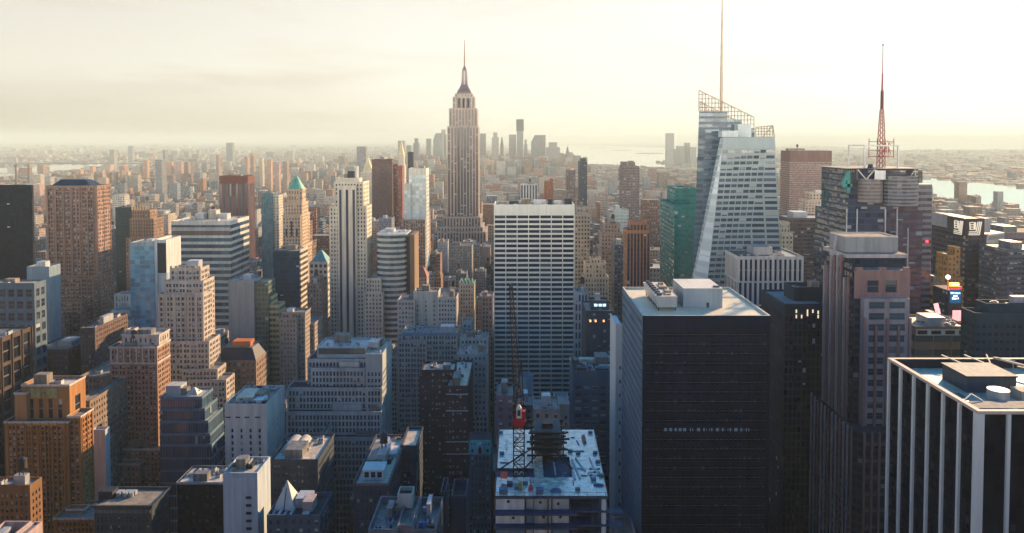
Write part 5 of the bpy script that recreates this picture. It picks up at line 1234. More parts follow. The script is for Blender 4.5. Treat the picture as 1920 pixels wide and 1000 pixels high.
for k in range(n): b.bar((cx_ + 1.05 * math.cos(math.pi * k / n), 349.4, cz_ + 1.1 * math.sin(math.pi * k / n) - .4), (cx_ + 1.05 * math.cos(math.pi * (k + 1) / n), 349.4, cz_ + 1.1 * math.sin(math.pi * (k + 1) / n) - .4), .45)
b.build('mosaic_emblem', plain('mosaic_red', (.42, .12, .06), .5), po)
part('gold_band', cube_mesh(plain('gold_band', (.55, .30, .05), .5)), r_, (X(80, 793, 344), 343.93, Z(798, 344)), (X(106, 793, 344) - X(48, 793, 344), .2, 1.5))
for px in (49, 59, 72, 85, 98, 108, 120): part('pilaster', cube_mesh(plain('orange_brick_near', (.38, .165, .052))), r_, (X(px, 800, 344), 343.75, 20), (.7, .5, Z(800, 344) - 20))
stT = W_((.38, .215, .135), key='tan_brick', pair=.07, bay=2.3, fl=3.15, wf=.56, hf=.62, holes=True, blind=.38, cap=100, glass=(.022, .03, .042), top=1.6, edge=.7, cornice=.45)
r_, q_ = hero('sunlit_side_tower', 'tan brick tower with pale crown and orange sunlit side, left', 'tower',
     [(205, 294, 651, 430, -319), (229, 298, 628, 434, 13, W_((.58, .48, .38), key='stone_pale_tan', bay=3, fl=4.5, wf=.4, hf=.6, holes=True, cap=40, cornice=.4, roof=ROOF_PALE)), (236, 250, 618, 438, 6, W_((.55, .45, .36), key='stone_pale_tan', wf=.01, hf=.01)), (192, 305, 842, 424, -328), (186, 262, 870, 418, 5)], stT, 905, 'the tan sunlit-side tower', 4, 45, holes_bot=890, capm=plain('stone_pale_tan2', (.60, .52, .42), .75))
x0, x1, y0, y1, z = q_[0]
part('crown_band', cube_mesh(plain('stone_pale_tan2', (.60, .52, .42))), r_, ((x0 + x1) / 2, y0 + .1, z - 10.5), (x1 - x0 + .5, .5, 1.0)); part('crown_band', cube_mesh(plain('stone_pale_tan2', (.60, .52, .42))), r_, (x1 - .1, (y0 + y1) / 2, z - 10.5), (.5, y1 - y0 + .3, 1.0))
for i in range(8): part('crown_pilaster', cube_mesh(plain('stone_pale_tan2', (.60, .52, .42))), r_, (x0 + 1 + i * (x1 - x0 - 2) / 7, y0 - .12, z - 9.5), (.7, .4, 8.5))
part('finial', shared('finial_cone', lambda q: q.cyl(0, 0, .8, 0, 3, 8, .05), plain('stone_pale_tan2', (.60, .52, .42))), r_, (x1 - 1, y1 - 1, z))
stG = W_((.52, .43, .34), key='deco_cream', pair=.08, bay=2.4, fl=3.6, wf=.62, hf=.6, holes=True, blind=.25, cap=100, glass=(.02, .035, .055), top=1.4, edge=.7)
r_, q_ = hero('deco_crown_tower', 'pale stone deco tower with scalloped crown stepping down to the right', 'tower',
     [(318, 376, 503, 492, 14), (308, 381, 527, 487, 18), (296, 381, 552, 482, -398), (300, 392, 640, 478, 18), (340, 408, 692, 474, -424), (352, 424, 712, 470, -440)], stG, 735, 'the pale deco-crowned tower', 2, 46, capm=None)
x0, x1, y0, y1, z = q_[0]
for i in range(7): part('crown_merlon', cube_mesh(plain('deco_cream', (.56, .47, .38))), r_, (x0 + .9 + i * (x1 - x0 - 1.8) / 6, y0 + .5, z), (1.3, .9, 1.5))
part('penthouse', cube_mesh(METAL_PALE), r_, (x1 - 7, y0 + 7, z - 1), (8, 6, 5.5))
x0, x1, y0, y1, z = q_[2]
for i in range(9): part('pilaster', cube_mesh(plain('deco_cream', (.56, .47, .38))), r_, (x0 + .8 + i * (x1 - x0 - 1.6) / 8, y0 - .25, 30), (.9, .5, z - 29))
stS = W_((.16, .24, .28), key='blue_panel', bay=1.5, fl=7.5, wf=.86, hf=.82, holes=False, glass=(.025, .05, .08), blind=.03, rough=.1, roof=ROOF_PALE, top=1.0, par=.8)
tq = [(300, 379, 744, 420, -400), (300, 384, 766, 418.6, -408), (300, 390.5, 789, 417.2, -418), (300, 394, 813, 415.8, -420), (300, 397, 833, 414.4, -421)]
r_, q_ = hero('stepped_blue_block', 'blue-grey glass block stepping outward storey by storey like stacked trays', 'office block', tq, stS, 905, 'the stepped blue block', 2, 47)
x0, x1, y0, y1, z = q_[0]; part('penthouse', cube_mesh(plain('panel_pale', (.5, .5, .46))), r_, (x0 + 5.5, y0 + 9, z - .8), (9, 8, 5.5))
b = MB(); b.taper([(x0 + 13, y0 + 5), (x0 + 20, y0 + 5), (x0 + 20, y0 + 12), (x0 + 13, y0 + 12)], z - .8, [(x0 + 16, y0 + 8.3), (x0 + 17, y0 + 8.3), (x0 + 17, y0 + 8.7), (x0 + 16, y0 + 8.7)], z + 2.6); b.build('tent_roof', ROOF_PALE, r_)
stN = W_((.42, .44, .40), key='office_stone', bay=2.0, fl=3.7, wf=.62, hf=.68, holes=True, blind=.1, cap=100, glass=(.012, .022, .04), top=1.6, edge=.8, roof=ROOF_TAR, par=.8)
r_, q_ = hero('setback_office_block', 'broad pale setback office block with even grid windows and glazed top storey', 'office block',
     [(594, 688, 650, 416, 20, W_((.50, .52, .46), key='office_stone_top', wf=.97, hf=.01, roof=METAL_PALE)), (576, 690, 673, 412, 28), (582, 684, 690, 408.5, 8), (685, 717, 664, 407, 30, W_((.42, .44, .40), key='office_stone', bay=2.0, fl=3.7, wf=.5, hf=.6, holes=True, top=10, glass=(.012, .022, .04), cap=40, roof=ROOF_PALE)), (538, 688, 727, 404, 12), (686.5, 716, 727, 403, 5), (536, 690, 772, 399, 9), (686, 715, 772, 398, 8), (534, 716, 820, 394, 10)], stN, 890, 'the broad setback office block', 4, 48)
x0, x1, y0, y1, z = q_[0]; part('glazed_storey', cube_mesh(pane_mat('storey_glass', (.03, .06, .08), 0)), r_, ((x0 + x1) / 2, y0 - .02, z - 4.6), (x1 - x0 - 2, .2, 3.6))
part('water_tank_house', cube_mesh(METAL_PALE), r_, (x1 + 3, y0 + 8, z - 2), (6, 8, 3.5))
stO = W_((.58, .57, .50), key='white_slot', bay=4.4, fl=3.3, wf=.24, hf=.6, holes=True, blind=.1, cap=60, top=12.5, edge=1.5, glass=(.012, .022, .04), roof=ROOF_GREY)
r_, q_ = hero('white_slot_block', 'plain white block with narrow slot windows and blank sunlit side', 'office block', [(421, 500, 758, 370, -534)], stO, 880, 'the plain white slot-window block', 12, 49)
x0, x1, y0, y1, z = q_[0]
for px in (428, 446, 463, 483): part('top_slot', cube_mesh(METAL_DARK), r_, (X(px, 783, 370), 369.97, Z(784, 370)), (2.6, .1, .7))
part('roof_shed', cube_mesh(ROOF_PALE), r_, (x0 + 8, y0 + 13, z - 1), (9, 14, 2.4)); part('roof_shed', cube_mesh(WHITE_STONE), r_, (x0 + 16, y0 + 8, z - 1), (5, 8, 1.6))
stP = W_((.50, .56, .57), key='white_panel', bay=1.15, fl=30, wf=.12, hf=1, holes=False, glass=(.33, .40, .42), blind=0, top=2.2, rough=.6, roof=ROOF_PALE)
r_, q_ = hero('white_panel_block', 'lowest white panel block with five dark slots and a sunlit blank side', 'office block', [(418, 482.5, 887, 300, -507)], stP, 1000, 'the lowest white panel block', 2, 50, tank=0)
for i in range(6): part('window', cube_mesh(METAL_DARK), r_, (X(466, 930, 300), 299.97, Z(936 + i * 14.5, 300)), (2.4, .16, 1.2))
part('roof_plant', cube_mesh(METAL_DARK), r_, (q_[0][0] + 6, q_[0][2] + 9, q_[0][4] - 1), (8.5, 6, 1.8))
for k in range(3): part('roof_pipe', cube_mesh(METAL_PALE), r_, (q_[0][0] + 4 + k * 2.2, q_[0][2] + 9, q_[0][4] + .8), (.6, 5, .5))
r_, q_ = hero('blue_glass_tower', 'slim blue mirror-glass tower with white sunlit side wall', 'office tower',
     [(243, 289, 455, 602, 24, W_((.30, .36, .38), key='mirror_frame', spec=.9, wf=.98, hf=.86, bay=4, fl=3.9, glass=(.10, .22, .27), blind=0, rough=.04, top=3)), (289.3, 294, 449, 600, 26, W_((.55, .6, .58), key='mirror_edge', wf=.01, hf=.01)), (294.3, 311.5, 450, 601, -339, W_((.60, .60, .54), key='mirror_side', wf=.01, hf=.01, roof=ROOF_PALE))], stP, 640, 'the slim blue glass tower', 2, 51)
part('dark_bay', cube_mesh(METAL_DARK), r_, ((q_[2][0] + q_[2][1]) / 2, 600.95, Z(512, 601)), (q_[2][1] - q_[2][0] - .6, .3, Z(456, 601) - Z(512, 601)))
part('side_recess', cube_mesh(plain('recess_blue', (.36, .46, .50))), r_, (q_[2][1] + .05, 612, 20), (.3, 20, Z(512, 601) - 20))
stI = W_((.60, .56, .48), key='banded_white', wf=1, hf=.56, bay=3, fl=6.4, glass=(.03, .06, .085), blind=.0, top=2.4, roof=ROOF_PALE, rough=.12)
r_, q_ = hero('banded_office_tower', 'flat-topped office tower banded in white and blue glass with sunlit banded side', 'office tower', [(321, 432, 415, 700, -467)], stI, 600, 'the banded white office tower', 6, 52)
x0, x1, y0, y1, z = q_[0]
part('mechanical_band', cube_mesh(plain('louvre_brown', (.16, .13, .12))), r_, ((x0 + x1) / 2, y0 - .05, z - 14), (x1 - x0 - 1.5, .3, 4.5)); part('mechanical_band', cube_mesh(plain('band_stone', (.45, .42, .37))), r_, ((x0 + x1) / 2, y0 - .07, z - 9.2), (x1 - x0 + .2, .3, 3))
for fx, fy, w_, d_, h_ in ((.3, .6, 9, 12, 6), (.48, .7, 8, 10, 9), (.62, .75, 12, 9, 5), (.2, .5, 5, 8, 3)): part('rooftop_plant', cube_mesh(METAL_PALE if w_ > 8 else ROOF_PALE), r_, (x0 + fx * (x1 - x0), y0 + fy * (y1 - y0), z - 1), (w_, d_, h_))
hero('blank_grey_block', 'blank grey concrete slab with green glass strip and yellow stepped terraces', 'office block',
     [(428, 476, 526, 560, 16, W_((.36, .36, .33), key='blank_grey', wf=.01, hf=.01, roof=METAL_PALE)), (476.3, 503, 528, 562, 16, W_((.15, .19, .15), key='green_glass', wf=.8, hf=.7, bay=2.8, fl=3.8, glass=(.05, .075, .06), blind=.1)), (503.4, 524, 572, 564, 14, W_((.52, .44, .22), key='yellow_terrace', wf=.9, hf=.5, bay=3, fl=4.4, glass=(.08, .10, .08), blind=.05)), (496, 510, 556, 566, 13, W_((.52, .44, .22), key='yellow_terrace', wf=.9, hf=.5, bay=3, fl=4.4, glass=(.08, .10, .08), blind=.05))],
     stP, 690, 'the blank grey slab', 3, 53)
hero('dark_glass_block', 'dark navy glass block with a white striped sunlit side', 'office block', [(512, 561, 471, 640, 22, W_((.03, .05, .075), key='navy_glass', spec=.8, wf=.9, hf=.75, bay=3, fl=3.8, glass=(.012, .03, .05), blind=.02, rough=.08, roof=ROOF_TAN)), (561.3, 563.5, 469, 639, -577, W_((.60, .52, .42), key='navy_side', wf=1, hf=.5, bay=3, fl=5, glass=(.07, .06, .06), blind=0))], stP, 590, 'the navy glass block', 2, 54)
stK = W_((.55, .40, .27), key='deco_tan', wf=.36, hf=.55, bay=3, fl=3.7, cornice=.5, top=2, blind=.12)
r_, q_ = hero('green_roof_tower', 'tan ornate tower with a steep green copper roof', 'skyscraper', [(534, 566, 380, 746, -578), (530, 563, 404, 742, -581), (528, 566, 462, 738, 36)], stK, 470, 'the green-roofed ornate tower', 0, 55)
x0, x1, y0, y1, z = q_[0]; cop = plain('copper_green', (.10, .34, .26), .6, amt=.3)
def octo(cx, cy, rx, ry, c=.3): return [(cx - rx * (1 - c), cy - ry), (cx + rx * (1 - c), cy - ry), (cx + rx, cy - ry * (1 - c)), (cx + rx, cy + ry * (1 - c)), (cx + rx * (1 - c), cy + ry), (cx - rx * (1 - c), cy + ry), (cx - rx, cy + ry * (1 - c)), (cx - rx, cy - ry * (1 - c))]
cx_, cy_ = (x0 + x1) / 2, (y0 + y1) / 2; rx_, ry_ = (x1 - x0) / 2 - 1, (y1 - y0) / 2 - 2
b = MB(); b.prism(octo(cx_, cy_, rx_, ry_), z - 1, Z(356, 746), 0, 0, 3, 6); b.build('crown_stage', [mats_of(stK)[1]], r_)
b = MB(); b.prism(octo(cx_, cy_, rx_ + .5, ry_ + .5), Z(357, 746), Z(355, 746)); b.build('crown_cornice', mats_of(stK)[0], r_)
b = MB(); b.taper(octo(cx_, cy_, rx_ - .4, ry_ - .4), Z(355, 746), octo(cx_, cy_, 3.0, 3.4), Z(339, 746)); b.taper(octo(cx_, cy_, 3.6, 4), Z(339, 746), octo(cx_, cy_, .4, .4), Z(331, 746)); b.build('copper_roof', cop, r_)
for fx in (-.6, 0, .6): part('arch_window', cube_mesh(METAL_DARK), r_, (q_[1][0] + (q_[1][1] - q_[1][0]) * (.5 + fx * .5), q_[1][2] - .02, q_[1][4] - 22), (1.7, .3, 16 if fx == 0 else 8))
r_, q_ = hero('small_green_pyramid_block', 'pale block with small teal pyramid roof tucked behind the cream striped tower', 'office block', [(580, 614, 491, 700, 20)], W_((.50, .48, .42), key='pale_pyramid', wf=.6, hf=.5, bay=4, fl=6), 600, 'the small teal pyramid block', 0, 56)
x0, x1, y0, y1, z = q_[0]; b = MB(); b.taper([(x0 + 1, y0 + 1), (x1 - 1, y0 + 1), (x1 - 1, y1 - 1), (x0 + 1, y1 - 1)], z - .5, [(x0 + 8, y0 + 9), (x1 - 8, y0 + 9), (x1 - 8, y1 - 9), (x0 + 8, y1 - 9)], z + 10); b.build('pyramid_roof', plain('copper_teal', (.10, .30, .32), .6), r_)
hero('red_fin_tower', 'dark tower with rust red ends and pale vertical fins', 'office tower', [(411, 464.5, 330, 1150, 30, W_((.14, .045, .035), key='rust_fins_dark', wf=.62, hf=1, bay=5.2, fl=20, glass=(.03, .035, .05), blind=0, top=13, span=(.03, .035, .05)))], stP, 402, 'the rust red finned tower', 2, 57)
hero('teal_mid_tower', 'small teal glass block with pale sunlit end', 'office block', [(490, 511, 362, 950, 16, W_((.10, .18, .20), key='teal_mid', wf=.8, hf=1, bay=3, glass=(.03, .10, .12), blind=0)), (511.3, 522.5, 366, 952, 18, W_((.52, .45, .34), key='tan_end', wf=.4, hf=.5))], stP, 412, 'the small teal block', 1, 58)
hero('spiked_gothic_tower', 'brown gothic tower topped with a ring of pale spikes', 'tower', [(247, 281, 394, 772, 16), (243, 288, 410, 768, 22), (236, 296, 446, 764, 30)], W_((.29, .18, .115), key='gothic_brown', wf=.4, hf=.6, bay=2.8, blind=.1), 535, 'the spiked gothic tower', 0, 59)
r_ = bpy.data.objects['spiked_gothic_tower']
for i in range(7): part('spike', shared('spike_cone', lambda q: q.cyl(0, 0, 1.1, 0, 9, 6, .15), plain('spike_tan', (.52, .36, .2))), r_, (X(249 + i * 5, 394, 774), 773, Z(394, 772) - .5), (1, 1, 1 + .3 * (i % 2)))
hero('dark_teal_slab', 'plain dark teal slab left of the spiked gothic tower', 'office tower', [(216, 246, 389, 800, 22)], W_((.03, .055, .06), key='dark_teal', wf=.8, hf=.5, bay=3, glass=(.015, .03, .035), blind=.02), 520, 'the plain dark teal slab', 1, 60)
hero('red_roof_block', 'dark block with a mansard roof and orange penthouse, and a sunlit arcaded side', 'office block', [(406, 480, 676, 500, -503)], W_((.30, .20, .14), key='mansard_tan', wf=.5, hf=.6, bay=3.2, fl=4.4, holes=True, cap=80, top=1.0, par=.3), 725, 'the mansard-roofed block', 0, 61)
r_ = bpy.data.objects['red_roof_block']; x0, x1 = X(406, 676, 500), X(480, 676, 500); z = Z(676, 500); y1 = x1 / kx(503, 676)
b = MB(); b.taper([(x0 + .2, 500.2), (x1 - .2, 500.2), (x1 - .2, y1 - .2), (x0 + .2, y1 - .2)], z + .02, [(x0 + 4, 504), (x1 - 4, 504), (x1 - 4, y1 - 4), (x0 + 4, y1 - 4)], z + 8, 0, 1); b.build('mansard_roof', [plain('slate_roof', (.02, .035, .06)), ROOF_GREY], r_)
part('penthouse', cube_mesh(plain('penthouse_orange', (.55, .17, .06))), r_, ((x0 + x1) / 2 + 1, 511, z + 8), (13, 8, 3.6))
hero('sunlit_masonry_block', 'tall tan masonry block with bright orange sunlit side, below the navy block', 'office block', [(523, 556, 596, 540, -575), (528, 572, 586, 545, 14), (555, 590, 606, 560, 22)], W_((.42, .34, .26), key='tan_masonry', wf=.45, hf=.55, bay=2.3, fl=3.4, holes=True, cap=80, cornice=.4), 720, 'the tan sunlit block', 3, 62)
hero('brown_gothic_block', 'brown stepped block squeezed between navy block and cream tower', 'office block', [(576, 603, 532, 622, 20), (583, 600, 520, 626, 12)], W_((.32, .22, .16), key='brown_mid', wf=.42, hf=.55, bay=2.8), 640, 'the brown squeezed block', 1, 63)
stT2 = W_((.56, .54, .45), key='curved_bands', wf=1, hf=.52, bay=3, fl=5.0, glass=(.03, .065, .08), blind=0, top=2.5)
r_ = thing('curved_band_tower', 'rounded white-banded glass tower with brown flank, right of the cream striped tower', 'office tower')
Y0_ = 640; xa_, xb_, zz_ = X(703, 440, Y0_), X(760, 440, Y0_), Z(440, Y0_); n = 12; mid = (xa_ + xb_) / 2; hwid = (xb_ - xa_) / 2
pol = [(mid - hwid * math.cos(math.pi * i / n), Y0_ + 9 - 9 * math.sin(math.pi * i / n)) for i in range(n + 1)] + [(xb_, Y0_ + 34), (xa_, Y0_ + 34)]
b = MB(); b.prism(pol, 0, zz_, 0, 1, bay=3, fl=5); b.build('wall', [mats_of(stT2)[1], METAL_PALE], r_)
b = MB(); b.box(xb_ + .05, X(768, 445, Y0_ + 6), Y0_ + 6, Y0_ + 30, 0, Z(445, Y0_)); b.build('dark_flank', plain('flank_dark', (.05, .045, .05)), r_)
b = MB(); b.box(X(768.3, 444, Y0_ + 5), X(777, 444, Y0_ + 5), Y0_ + 5, Y0_ + 33, 0, Z(442, Y0_)); b.build('brown_flank', plain('flank_brown', (.26, .17, .10)), r_)
clutter(r_, xa_ + 3, xb_ - 3, Y0_ + 8, Y0_ + 32, zz_, random.Random(2), 6)
reserve(xa_, X(777, 440, Y0_), Y0_, Y0_ + 34, zz_, 575); root_ref('the rounded banded tower', xa_, xb_, Y0_, zz_)
r_, q_ = hero('white_grid_tower', 'slim white gridded glass tower with warm edge above a brown base', 'tower', [(766, 799, 316, 902, -804.5), (757, 770, 345, 899, 12)], W_((.60, .58, .48), key='white_grid', wf=.8, hf=.7, bay=4.2, fl=5, glass=(.34, .46, .44), blind=0, rough=.1, top=8, roof=ROOF_TAN), 412, 'the white gridded tower', 1, 64)
hero('brown_base_block', 'brown ribbed block under the white gridded tower', 'office block', [(752, 797, 412, 890, -806)], W_((.30, .21, .15), key='brown_rib', wf=.45, hf=.7, bay=3, fl=4), 510, 'the brown ribbed base', 1, 65)
r_, q_ = hero('hip_roof_block', 'small pink block with a red hipped roof below the brown ribbed block', 'office block', [(768, 800, 520, 760, 20)], W_((.42, .32, .27), key='pink_small', wf=.45, hf=.55), 545, 'the red hipped-roof block', 0, 66)
x0, x1, y0, y1, z = q_[0]; b = MB(); b.taper([(x0 - .3, y0 - .3), (x1 + .3, y0 - .3), (x1 + .3, y1 + .3), (x0 - .3, y1 + .3)], z + .01, [(x0 + 6, y0 + 9), (x1 - 5, y0 + 9), (x1 - 5, y1 - 9), (x0 + 6, y1 - 9)], z + 10); b.build('hip_roof', plain('roof_red', (.28, .10, .08)), r_)
hero('dark_brown_slab', 'dark plum-brown slab tower in the middle distance', 'tower', [(697, 735, 299, 1300, 26)], W_((.11, .065, .065), key='plum_dark', wf=.8, hf=.5, bay=3, glass=(.05, .035, .04), blind=0, top=6), 390, 'the plum-brown slab', 1, 67)
hero('brown_twin_slab', 'narrow brown slab touching the plum-brown slab', 'tower', [(735.5, 746, 308, 1320, 22)], W_((.20, .12, .09), key='brown_slab2', wf=.5, hf=.5), 390, 'the narrow brown slab', 0, 68)
hero('red_slender_tower', 'slender dark red tower beside the narrow brown slab', 'tower', [(745, 754, 311, 1250, 20)], W_((.28, .09, .07), key='red_slender', wf=.4, hf=.5), 410, 'the slender red tower', 0, 69)
r_, q_ = hero('gilded_clock_tower', 'pale hazy campanile with a gilded top rising behind the slender red tower', 'tower', [(747, 757, 290, 1900, 18), (745, 758.5, 310, 1896, 24)], W_((.55, .48, .38), key='campanile', wf=.3, hf=.4, bay=4), 420, 'the gilded campanile', 0, 70)
x0, x1, y0, y1, z = q_[0]; b = MB(); gm_ = plain('gold_leaf', (.70, .55, .30), .4, .3); b.taper([(x0, y0), (x1, y0), (x1, y1), (x0, y1)], z + .01, [(x0 + 4, y0 + 5), (x1 - 4, y0 + 5), (x1 - 4, y1 - 5), (x0 + 4, y1 - 5)], Z(276, 1900)); b.taper([(x0 + 4, y0 + 5), (x1 - 4, y0 + 5), (x1 - 4, y1 - 5), (x0 + 4, y1 - 5)], Z(276, 1900), [(x0 + 6.5, y0 + 8), (x1 - 6.5, y0 + 8), (x1 - 6.5, y1 - 8), (x0 + 6.5, y1 - 8)], Z(264, 1900)); b.build('gilded_spire', gm_, r_)
hero('dark_cap_tower', 'thin hazy tower with a dark cap left of the art deco skyscraper', 'tower', [(765, 774, 292, 1500, 14), (764.5, 774.5, 285, 1499.6, 15, W_((.05, .05, .06), key='dark_cap', wf=.01, hf=.01))], W_((.26, .17, .13), key='dark_cap_body', wf=.5, hf=.5), 330, 'the dark-capped tower', 0, 71)
r_, q_ = hero('gold_pyramid_tower', 'white stone tower with gilded pyramid roof behind the cream striped tower', 'tower', [(676, 700, 323, 1700, 26), (694, 714, 346, 1500, 22)], W_((.60, .53, .42), key='pyramid_white', wf=.35, hf=.5, bay=3.5), 400, 'the gilded pyramid tower', 0, 72)
x0, x1, y0, y1, z = q_[0]; b = MB(); c_ = ((x0 + x1) / 2, (y0 + y1) / 2); b.taper(octo(*c_, 12.5, 11), z - .9, octo(*c_, .5, .5), Z(293, 1700)); b.build('gilded_pyramid', gm_, r_)
hero('grey_hazy_slab', 'plain grey hazy slab far behind the gilded pyramid', 'tower', [(669, 686, 275, 2600, 26)], W_((.22, .22, .22), key='hazy_grey', wf=.5, hf=.5, bay=4), 300, 'the far grey slab', 0, 73)
# ---- centre, near
stM = W_((.44, .41, .34), key='masonry_grey', pair=.08, pil=4, wf=.58, hf=.6, bay=2.1, fl=3.6, holes=True, cap=100, blind=.22, glass=(.018, .03, .05))
hero('gridded_masonry_block', 'broad grey masonry block with blue-lit attic left of the white slab', 'office block', [(752, 858, 626, 504, 22), (745, 800, 640, 500, 16), (720, 752, 668, 512, 16)], stM, 800, 'the broad grey masonry block', 9, 80, capm=None)
r_ = bpy.data.objects['gridded_masonry_block']
part('attic_storey', cube_mesh(plain('attic_blue', (.16, .26, .32))), r_, (X(805, 626, 503.5), 503.9, Z(631, 504)), (X(857, 626, 504) - X(753, 626, 504), .25, 2.6))  # attic band in one even blue
hero('cream_step_block', 'cream stepped block with blank middle and sunlit orange right edge', 'office block', [(775, 822, 547, 566, 16, W_((.58, .53, .42), key='cream_blank', wf=.16, hf=.4, bay=7, roof=ROOF_TAN, top=6)), (745, 778, 563, 562, 20), (820, 856, 558, 564, 18)], W_((.56, .48, .38), key='cream_step', wf=.5, hf=.5, bay=2.4, fl=3.6, holes=True, cap=80, blind=.2), 625, 'the cream stepped block', 4, 81)
hero('corner_pale_block', 'pale block with row of round openings beside the white slab', 'office block', [(857, 913, 664, 470, 20), (862, 915, 634, 500, 16), (866, 885, 604, 540, 12)], W_((.40, .42, .38), key='pale_grey', wf=.5, hf=.55, bay=2.6, holes=True, cap=80), 770, 'the pale block with round openings', 9, 82)
r_, q_ = hero('gabled_tan_tower', 'slim tan gothic tower with pointed dormers behind the grey masonry block', 'tower', [(861, 889, 532, 640, 18)], W_((.44, .38, .29), key='gothic_tan', wf=.42, hf=.56, bay=2.6, holes=True, cap=60, cornice=.3), 612, 'the slim tan gothic tower', 0, 83)
for i in range(4): b = MB(); x_ = q_[0][0] + 2 + i * (q_[0][1] - q_[0][0] - 4) / 3; z_ = q_[0][4]; b.taper([(x_ - 1.5, 640.2), (x_ + 1.5, 640.2), (x_ + 1.5, 644), (x_ - 1.5, 644)], z_ - .5, [(x_ - .1, 640.2), (x_ + .1, 640.2), (x_ + .1, 644), (x_ - .1, 644)], z_ + 4.5); b.build('dormer', cop, r_)
hero('pink_cornice_block', 'pinkish brick block with pale cornice at the left edge of the white slab', 'office block', [(902, 924, 556, 600, 18)], W_((.40, .30, .27), key='pink_brick', wf=.46, hf=.6, bay=2.4, holes=True, cap=60, cornice=.6), 628, 'the pinkish cornice block', 2, 84)
stD = W_((.06, .045, .055), key='maroon_brick', pair=.08, wf=.52, hf=.55, bay=2.2, fl=3.5, holes=True, cap=100, blind=.45, glass=(.02, .04, .06), cornice=.3, roof=ROOF_PALE)
hero('maroon_roof_block', 'dark maroon block with pale roof and chamfered mansard, behind the banded one', 'office block', [(791, 852, 694, 430, 16), (786, 850, 706, 428, 14)], stD, 870, 'the dark maroon block', 6, 85)
r_, q_ = hero('white_cornice_block', 'narrow maroon block with three white cornice lines', 'office block', [(837, 877, 724, 415, -887)], W_((.10, .05, .05), key='maroon_red', pair=.08, wf=.52, hf=.55, bay=2.2, fl=3.5, holes=True, cap=100, blind=.4, glass=(.02, .045, .06), cornice=.3, roof=ROOF_PALE), 900, 'the white-corniced maroon block', 6, 86)
x0, x1, y0, y1, z = q_[0]
for py in (740, 771, 829, 852): part('cornice', cube_mesh(WHITE_STONE), r_, ((x0 + x1) / 2, y0 - .2, Z(py, 415)), (x1 - x0 + .6, .7, .45))
r_, q_ = hero('copper_mansard_house', 'small house front with bright copper-green mansard and arched dormer', 'house', [(879, 921, 852, 352, 14)], W_((.14, .18, .19), key='house_blue', wf=.45, hf=.6, bay=1.8, fl=3.4, holes=True, cap=60, par=.2, top=.5), 960, 'the copper-green mansard house', 0, 87)
x0, x1, y0, y1, z = q_[0]; b = MB(); b.taper([(x0 - .2, y0 - .2), (x1 + .2, y0 - .2), (x1 + .2, y1), (x0 - .2, y1)], z + .02, [(x0 + .2, y0 + 2.4), (x1 - .2, y0 + 2.4), (x1 - .2, y1 - 2), (x0 + .2, y1 - 2)], z + 6.2, 0, 1); b.build('mansard_roof', [plain('copper_bright', (.08, .42, .36), .55, amt=.2), ROOF_TAR], r_)
b = MB(); c_ = (x0 + x1) / 2; b.box(c_ - 1.9, c_ + 1.9, y0 - .35, y0 + 2, z + .1, z + 3.2)
b.prism([(c_ + 1.9 * math.cos(math.pi * k / 8), y0 - .35) for k in range(0)] or [(c_ - 1.9, y0 - .35), (c_ + 1.9, y0 - .35), (c_ + 1.9, y0 + 2), (c_ - 1.9, y0 + 2)], z + 3.2, z + 3.21)
b.taper([(c_ - 1.9, y0 - .35), (c_ + 1.9, y0 - .35), (c_ + 1.9, y0 + 2.4), (c_ - 1.9, y0 + 2.4)], z + 3.2, [(c_ - .7, y0 - .35), (c_ + .7, y0 - .35), (c_ + .7, y0 + 2.4), (c_ - .7, y0 + 2.4)], z + 5.2); do = b.build('dormer', plain('dormer_stone', (.40, .46, .46)), r_)
b = MB(); b.prism([(c_ - .85, y0 - .45), (c_ + .85, y0 - .45), (c_ + .85, y0 - .36), (c_ - .85, y0 - .36)], z + .5, z + 2.7); b.taper([(c_ - .85, y0 - .45), (c_ + .85, y0 - .45), (c_ + .85, y0 - .36), (c_ - .85, y0 - .36)], z + 2.7, [(c_ - .3, y0 - .45), (c_ + .3, y0 - .45), (c_ + .3, y0 - .36), (c_ - .3, y0 - .36)], z + 3.8); b.build('arched_window', METAL_DARK, do)
for fx in (.12, .24, .76, .88):
    part('roof_window', cube_mesh(METAL_DARK), r_, (x0 + (x1 - x0) * fx, y0 + 1.75, z + 4.0), (.6, .6, .9)); part('roof_window', cube_mesh(METAL_DARK), r_, (x0 + (x1 - x0) * (.16 if fx < .5 else .84), y0 + .5, z + .8), (1.1, .8, 1.5))
# bottom centre: white roof, parapet roofs
stW = W_((.06, .078, .10), key='shadow_brick', pair=.06, wf=.55, hf=.55, bay=2.0, fl=3.5, holes=True, cap=80, blind=.3, glass=(.02, .035, .05), roof=ROOF_PALE, top=2.4, cornice=.35)  # one even dark blue-grey brick
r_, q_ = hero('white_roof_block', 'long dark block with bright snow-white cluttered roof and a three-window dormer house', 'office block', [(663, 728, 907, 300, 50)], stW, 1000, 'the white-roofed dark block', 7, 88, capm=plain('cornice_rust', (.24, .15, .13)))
x0, x1, y0, y1, z = q_[0]
b = MB(); xa_, xb_ = X(680, 900, 305), X(719, 900, 305); pn_ = b.holes((xa_, 305), (1, 0), xb_ - xa_, z - .9, z + 3.6, 3, 1, .7, .55, .4, edge=.3)
b.wall((xb_, 305), (xb_, 313), z - .9, z + 3.6); b.wall((xb_, 313), (xa_, 313), z - .9, z + 3.6); b.wall((xa_, 313), (xa_, 305), z - .9, z + 3.6); b.face([(xa_ - .3, 304.6, z + 3.62), (xb_ + .3, 304.6, z + 3.62), (xb_ + .3, 313, z + 3.62), (xa_ - .3, 313, z + 3.62)])
pth = b.build('penthouse', WHITE_STONE, r_); put_panes(pth, pn_, pane_mat('blue_black_glass'), 10)
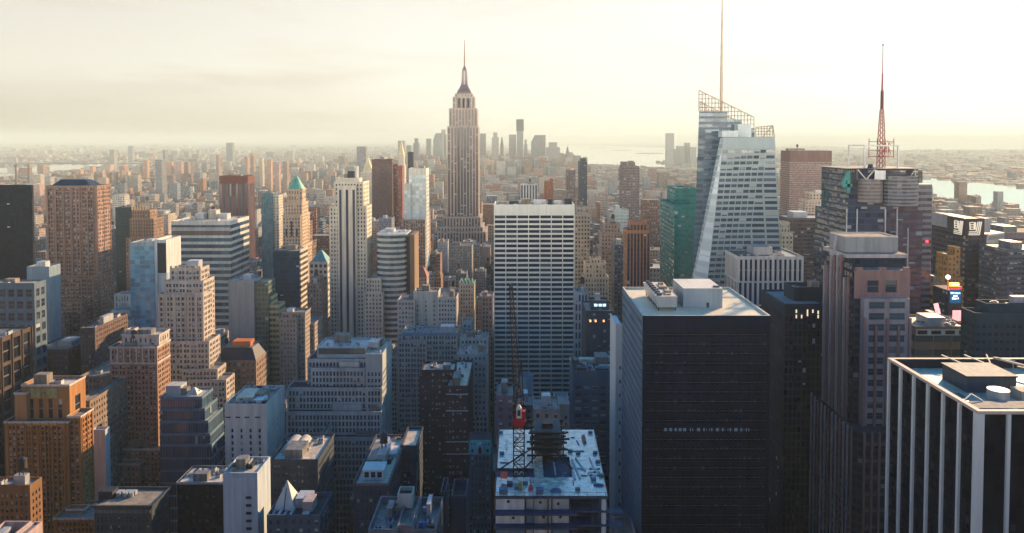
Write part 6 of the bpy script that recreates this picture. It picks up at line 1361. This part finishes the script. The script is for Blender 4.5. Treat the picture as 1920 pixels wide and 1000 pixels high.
part('roof_house', cube_mesh(ROOF_GREY), r_, (x0 + 5.2, y0 + 27, z - 1), (7, 17, 3.0)); part('roof_house', cube_mesh(WHITE_STONE), r_, (x0 + 11.5, y0 + 32, z - 1), (4, 9, 1.6)); part('roof_house', cube_mesh(METAL_DARK), r_, (x0 + 11.0, y0 + 23, z - 1), (2.5, 5, 1.8))
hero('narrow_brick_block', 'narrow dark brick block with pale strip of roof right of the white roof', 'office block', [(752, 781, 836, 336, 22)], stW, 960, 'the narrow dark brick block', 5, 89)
stU = W_((.17, .19, .21), key='parapet_block', wf=.45, hf=.55, bay=2.2, fl=3.6, roof=ROOF_GREY, par=2.6, top=3, cornice=0)
r_, q_ = hero('u_roof_block', 'flat roof enclosed by pale parapets with blue tanks and a pale open-topped penthouse, front centre', 'office block', [(690, 745, 993, 240, 23), (773, 818, 993, 240.5, 22.5), (744.5, 773.5, 985, 243, 20, W_((.30, .22, .22), key='u_mid', wf=.01, hf=.01, par=1.5))], stU, 1000, 'the parapet-enclosed roof', 8, 90)
z = q_[0][4]; yy = 256; a_, c_ = X(745, 930, yy), X(773, 930, yy)
b = MB(); b.box(a_, c_, yy, yy + 6, z - 1, z + 4.2, 0, top=False); b.box(a_ + .4, c_ - .4, yy + .4, yy + 5.6, z + 2.6, z + 2.7, 1)
for p, q in (((a_, yy), (c_, yy)), ((c_, yy), (c_, yy + 6)), ((c_, yy + 6), (a_, yy + 6)), ((a_, yy + 6), (a_, yy))): pass
b.face([(a_, yy, z + 4.2), (c_, yy, z + 4.2), (c_ - .4, yy + .4, z + 4.2), (a_ + .4, yy + .4, z + 4.2)]); b.face([(c_, yy, z + 4.2), (c_, yy + 6, z + 4.2), (c_ - .4, yy + 5.6, z + 4.2), (c_ - .4, yy + .4, z + 4.2)]); b.face([(c_, yy + 6, z + 4.2), (a_, yy + 6, z + 4.2), (a_ + .4, yy + 5.6, z + 4.2), (c_ - .4, yy + 5.6, z + 4.2)]); b.face([(a_, yy + 6, z + 4.2), (a_, yy, z + 4.2), (a_ + .4, yy + .4, z + 4.2), (a_ + .4, yy + 5.6, z + 4.2)])
b.build('penthouse', [plain('penthouse_pale', (.5, .49, .42)), METAL_DARK], r_)
rr = random.Random(12); bt = plain('tank_blue', (.03, .13, .35), .5)
for i in range(14):
    L = i % 2; k = MB(); R_ = rr.uniform(.5, 1.1); x_ = rr.uniform(q_[L][0] + 2, q_[L][1] - 2); y_ = rr.uniform(q_[L][2] + 3, q_[L][3] - 2)
    k.cyl(x_, y_, R_, z - 2.6, z - 2.6 + rr.uniform(.8, 2), 10, R_ * .9); k.build('tank', (bt, METAL_DARK, METAL_PALE)[i % 3], r_)
hero('dark_court_block', 'dark narrow block with two white parapet rails left of the deck', 'office block', [(846, 874, 930, 272, 14), (826, 836, 922, 280, 12)], W_((.05, .08, .12), key='court_blue', wf=.01, hf=.01, par=2.5, roof=ROOF_TAR), 1000, 'the white-railed dark block', 3, 91, capm=None)
# bottom left group
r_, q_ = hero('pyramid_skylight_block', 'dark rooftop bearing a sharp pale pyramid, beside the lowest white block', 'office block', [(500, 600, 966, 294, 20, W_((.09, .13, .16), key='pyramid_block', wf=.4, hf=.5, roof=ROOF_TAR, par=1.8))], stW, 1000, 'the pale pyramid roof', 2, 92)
z = q_[0][4]; xa_, xb_ = X(512, 957, 301), X(552.6, 957, 301); xm_ = (xa_ + xb_) / 2; ym_ = 306
b = MB(); b.taper([(xa_, 301), (xb_, 301), (xb_, 311.5), (xa_, 311.5)], z - 1.8, [(xm_ - .02, ym_), (xm_ + .02, ym_), (xm_ + .02, ym_ + .04), (xm_ - .02, ym_ + .04)], Z(900, ym_)); b.build('pyramid', plain('pyramid_pale', (.58, .57, .50), .6, amt=.12), r_)
part('pyramid_rib', shared('pyr_rib', lambda q: q.bar((0, 0, 0), (0, 4.0, 8.2), .35), METAL_DARK), r_, (xm_, 300.75, z - 2))
part('penthouse', cube_mesh(plain('penthouse_rose', (.46, .36, .32))), r_, (X(577, 960, 300), 303, z - 1.8), (4.2, 7, 4.6)); k = MB(); k.cyl(X(574, 990, 297), 297, 1.6, z - 1.8, z - .6, 14); k.build('tank', ROOF_PALE, r_)
for i in range(4): part('roof_rail', cube_mesh(METAL_PALE if i % 2 else plain('rail_blue', (.2, .3, .36))), r_, (X(512 + i * 11, 975, 297), 297.5, z - 1.8), (1.0, 5.5, .8))
hero('sunlit_corner_block', 'dark block with curved roof sheds and a thin sunlit pink corner', 'office block', [(508, 596, 862, 340, 30), (590, 600, 829, 368, 24, W_((.42, .28, .22), key='corner_pink', wf=.35, hf=.5, bay=2))], stW, 1000, 'the block with curved roof sheds', 9, 93)
r_ = bpy.data.objects['sunlit_corner_block']; z = Z(862, 340); m_ = plain('shed_tan', (.44, .42, .36))
for px, w_ in ((548, 7), (566, 6)):
    k = MB(); x_ = X(px, 850, 356); n = 8; arc = [(x_ + w_ / 2 * math.cos(math.pi * i / n), 3.4 * math.sin(math.pi * i / n)) for i in range(n + 1)]
    for (p, h1), (q, h2) in zip(arc, arc[1:]): k.face([(p, 350, z - 1 + h1), (p, 364, z - 1 + h1), (q, 364, z - 1 + h2), (q, 350, z - 1 + h2)])
    k.face([(p, 350, z - 1 + h) for p, h in arc[::-1]]); k.build('roof_shed', m_, r_)
hero('black_void_block', 'black windowless block with a pale roof strip between the blue and white blocks', 'office block', [(332, 418, 905, 318, 16)], W_((.012, .013, .02), key='void_black', wf=.5, hf=.5, bay=3, blind=.02, glass=(.008, .01, .015), roof=ROOF_PALE, par=.4, cornice=.3), 1000, 'the black block', 5, 94, capm=plain('coping_blue', (.3, .34, .36)))
r_, q_ = hero('cornice_roof_block', 'dark green-grey block with dentilled cornice and tan roof carrying white machines', 'office block', [(176, 284, 948, 300, -318)], W_((.055, .068, .068), key='greenish_stone', wf=.45, hf=.6, bay=1.8, fl=3.6, holes=True, cap=90, blind=.15, roof=ROOF_TAN, top=4.5, par=.7, cornice=.7, glass=(.012, .02, .03)), 1000, 'the dentil-cornice block', 0, 95)
x0, x1, y0, y1, z = q_[0]
for i in range(24): part('dentil', cube_mesh(plain('dentil_pale', (.26, .27, .25))), r_, (x0 + .5 + i * (x1 - x0 - 1) / 23, y0 - .25, z - 3.2), (.42, .5, 1.3))
for px, py in ((222, 932), (235, 928), (246, 926)):
    k = MB(); y_ = 309; x_ = X(px, py, y_); k.cyl(x_, y_, 1.0, z - .7, z + 1.2, 12); k.box(x_ - 1.2, x_ + 1.2, y_ + 1.1, y_ + 3, z - .7, z + 1.0); k.build('roof_machine', METAL_PALE, r_)
part('roof_hut', cube_mesh(METAL_DARK), r_, (X(196, 925, 306), 309, z - .7), (6, 5, 3.4))
hero('blank_pale_slab', 'thin blank pale slab squeezed behind the orange deco tower', 'office block', [(172, 197, 806, 392, -206)], W_((.52, .54, .52), key='blank_pale', wf=.01, hf=.01, roof=ROOF_PALE), 890, 'the blank pale slab', 1, 96)
hero('near_orange_block', 'dim orange brick block below the orange deco tower, at the photo edge', 'office block', [(-40, 56, 910, 292, -79)], W_((.24, .12, .048), key='orange_dim', wf=.45, hf=.52, bay=1.9, fl=3.0, holes=True, cap=80, blind=.4, glass=(.02, .03, .04), roof=ROOF_GREY, top=3.2), 1000, 'the dim orange block', 8, 97)
hero('open_roof_block', 'open-roofed block with pink sunlit wall in the bottom left corner', 'office block', [(-30, 22, 1006, 240, 10, W_((.46, .34, .30), key='pink_open', wf=.01, hf=.01, par=4, roof=ROOF_TAR)), (22.5, 39, 1010, 240, 11, W_((.50, .36, .32), key='pink_open2', wf=.01, hf=.01, par=.5))], stW, 1000, 'the open-roofed pink block', 3, 98)
r_, q_ = hero('long_ledge_block', 'long low block with sunlit tan ledge running towards the tan tower', 'office block', [(146, 168, 752, 392, 50), (150, 196, 706, 460, 60)], W_((.28, .2, .14), key='ledge_tan', wf=.45, hf=.5, bay=2.4, holes=True, cap=40, roof=ROOF_TAN, cornice=.4), 800, 'the long tan ledge block', 16, 99)
hero('white_colonnade_block', 'small white stepped block with colonnaded attic', 'office block', [(214, 243, 552, 640, 14), (207, 244, 582, 610, 16), (199, 245, 600, 596, 20)], W_((.52, .56, .54), key='colonnade', wf=.4, hf=.7, bay=2.4, fl=6, holes=True, cap=50, blind=.05), 640, 'the white colonnade block', 0, 100)
hero('dark_avenue_block', 'dark green-brown block in the shadow left of the tan tower', 'office block', [(150, 178, 615, 520, 44), (62, 128, 655, 520, 40), (126, 152, 640, 560, 30)], W_((.16, .10, .08), key='shadow_brown', wf=.42, hf=.5, bay=2.6, holes=True, cap=40), 700, 'the shadowed brown block', 8, 101)
for nm, px0, px1, py, Y, dp in (('rooftop_house', 930, 965, 742, 340, 20), ('rooftop_house', 1000, 1050, 768, 330, 18), ('rooftop_house', 966, 1000, 760, 360, 16), ('rooftop_house', 1040, 1068, 758, 350, 16)):
    i_ = (930, 1000, 966, 1040).index(px0)
    hero('rooftop_block', ('purple-brown block left behind the crane', 'tan-fronted low block right behind the crane', 'low grey block directly behind the crane mast', 'low pale block nearest the flat teal block')[i_], 'office block', [(px0, px1, py, Y, dp)], W_(((.2, .15, .16), (.38, .30, .23), (.2, .22, .23), (.42, .42, .37))[i_], key='behind_crane_%d' % i_, wf=.35, hf=.5, bay=4), 800, None, 4, 110 + i_); REFS.pop()
b = MB(); x_, y_ = X(985, 700, 400), 400; z0_, z1_ = 40, Z(702, 400); b.cyl(x_, y_, 4.6, z0_, z1_, 24, top=False); b.cyl(x_, y_, 4.8, z1_ - .6, z1_, 24, top=False); b.cyl(x_, y_, 4.3, z1_ - 4, z1_ - 3.9, 24)
tag(b.build('round_tank_tower', plain('tank_sky', (.22, .33, .38), .5)), 'pale blue open cylinder rising behind the crane jib', 'tank')
# ================================================================== far things
def far_tower(px0, px1, py, Y, d, label, c, name='distant_tower', cat='tower', group='downtown skyline far behind', top=None, z0=0):
    x0, x1, z = X(px0, py, Y), X(px1, py, Y), Z(py, Y); b = MB(); key = 'far_%02x%02x' % (int(c[0] * 255), int(c[2] * 255))
    m = facade(key, c, (.08, .09, .1), .6, .5, .2)
    if top == 'step': b.box(x0, x1, Y, Y + d, z0, z - 40, 0, bay=5, fl=4); b.box(x0 + (x1 - x0) * .2, x1 - (x1 - x0) * .2, Y + 5, Y + d - 5, z - 40, z, 0, bay=5, fl=4)
    elif top == 'slope': b.box(x0, x1, Y, Y + d, z0, z - 60, 0, bay=5, fl=4); b.taper([(x0, Y), (x1, Y), (x1, Y + d), (x0, Y + d)], z - 60, [(x0 + (x1 - x0) * .25, Y), (x1, Y), (x1, Y + d), (x0 + (x1 - x0) * .25, Y + d)], z)
    elif top == 'spike': b.box(x0, x1, Y, Y + d, z0, z - 70, 0, bay=5, fl=4); b.taper([(x0, Y), (x1, Y), (x1, Y + d), (x0, Y + d)], z - 70, [((x0 + x1) / 2 - 3, Y + d / 2 - 3), ((x0 + x1) / 2 + 3, Y + d / 2 - 3), ((x0 + x1) / 2 + 3, Y + d / 2 + 3), ((x0 + x1) / 2 - 3, Y + d / 2 + 3)], z)
    elif top == 'dark': b.box(x0 + 4, x1 - 4, Y + 4, Y + d, z0, z - 95, 0, bay=5, fl=4); b.box(x0, x1, Y, Y + d, z - 95, z, 1, bottom=True)
    else: b.box(x0, x1, Y, Y + d, z0, z, 0, bay=5, fl=4)
    o = b.build(name, [m, METAL_DARK]); tag(o, label, cat, group); return o


GREY = [(.20, .20, .2), (.26, .25, .23), (.16, .16, .17), (.3, .28, .25)]
dt = [(746, 758, 264, 'pale slim tower at the start of the hazy downtown skyline', None), (762, 771, 273, 'low hazy block left in the downtown skyline', None), (775, 785, 259.5, 'hazy tower with stepped top, second hump of downtown', 'step'), (799, 808, 260, 'narrow hazy tower between two downtown humps', None), (812, 830, 250, 'sloping hazy tower leaning up towards the tallest left downtown peak', 'slope'), (825, 837, 243, 'tallest hazy tower left of the art deco skyscraper', 'step'), (898, 911, 250.5, 'square hazy tower just right of the art deco skyscraper', None), (922, 935, 248.5, 'hazy tower with cut corner, downtown, second right of the art deco skyscraper', 'step'), (938, 944, 257, 'thin hazy needle-topped tower downtown', 'spike'), (954, 968, 252.5, 'hazy block touching the unfinished downtown tower', None), (968, 982, 224, 'tallest far downtown tower with a dark unfinished top', 'dark'), (982, 989, 262, 'small hazy shoulder tower right of the unfinished downtown tower', 'step'), (996, 1023, 253.5, 'broad hazy slant-topped tower downtown', 'slope'), (1024, 1050, 267, 'wide hazy stepped tower at the right end of downtown', 'step'), (1061, 1068, 275, 'thin pointed hazy tower at the harbour edge', 'spike'), (1066, 1074, 286, 'lowest hazy block at the harbour edge', None)]
for i, (a, c, py, lb, tp) in enumerate(dt): far_tower(a, c, py, 5700 + (i * 137) % 420, 60, lb, GREY[i % 4], top=tp)
for i, (a, c, py, Y, lb) in enumerate(((1250, 1264, 250, 7050, 'single tall hazy tower on the far river shore'), (1265, 1276, 280, 7150, 'low hazy tower right beside the tall far shore tower'), (1270, 1284, 274, 7200, 'hazy mid-height block on the far river shore'), (1285, 1294, 268, 7250, 'hazy tower on the far shore nearest the faceted tower'), (1294, 1306, 276, 7100, 'hazy block partly hidden by the faceted tower'))):
    far_tower(a, c, py, Y, 60, lb, GREY[(i + 1) % 4], group='towers on the far river shore')
for i, (a, c, py, Y, cc, lb) in enumerate(((240, 248, 274, 7000, 1, 'pale hazy tower on the left horizon'), (424, 436, 268, 6900, 0, 'broad grey hazy tower on the left horizon'), (205, 214, 281, 5600, 3, 'cream hazy tower over the left river'), (305, 309, 281, 4200, 0, 'thin grey tower standing over the left brick rows'), (291, 303, 300, 3000, 2, 'grey-brown tower block over the left brick rows'))):
    far_tower(a, c, py, Y, 40, lb, GREY[cc], group='hazy towers on the left horizon')
# brick housing towers catching the sun, left
HB = [(297, 303, 305, 3900), (312, 322, 304, 4000), (326, 340, 304, 3900), (345, 353, 304, 4050), (359, 367, 304, 4000), (142, 151, 318, 3600), (156, 170, 326, 3500), (176, 192, 322, 3550), (62, 76, 328, 3300), (200, 204, 320, 3700), (212, 216, 321, 3720), (224, 228, 321, 3740), (236, 240, 321, 3700), (168, 174, 312, 3900), (60, 74, 346, 2700), (404, 410, 290, 4100), (250, 262, 312, 4100), (268, 276, 300, 4300), (458, 464, 295, 3500), (470, 476, 292, 3600), (486, 492, 296, 3450), (500, 508, 300, 3300), (515, 523, 306, 3000), (530, 538, 303, 3100)]
for i, (a, c, py, Y) in enumerate(HB):
    sh = ('tan', 'orange', 'rose', 'brown')[i % 4]
    far_tower(a, c, py, Y, 26, 'small %s sunlit housing tower, %s in the row from the left' % (sh, ('first second third fourth fifth sixth seventh eighth ninth tenth eleventh twelfth thirteenth fourteenth fifteenth sixteenth seventeenth eighteenth nineteenth twentieth twenty-first twenty-second twenty-third twenty-fourth'.split())[sorted(h[0] for h in HB).index(a)]), [(.5, .38, .26), (.52, .27, .15), (.45, .26, .2), (.32, .2, .14)][i % 4], 'housing_tower', 'tower', 'sunlit housing towers')
for i, (px, lb) in enumerate(((29.5, 'brown smokestack nearest the photo edge by the river'), (53, 'brown smokestack with pale collar by the river, right one'))):
    Y = 3400; x, z = X(px, 308, Y), Z(308, Y); b = MB(); b.cyl(x, Y, 5.2, 0, z - 8, 14, 3.9); b.cyl(x, Y, 4.8, z - 8, z, 14); tag(b.build('smokestack', plain('stack_brown', (.16, .09, .07))), lb, 'chimney', 'smokestacks by the river')
# suspension bridge over the left river
br = thing('suspension_bridge', 'long grey suspension bridge crossing the left river in the haze', 'bridge'); m_ = plain('bridge_steel', (.16, .18, .19), .7)
Yb = 6300; xa_, xb_ = X(-80, 306, Yb), X(285, 306, Yb); zd = 40
b = MB(); b.box(xa_, xb_, Yb - 14, Yb + 14, zd, zd + 9, bottom=True); b.build('deck', m_, br)
for px in (38, 205):
    x = X(px, 300, Yb)
    for dy in (-12, 12): part('tower', cube_mesh(m_), br, (x, Yb + dy, 0), (11, 6, 102))
    part('cross_beam', cube_mesh(m_), br, (x, Yb, 96), (11, 22, 7)); part('cross_beam', cube_mesh(m_), br, (x, Yb, 60), (11, 22, 5))
xl_, xr_ = X(38, 300, Yb), X(205, 300, Yb)
for dy in (-12, 12):
    b = MB(); pts = []
    for k in range(33):
        x = xa_ + (xb_ - xa_) * k / 32
        if x < xl_: f = (xl_ - x) / (xl_ - xa_); z = 102 - 55 * f
        elif x > xr_: f = (x - xr_) / (xb_ - xr_); z = 102 - 55 * f
        else: f = (x - xl_) / (xr_ - xl_); z = 50 + 52 * (2 * f - 1) ** 2
        pts.append((x, Yb + dy, z))
    for p, q in zip(pts, pts[1:]): b.bar(p, q, 2.4)
    b.build('cable', m_, br)
    b = MB()
    for p in pts[1:-1]: b.bar(p, (p[0], p[1], zd + 9), 1.1)
    b.build('hanger', m_, br)

# ================================================================== streets full of smaller buildings
rnd = random.Random(77)
import numpy as np


def inside(pt, poly):
    x, y = pt; c = False; j = len(poly) - 1
    for i in range(len(poly)):
        (xi, yi), (xj, yj) = poly[i], poly[j]
        if (yi > y) != (yj > y) and x < (xj - xi) * (y - yi) / (yj - yi) + xi: c = not c
        j = i
    return c


def wet(x, y): return any(inside((x, y), w) for w in WATERS)


PAL = [((.40, .33, .26), 'tan brick'), ((.30, .17, .115), 'brown brick'), ((.36, .17, .10), 'red brick'), ((.48, .43, .36), 'cream stone'), ((.27, .265, .25), 'grey stone'), ((.17, .19, .21), 'slate grey'), ((.55, .52, .46), 'white stone'), ((.42, .28, .19), 'orange-tan brick'), ((.20, .135, .11), 'dark brown brick'), ((.13, .18, .20), 'blue glass')]
WGT = [18, 14, 10, 12, 12, 6, 6, 9, 9, 4]
FM = [facade('street_%d' % i, (.4, .4, .4), (.03, .035, .05), w, h, .3, attr=True) for i, (w, h) in enumerate(((.45, .52), (.6, .5), (.36, .5), (.92, .5)))]
RT = facade('street_roof', (.2, .2, .2), attr=True, wf=0, hf=0, amt=.45)
LOTS = []
PLAN = [h[:4] for h in HERO]


def plan_hit(x0, x1, y0, y1): return any(x0 < h[1] + 1 and x1 > h[0] - 1 and y0 < h[3] + 1 and y1 > h[2] - 1 for h in PLAN)


def limit(x0, x1, y0, y1, z):
    """keep small buildings from hiding what the photograph shows behind them"""
    pts = [scr(x, y, z)[0] for x in (x0, x1) for y in (y0, y1)]; a, c = min(pts), max(pts)
    for h in HERO:
        if h[2] >= y0 - 2 and c > h[4] and a < h[5] and h[7] < 1001:
            need = h[7] - 2 + rnd.random() * 9
            for yy in (y0, y1):
                if yy < h[2]: z = min(z, Z(need, yy))
    return z


for i in range(len(AVES) - 1):
    for s in STREETS:
        ax0, ax1 = AVES[i] + 14, AVES[i + 1] - 14
        if s < 180 or abs((ax0 + ax1) / 2) > .80 * (s + 80) + 120: continue
        for row in (0, 1):
            x = ax0
            while x < ax1 - 7:
                w = rnd.choice([8, 12, 15, 18, 22, 28, 34]) * rnd.uniform(.85, 1.15); w = min(w, ax1 - x)
                y0 = s + 9 + row * 31 + (rnd.uniform(0, 3) if row else 0); y1 = y0 + rnd.uniform(24, 30)
                Yc = s
                if Yc < 900: h = rnd.choice([22, 30, 38, 46, 55, 64, 75, 90, 105])
                elif Yc < 1400: h = rnd.choice([18, 25, 32, 40, 48, 55, 66, 80]) if rnd.random() < .9 else rnd.uniform(85, 135)
                else: h = rnd.choice([14, 18, 22, 28, 36, 45, 55]) if rnd.random() < .93 else rnd.uniform(60, 110)
                if x < -700 and rnd.random() < .8: h *= .65
                if x > 500: h *= .62
                h *= rnd.uniform(.85, 1.15)
                a, c = x + .15, x + w - .15; x += w
                if plan_hit(a, c, y0, y1): continue
                h = limit(a, c, y0, y1, h)
                if h < 8: continue
                LOTS.append((a, c, y0, y1, h, rnd.choices(range(10), WGT)[0], rnd.random()))
# the city goes on behind and beside the viewpoint, unseen; built tall and dense to shade the lower fronts
LOTS_BACK = [(-70, 62, -46, -4, 246, 4, .5), (-130, -82, -60, -8, 150, 3, .2), (75, 108, -60, -10, 130, 0, .7)]
for gx in range(-900, 900, 62):
    for gy in range(-900, 230, 62):
        if gy + 40 > -4 and abs(gx + 24) < .8 * (gy + 46) + 110: continue
        if -60 - 48 < gy < 0 and -190 < gx < 115: continue
        LOTS_BACK.append((gx, gx + rnd.uniform(34, 50), gy, gy + rnd.uniform(34, 48), rnd.choice([120, 150, 180, 210, 235]), rnd.randrange(10), rnd.random()))
# farther out the lots get coarser
y = 2030
while y < 25000:
    step = 48 * max(1, y / 2600) ** .60; xw = .78 * y + 200; x = -xw
    while x < xw:
        w = step * rnd.uniform(.35, .95)
        on = not wet(x + w / 2, y + step * .4) and not wet(x, y) and not wet(x + w, y)
        man = -2600 < x < 1830 and y < 7200
        if on and rnd.random() < (.93 if y < 5000 else (.75 if y < 15000 else .5)):
            h = rnd.choice([10, 12, 15, 18, 22, 28, 36]) * (1 if man else .62) * rnd.uniform(.8, 1.2)
            if rnd.random() < (.06 if man else .02): h = rnd.uniform(45, 95)
            if man and y > 4700 and -1000 < x < 800: h = rnd.uniform(40, 130) if rnd.random() < .6 else h
            if x > 2700: h *= .6
            if x > 500 and y > 4300 and man: h = min(h, 24)
            dd = step * rnd.uniform(.3, .75)
            if not plan_hit(x, x + w, y, y + dd) and not any(abs(x + w / 2 - (hx0 + hx1) / 2) < (hx1 - hx0) / 2 + w and hy0 - 2 > y and 0 for hx0, hx1, hy0, hy1 in ()):
                h = limit(x, x + w, y, y + dd, h)
                if h > 5: LOTS.append((x, x + w, y, y + dd, h, rnd.choices(range(10), WGT)[0], rnd.random()))
        x += w + step * rnd.uniform(.04, .4)
    y += step
# which show largest: paint them front to back on a coarse picture
GW, GH = 960, 500; seen = np.zeros((GH, GW), bool)
items = [(h[2], 0, k) for k, h in enumerate(HERO)] + [(l[2], 1, k) for k, l in enumerate(LOTS)]
vis = {}
for y0, t, k in sorted(items):
    if t == 0: a, c, py = HERO[k][4], HERO[k][5], HERO[k][6]
    else:
        l = LOTS[k]; pts = [scr(x, yy, l[4]) for x in (l[0], l[1]) for yy in (l[2], l[3])]; a, c = min(p[0] for p in pts), max(p[0] for p in pts); py = min(p[1] for p in pts)
    i0, i1, j0 = max(0, int(a / 2)), min(GW, int(c / 2) + 1), max(0, int(py / 2))
    if i1 <= i0 or j0 >= GH: continue
    sub = seen[j0:, i0:i1]
    if t == 1: vis[k] = int((~sub).sum())
    sub[:] = True
order = sorted(vis, key=lambda k: -vis[k])
NEAR = [k for k in order if vis[k] > 10][:285]; near = set(NEAR)
COLS = [c for c, _ in PAL]


def lot_shape(b, l, detail):
    x0, x1, y0, y1, h, ci, r = l; rr = random.Random(int(r * 1e6)); c = COLS[ci]; k = rr.uniform(.75, 1.2)
    b.cur = tuple(min(.8, v * k) for v in c); bay, fl = rr.choice([2.4, 2.8, 3.2]), rr.choice([3.3, 3.6, 3.9])
    roofc = rr.choice([(.10, .10, .10), (.2, .19, .18), (.34, .33, .30), (.42, .40, .35), (.24, .17, .12)])
    blocks = [(x0, x1, y0, y1, 0, h)]
    if h > 38 and detail and rr.random() < .6:
        f = rr.uniform(.62, .85); m = (x1 - x0) * rr.uniform(.08, .2)
        blocks = [(x0, x1, y0, y1, 0, h * f), (x0 + m, x1 - m * rr.random(), y0 + 3.5, y1 - 2, h * f - .5, h)]
    return blocks, bay, fl, roofc, rr


def add_lot(b, l, detail):
    blocks, bay, fl, roofc, rr = lot_shape(b, l, detail); wc = b.cur; top = None
    for (a, c, y0, y1, z0, z1) in blocks:
        b.cur = wc; poly = [(a, y0), (c, y0), (c, y1), (a, y1)]
        if not detail:
            b.prism(poly, z0, z1, 0, 1, bay * 1.6, fl * 1.5, top=False); b.cur = roofc; b.face([(x, y, z1) for x, y in poly], 1); continue
        for i in range(4): b.wall(poly[i], poly[(i + 1) % 4], z0, z1 - .9, 0, bay, fl)
        p = .5; inn = [(a + p, y0 + p), (c - p, y0 + p), (c - p, y1 - p), (a + p, y1 - p)]; e = rr.choice([0, .25, .45])
        out = [(a - e, y0 - e), (c + e, y0 - e), (c + e, y1 + e), (a - e, y1 + e)]
        b.cur = tuple(min(.8, v * rr.choice([1.0, 1.25, 1.5])) for v in wc)
        for i in range(4):
            j = (i + 1) % 4; b.wall(out[i], out[j], z1 - .9, z1, 1); b.face([(*out[i], z1), (*out[j], z1), (*inn[j], z1), (*inn[i], z1)], 1); b.face([(*inn[i], z1), (*inn[j], z1), (*inn[j], z1 - .8), (*inn[i], z1 - .8)], 1)
            if e: b.face([(*out[j], z1 - .9), (*out[i], z1 - .9), (*poly[i], z1 - .9), (*poly[j], z1 - .9)], 1)
        top = (inn, z1 - .8)
    return top, roofc, rr


def ordinal(n): return ('nearest', 'second nearest', 'third nearest', 'fourth nearest', 'fifth nearest', 'sixth nearest', 'seventh nearest', 'eighth nearest', 'ninth nearest', 'tenth nearest', 'eleventh nearest', 'twelfth nearest')[n] if n < 12 else '%dth nearest' % (n + 1)


used = {}; meta = []
for k in sorted(NEAR, key=lambda k: LOTS[k][2]):
    l = LOTS[k]; px, py = scr((l[0] + l[1]) / 2, l[2], l[4])
    ref = min(REFS, key=lambda q: math.hypot(q[1] - px, (q[2] - py) * .7) + abs(q[3] - l[2]) * .03)
    rel = 'in front of' if l[2] < ref[3] - 60 and abs(px - ref[1]) < 60 else ('behind' if l[2] > ref[3] + 60 and abs(px - ref[1]) < 60 else ('left of' if px < ref[1] else 'right of'))
    size = 'low' if l[4] < 26 else ('mid-rise' if l[4] < 58 else 'tall')
    base_l = '%s %s building, %%s %s %s' % (size, PAL[l[5]][1], rel, ref[0]); n = used.get(base_l, 0); used[base_l] = n + 1
    meta.append((k, base_l % ordinal(n)))
for k, lb in meta:
    l = LOTS[k]; detail = l[2] < 1300; rr = random.Random(k)
    nm = 'low_building' if l[4] < 26 else ('street_building' if l[4] < 58 else 'tall_building'); fm = FM[3] if PAL[l[5]][1] == 'blue glass' else FM[k % 3]
    if not detail:
        b = MB(); add_lot(b, l, False); tag(b.build(nm, [fm, RT], tint=True), lb, 'building', 'smaller buildings along the streets'); continue
    root = thing(nm, lb, 'building', group='smaller buildings along the streets')
    b = MB(); tp, roofc, _ = add_lot(b, l, True); b.build('wall', [fm, RT], root, tint=True)
    inn, zr = tp; b = MB(); b.cur = roofc; b.face([(*p, zr) for p in inn], 0); b.build('roof', [RT], root, tint=True)
    clutter(root, inn[0][0], inn[2][0], inn[0][1], inn[2][1], zr, rr, (6 if l[2] < 700 else 3), tank=.45)
# all the rest of the city, too many to count
b = MB()
for l in LOTS_BACK: add_lot(b, l, False)
for k, l in enumerate(LOTS):
    if k in near: continue
    add_lot(b, l, False)
    if l[2] < 6000 and l[1] - l[0] > 11:
        rr = random.Random(k); x, y = rr.uniform(l[0] + 2, l[1] - 6), rr.uniform(l[2] + 2, max(l[2] + 3, l[3] - 7)); b.cur = rr.choice([(.3, .25, .2), (.4, .38, .34), (.15, .13, .12)])
        b.box(x, x + rr.uniform(3, 4), y, y + rr.uniform(3, 5), l[4], l[4] + rr.uniform(2, 4), 1, 1)
tag(b.build('distant_city', [FM[0], RT], tint=True), 'countless small hazy buildings spreading to the horizon and across the rivers', 'city', kind='stuff')

# ================================================================== haze
def haze():
    b = MB(); b.box(-95000, 95000, -2600, 105000, -1.0, 452, bottom=True)
    m = bpy.data.materials.new('haze_air'); m.use_nodes = True; t = m.node_tree; t.nodes.clear()
    o = t.nodes.new('ShaderNodeOutputMaterial'); v = t.nodes.new('ShaderNodeVolumePrincipled')
    v.inputs['Color'].default_value = (*HAZE_C, 1); v.inputs['Density'].default_value = HAZE_D; v.inputs['Anisotropy'].default_value = HAZE_G
    t.links.new(v.outputs[0], o.inputs['Volume'])
    tag(b.build('haze', m), 'warm evening haze lying over the whole city', 'haze', kind='stuff')


haze()
# stand every thing's Empty at the foot of its parts
for o in [o for o in COL.objects if o.type == 'EMPTY' and o.parent is None]:
    ch = [c for c in o.children]
    pts = [(c.location + Vector([v * s for v, s in zip(p, c.scale)])) for c in ch if c.type == 'MESH' for p in c.bound_box]
    if not pts: continue
    base = Vector(((min(p.x for p in pts) + max(p.x for p in pts)) / 2, (min(p.y for p in pts) + max(p.y for p in pts)) / 2, min(p.z for p in pts)))
    o.location = base
    for c in ch: c.location = c.location - base
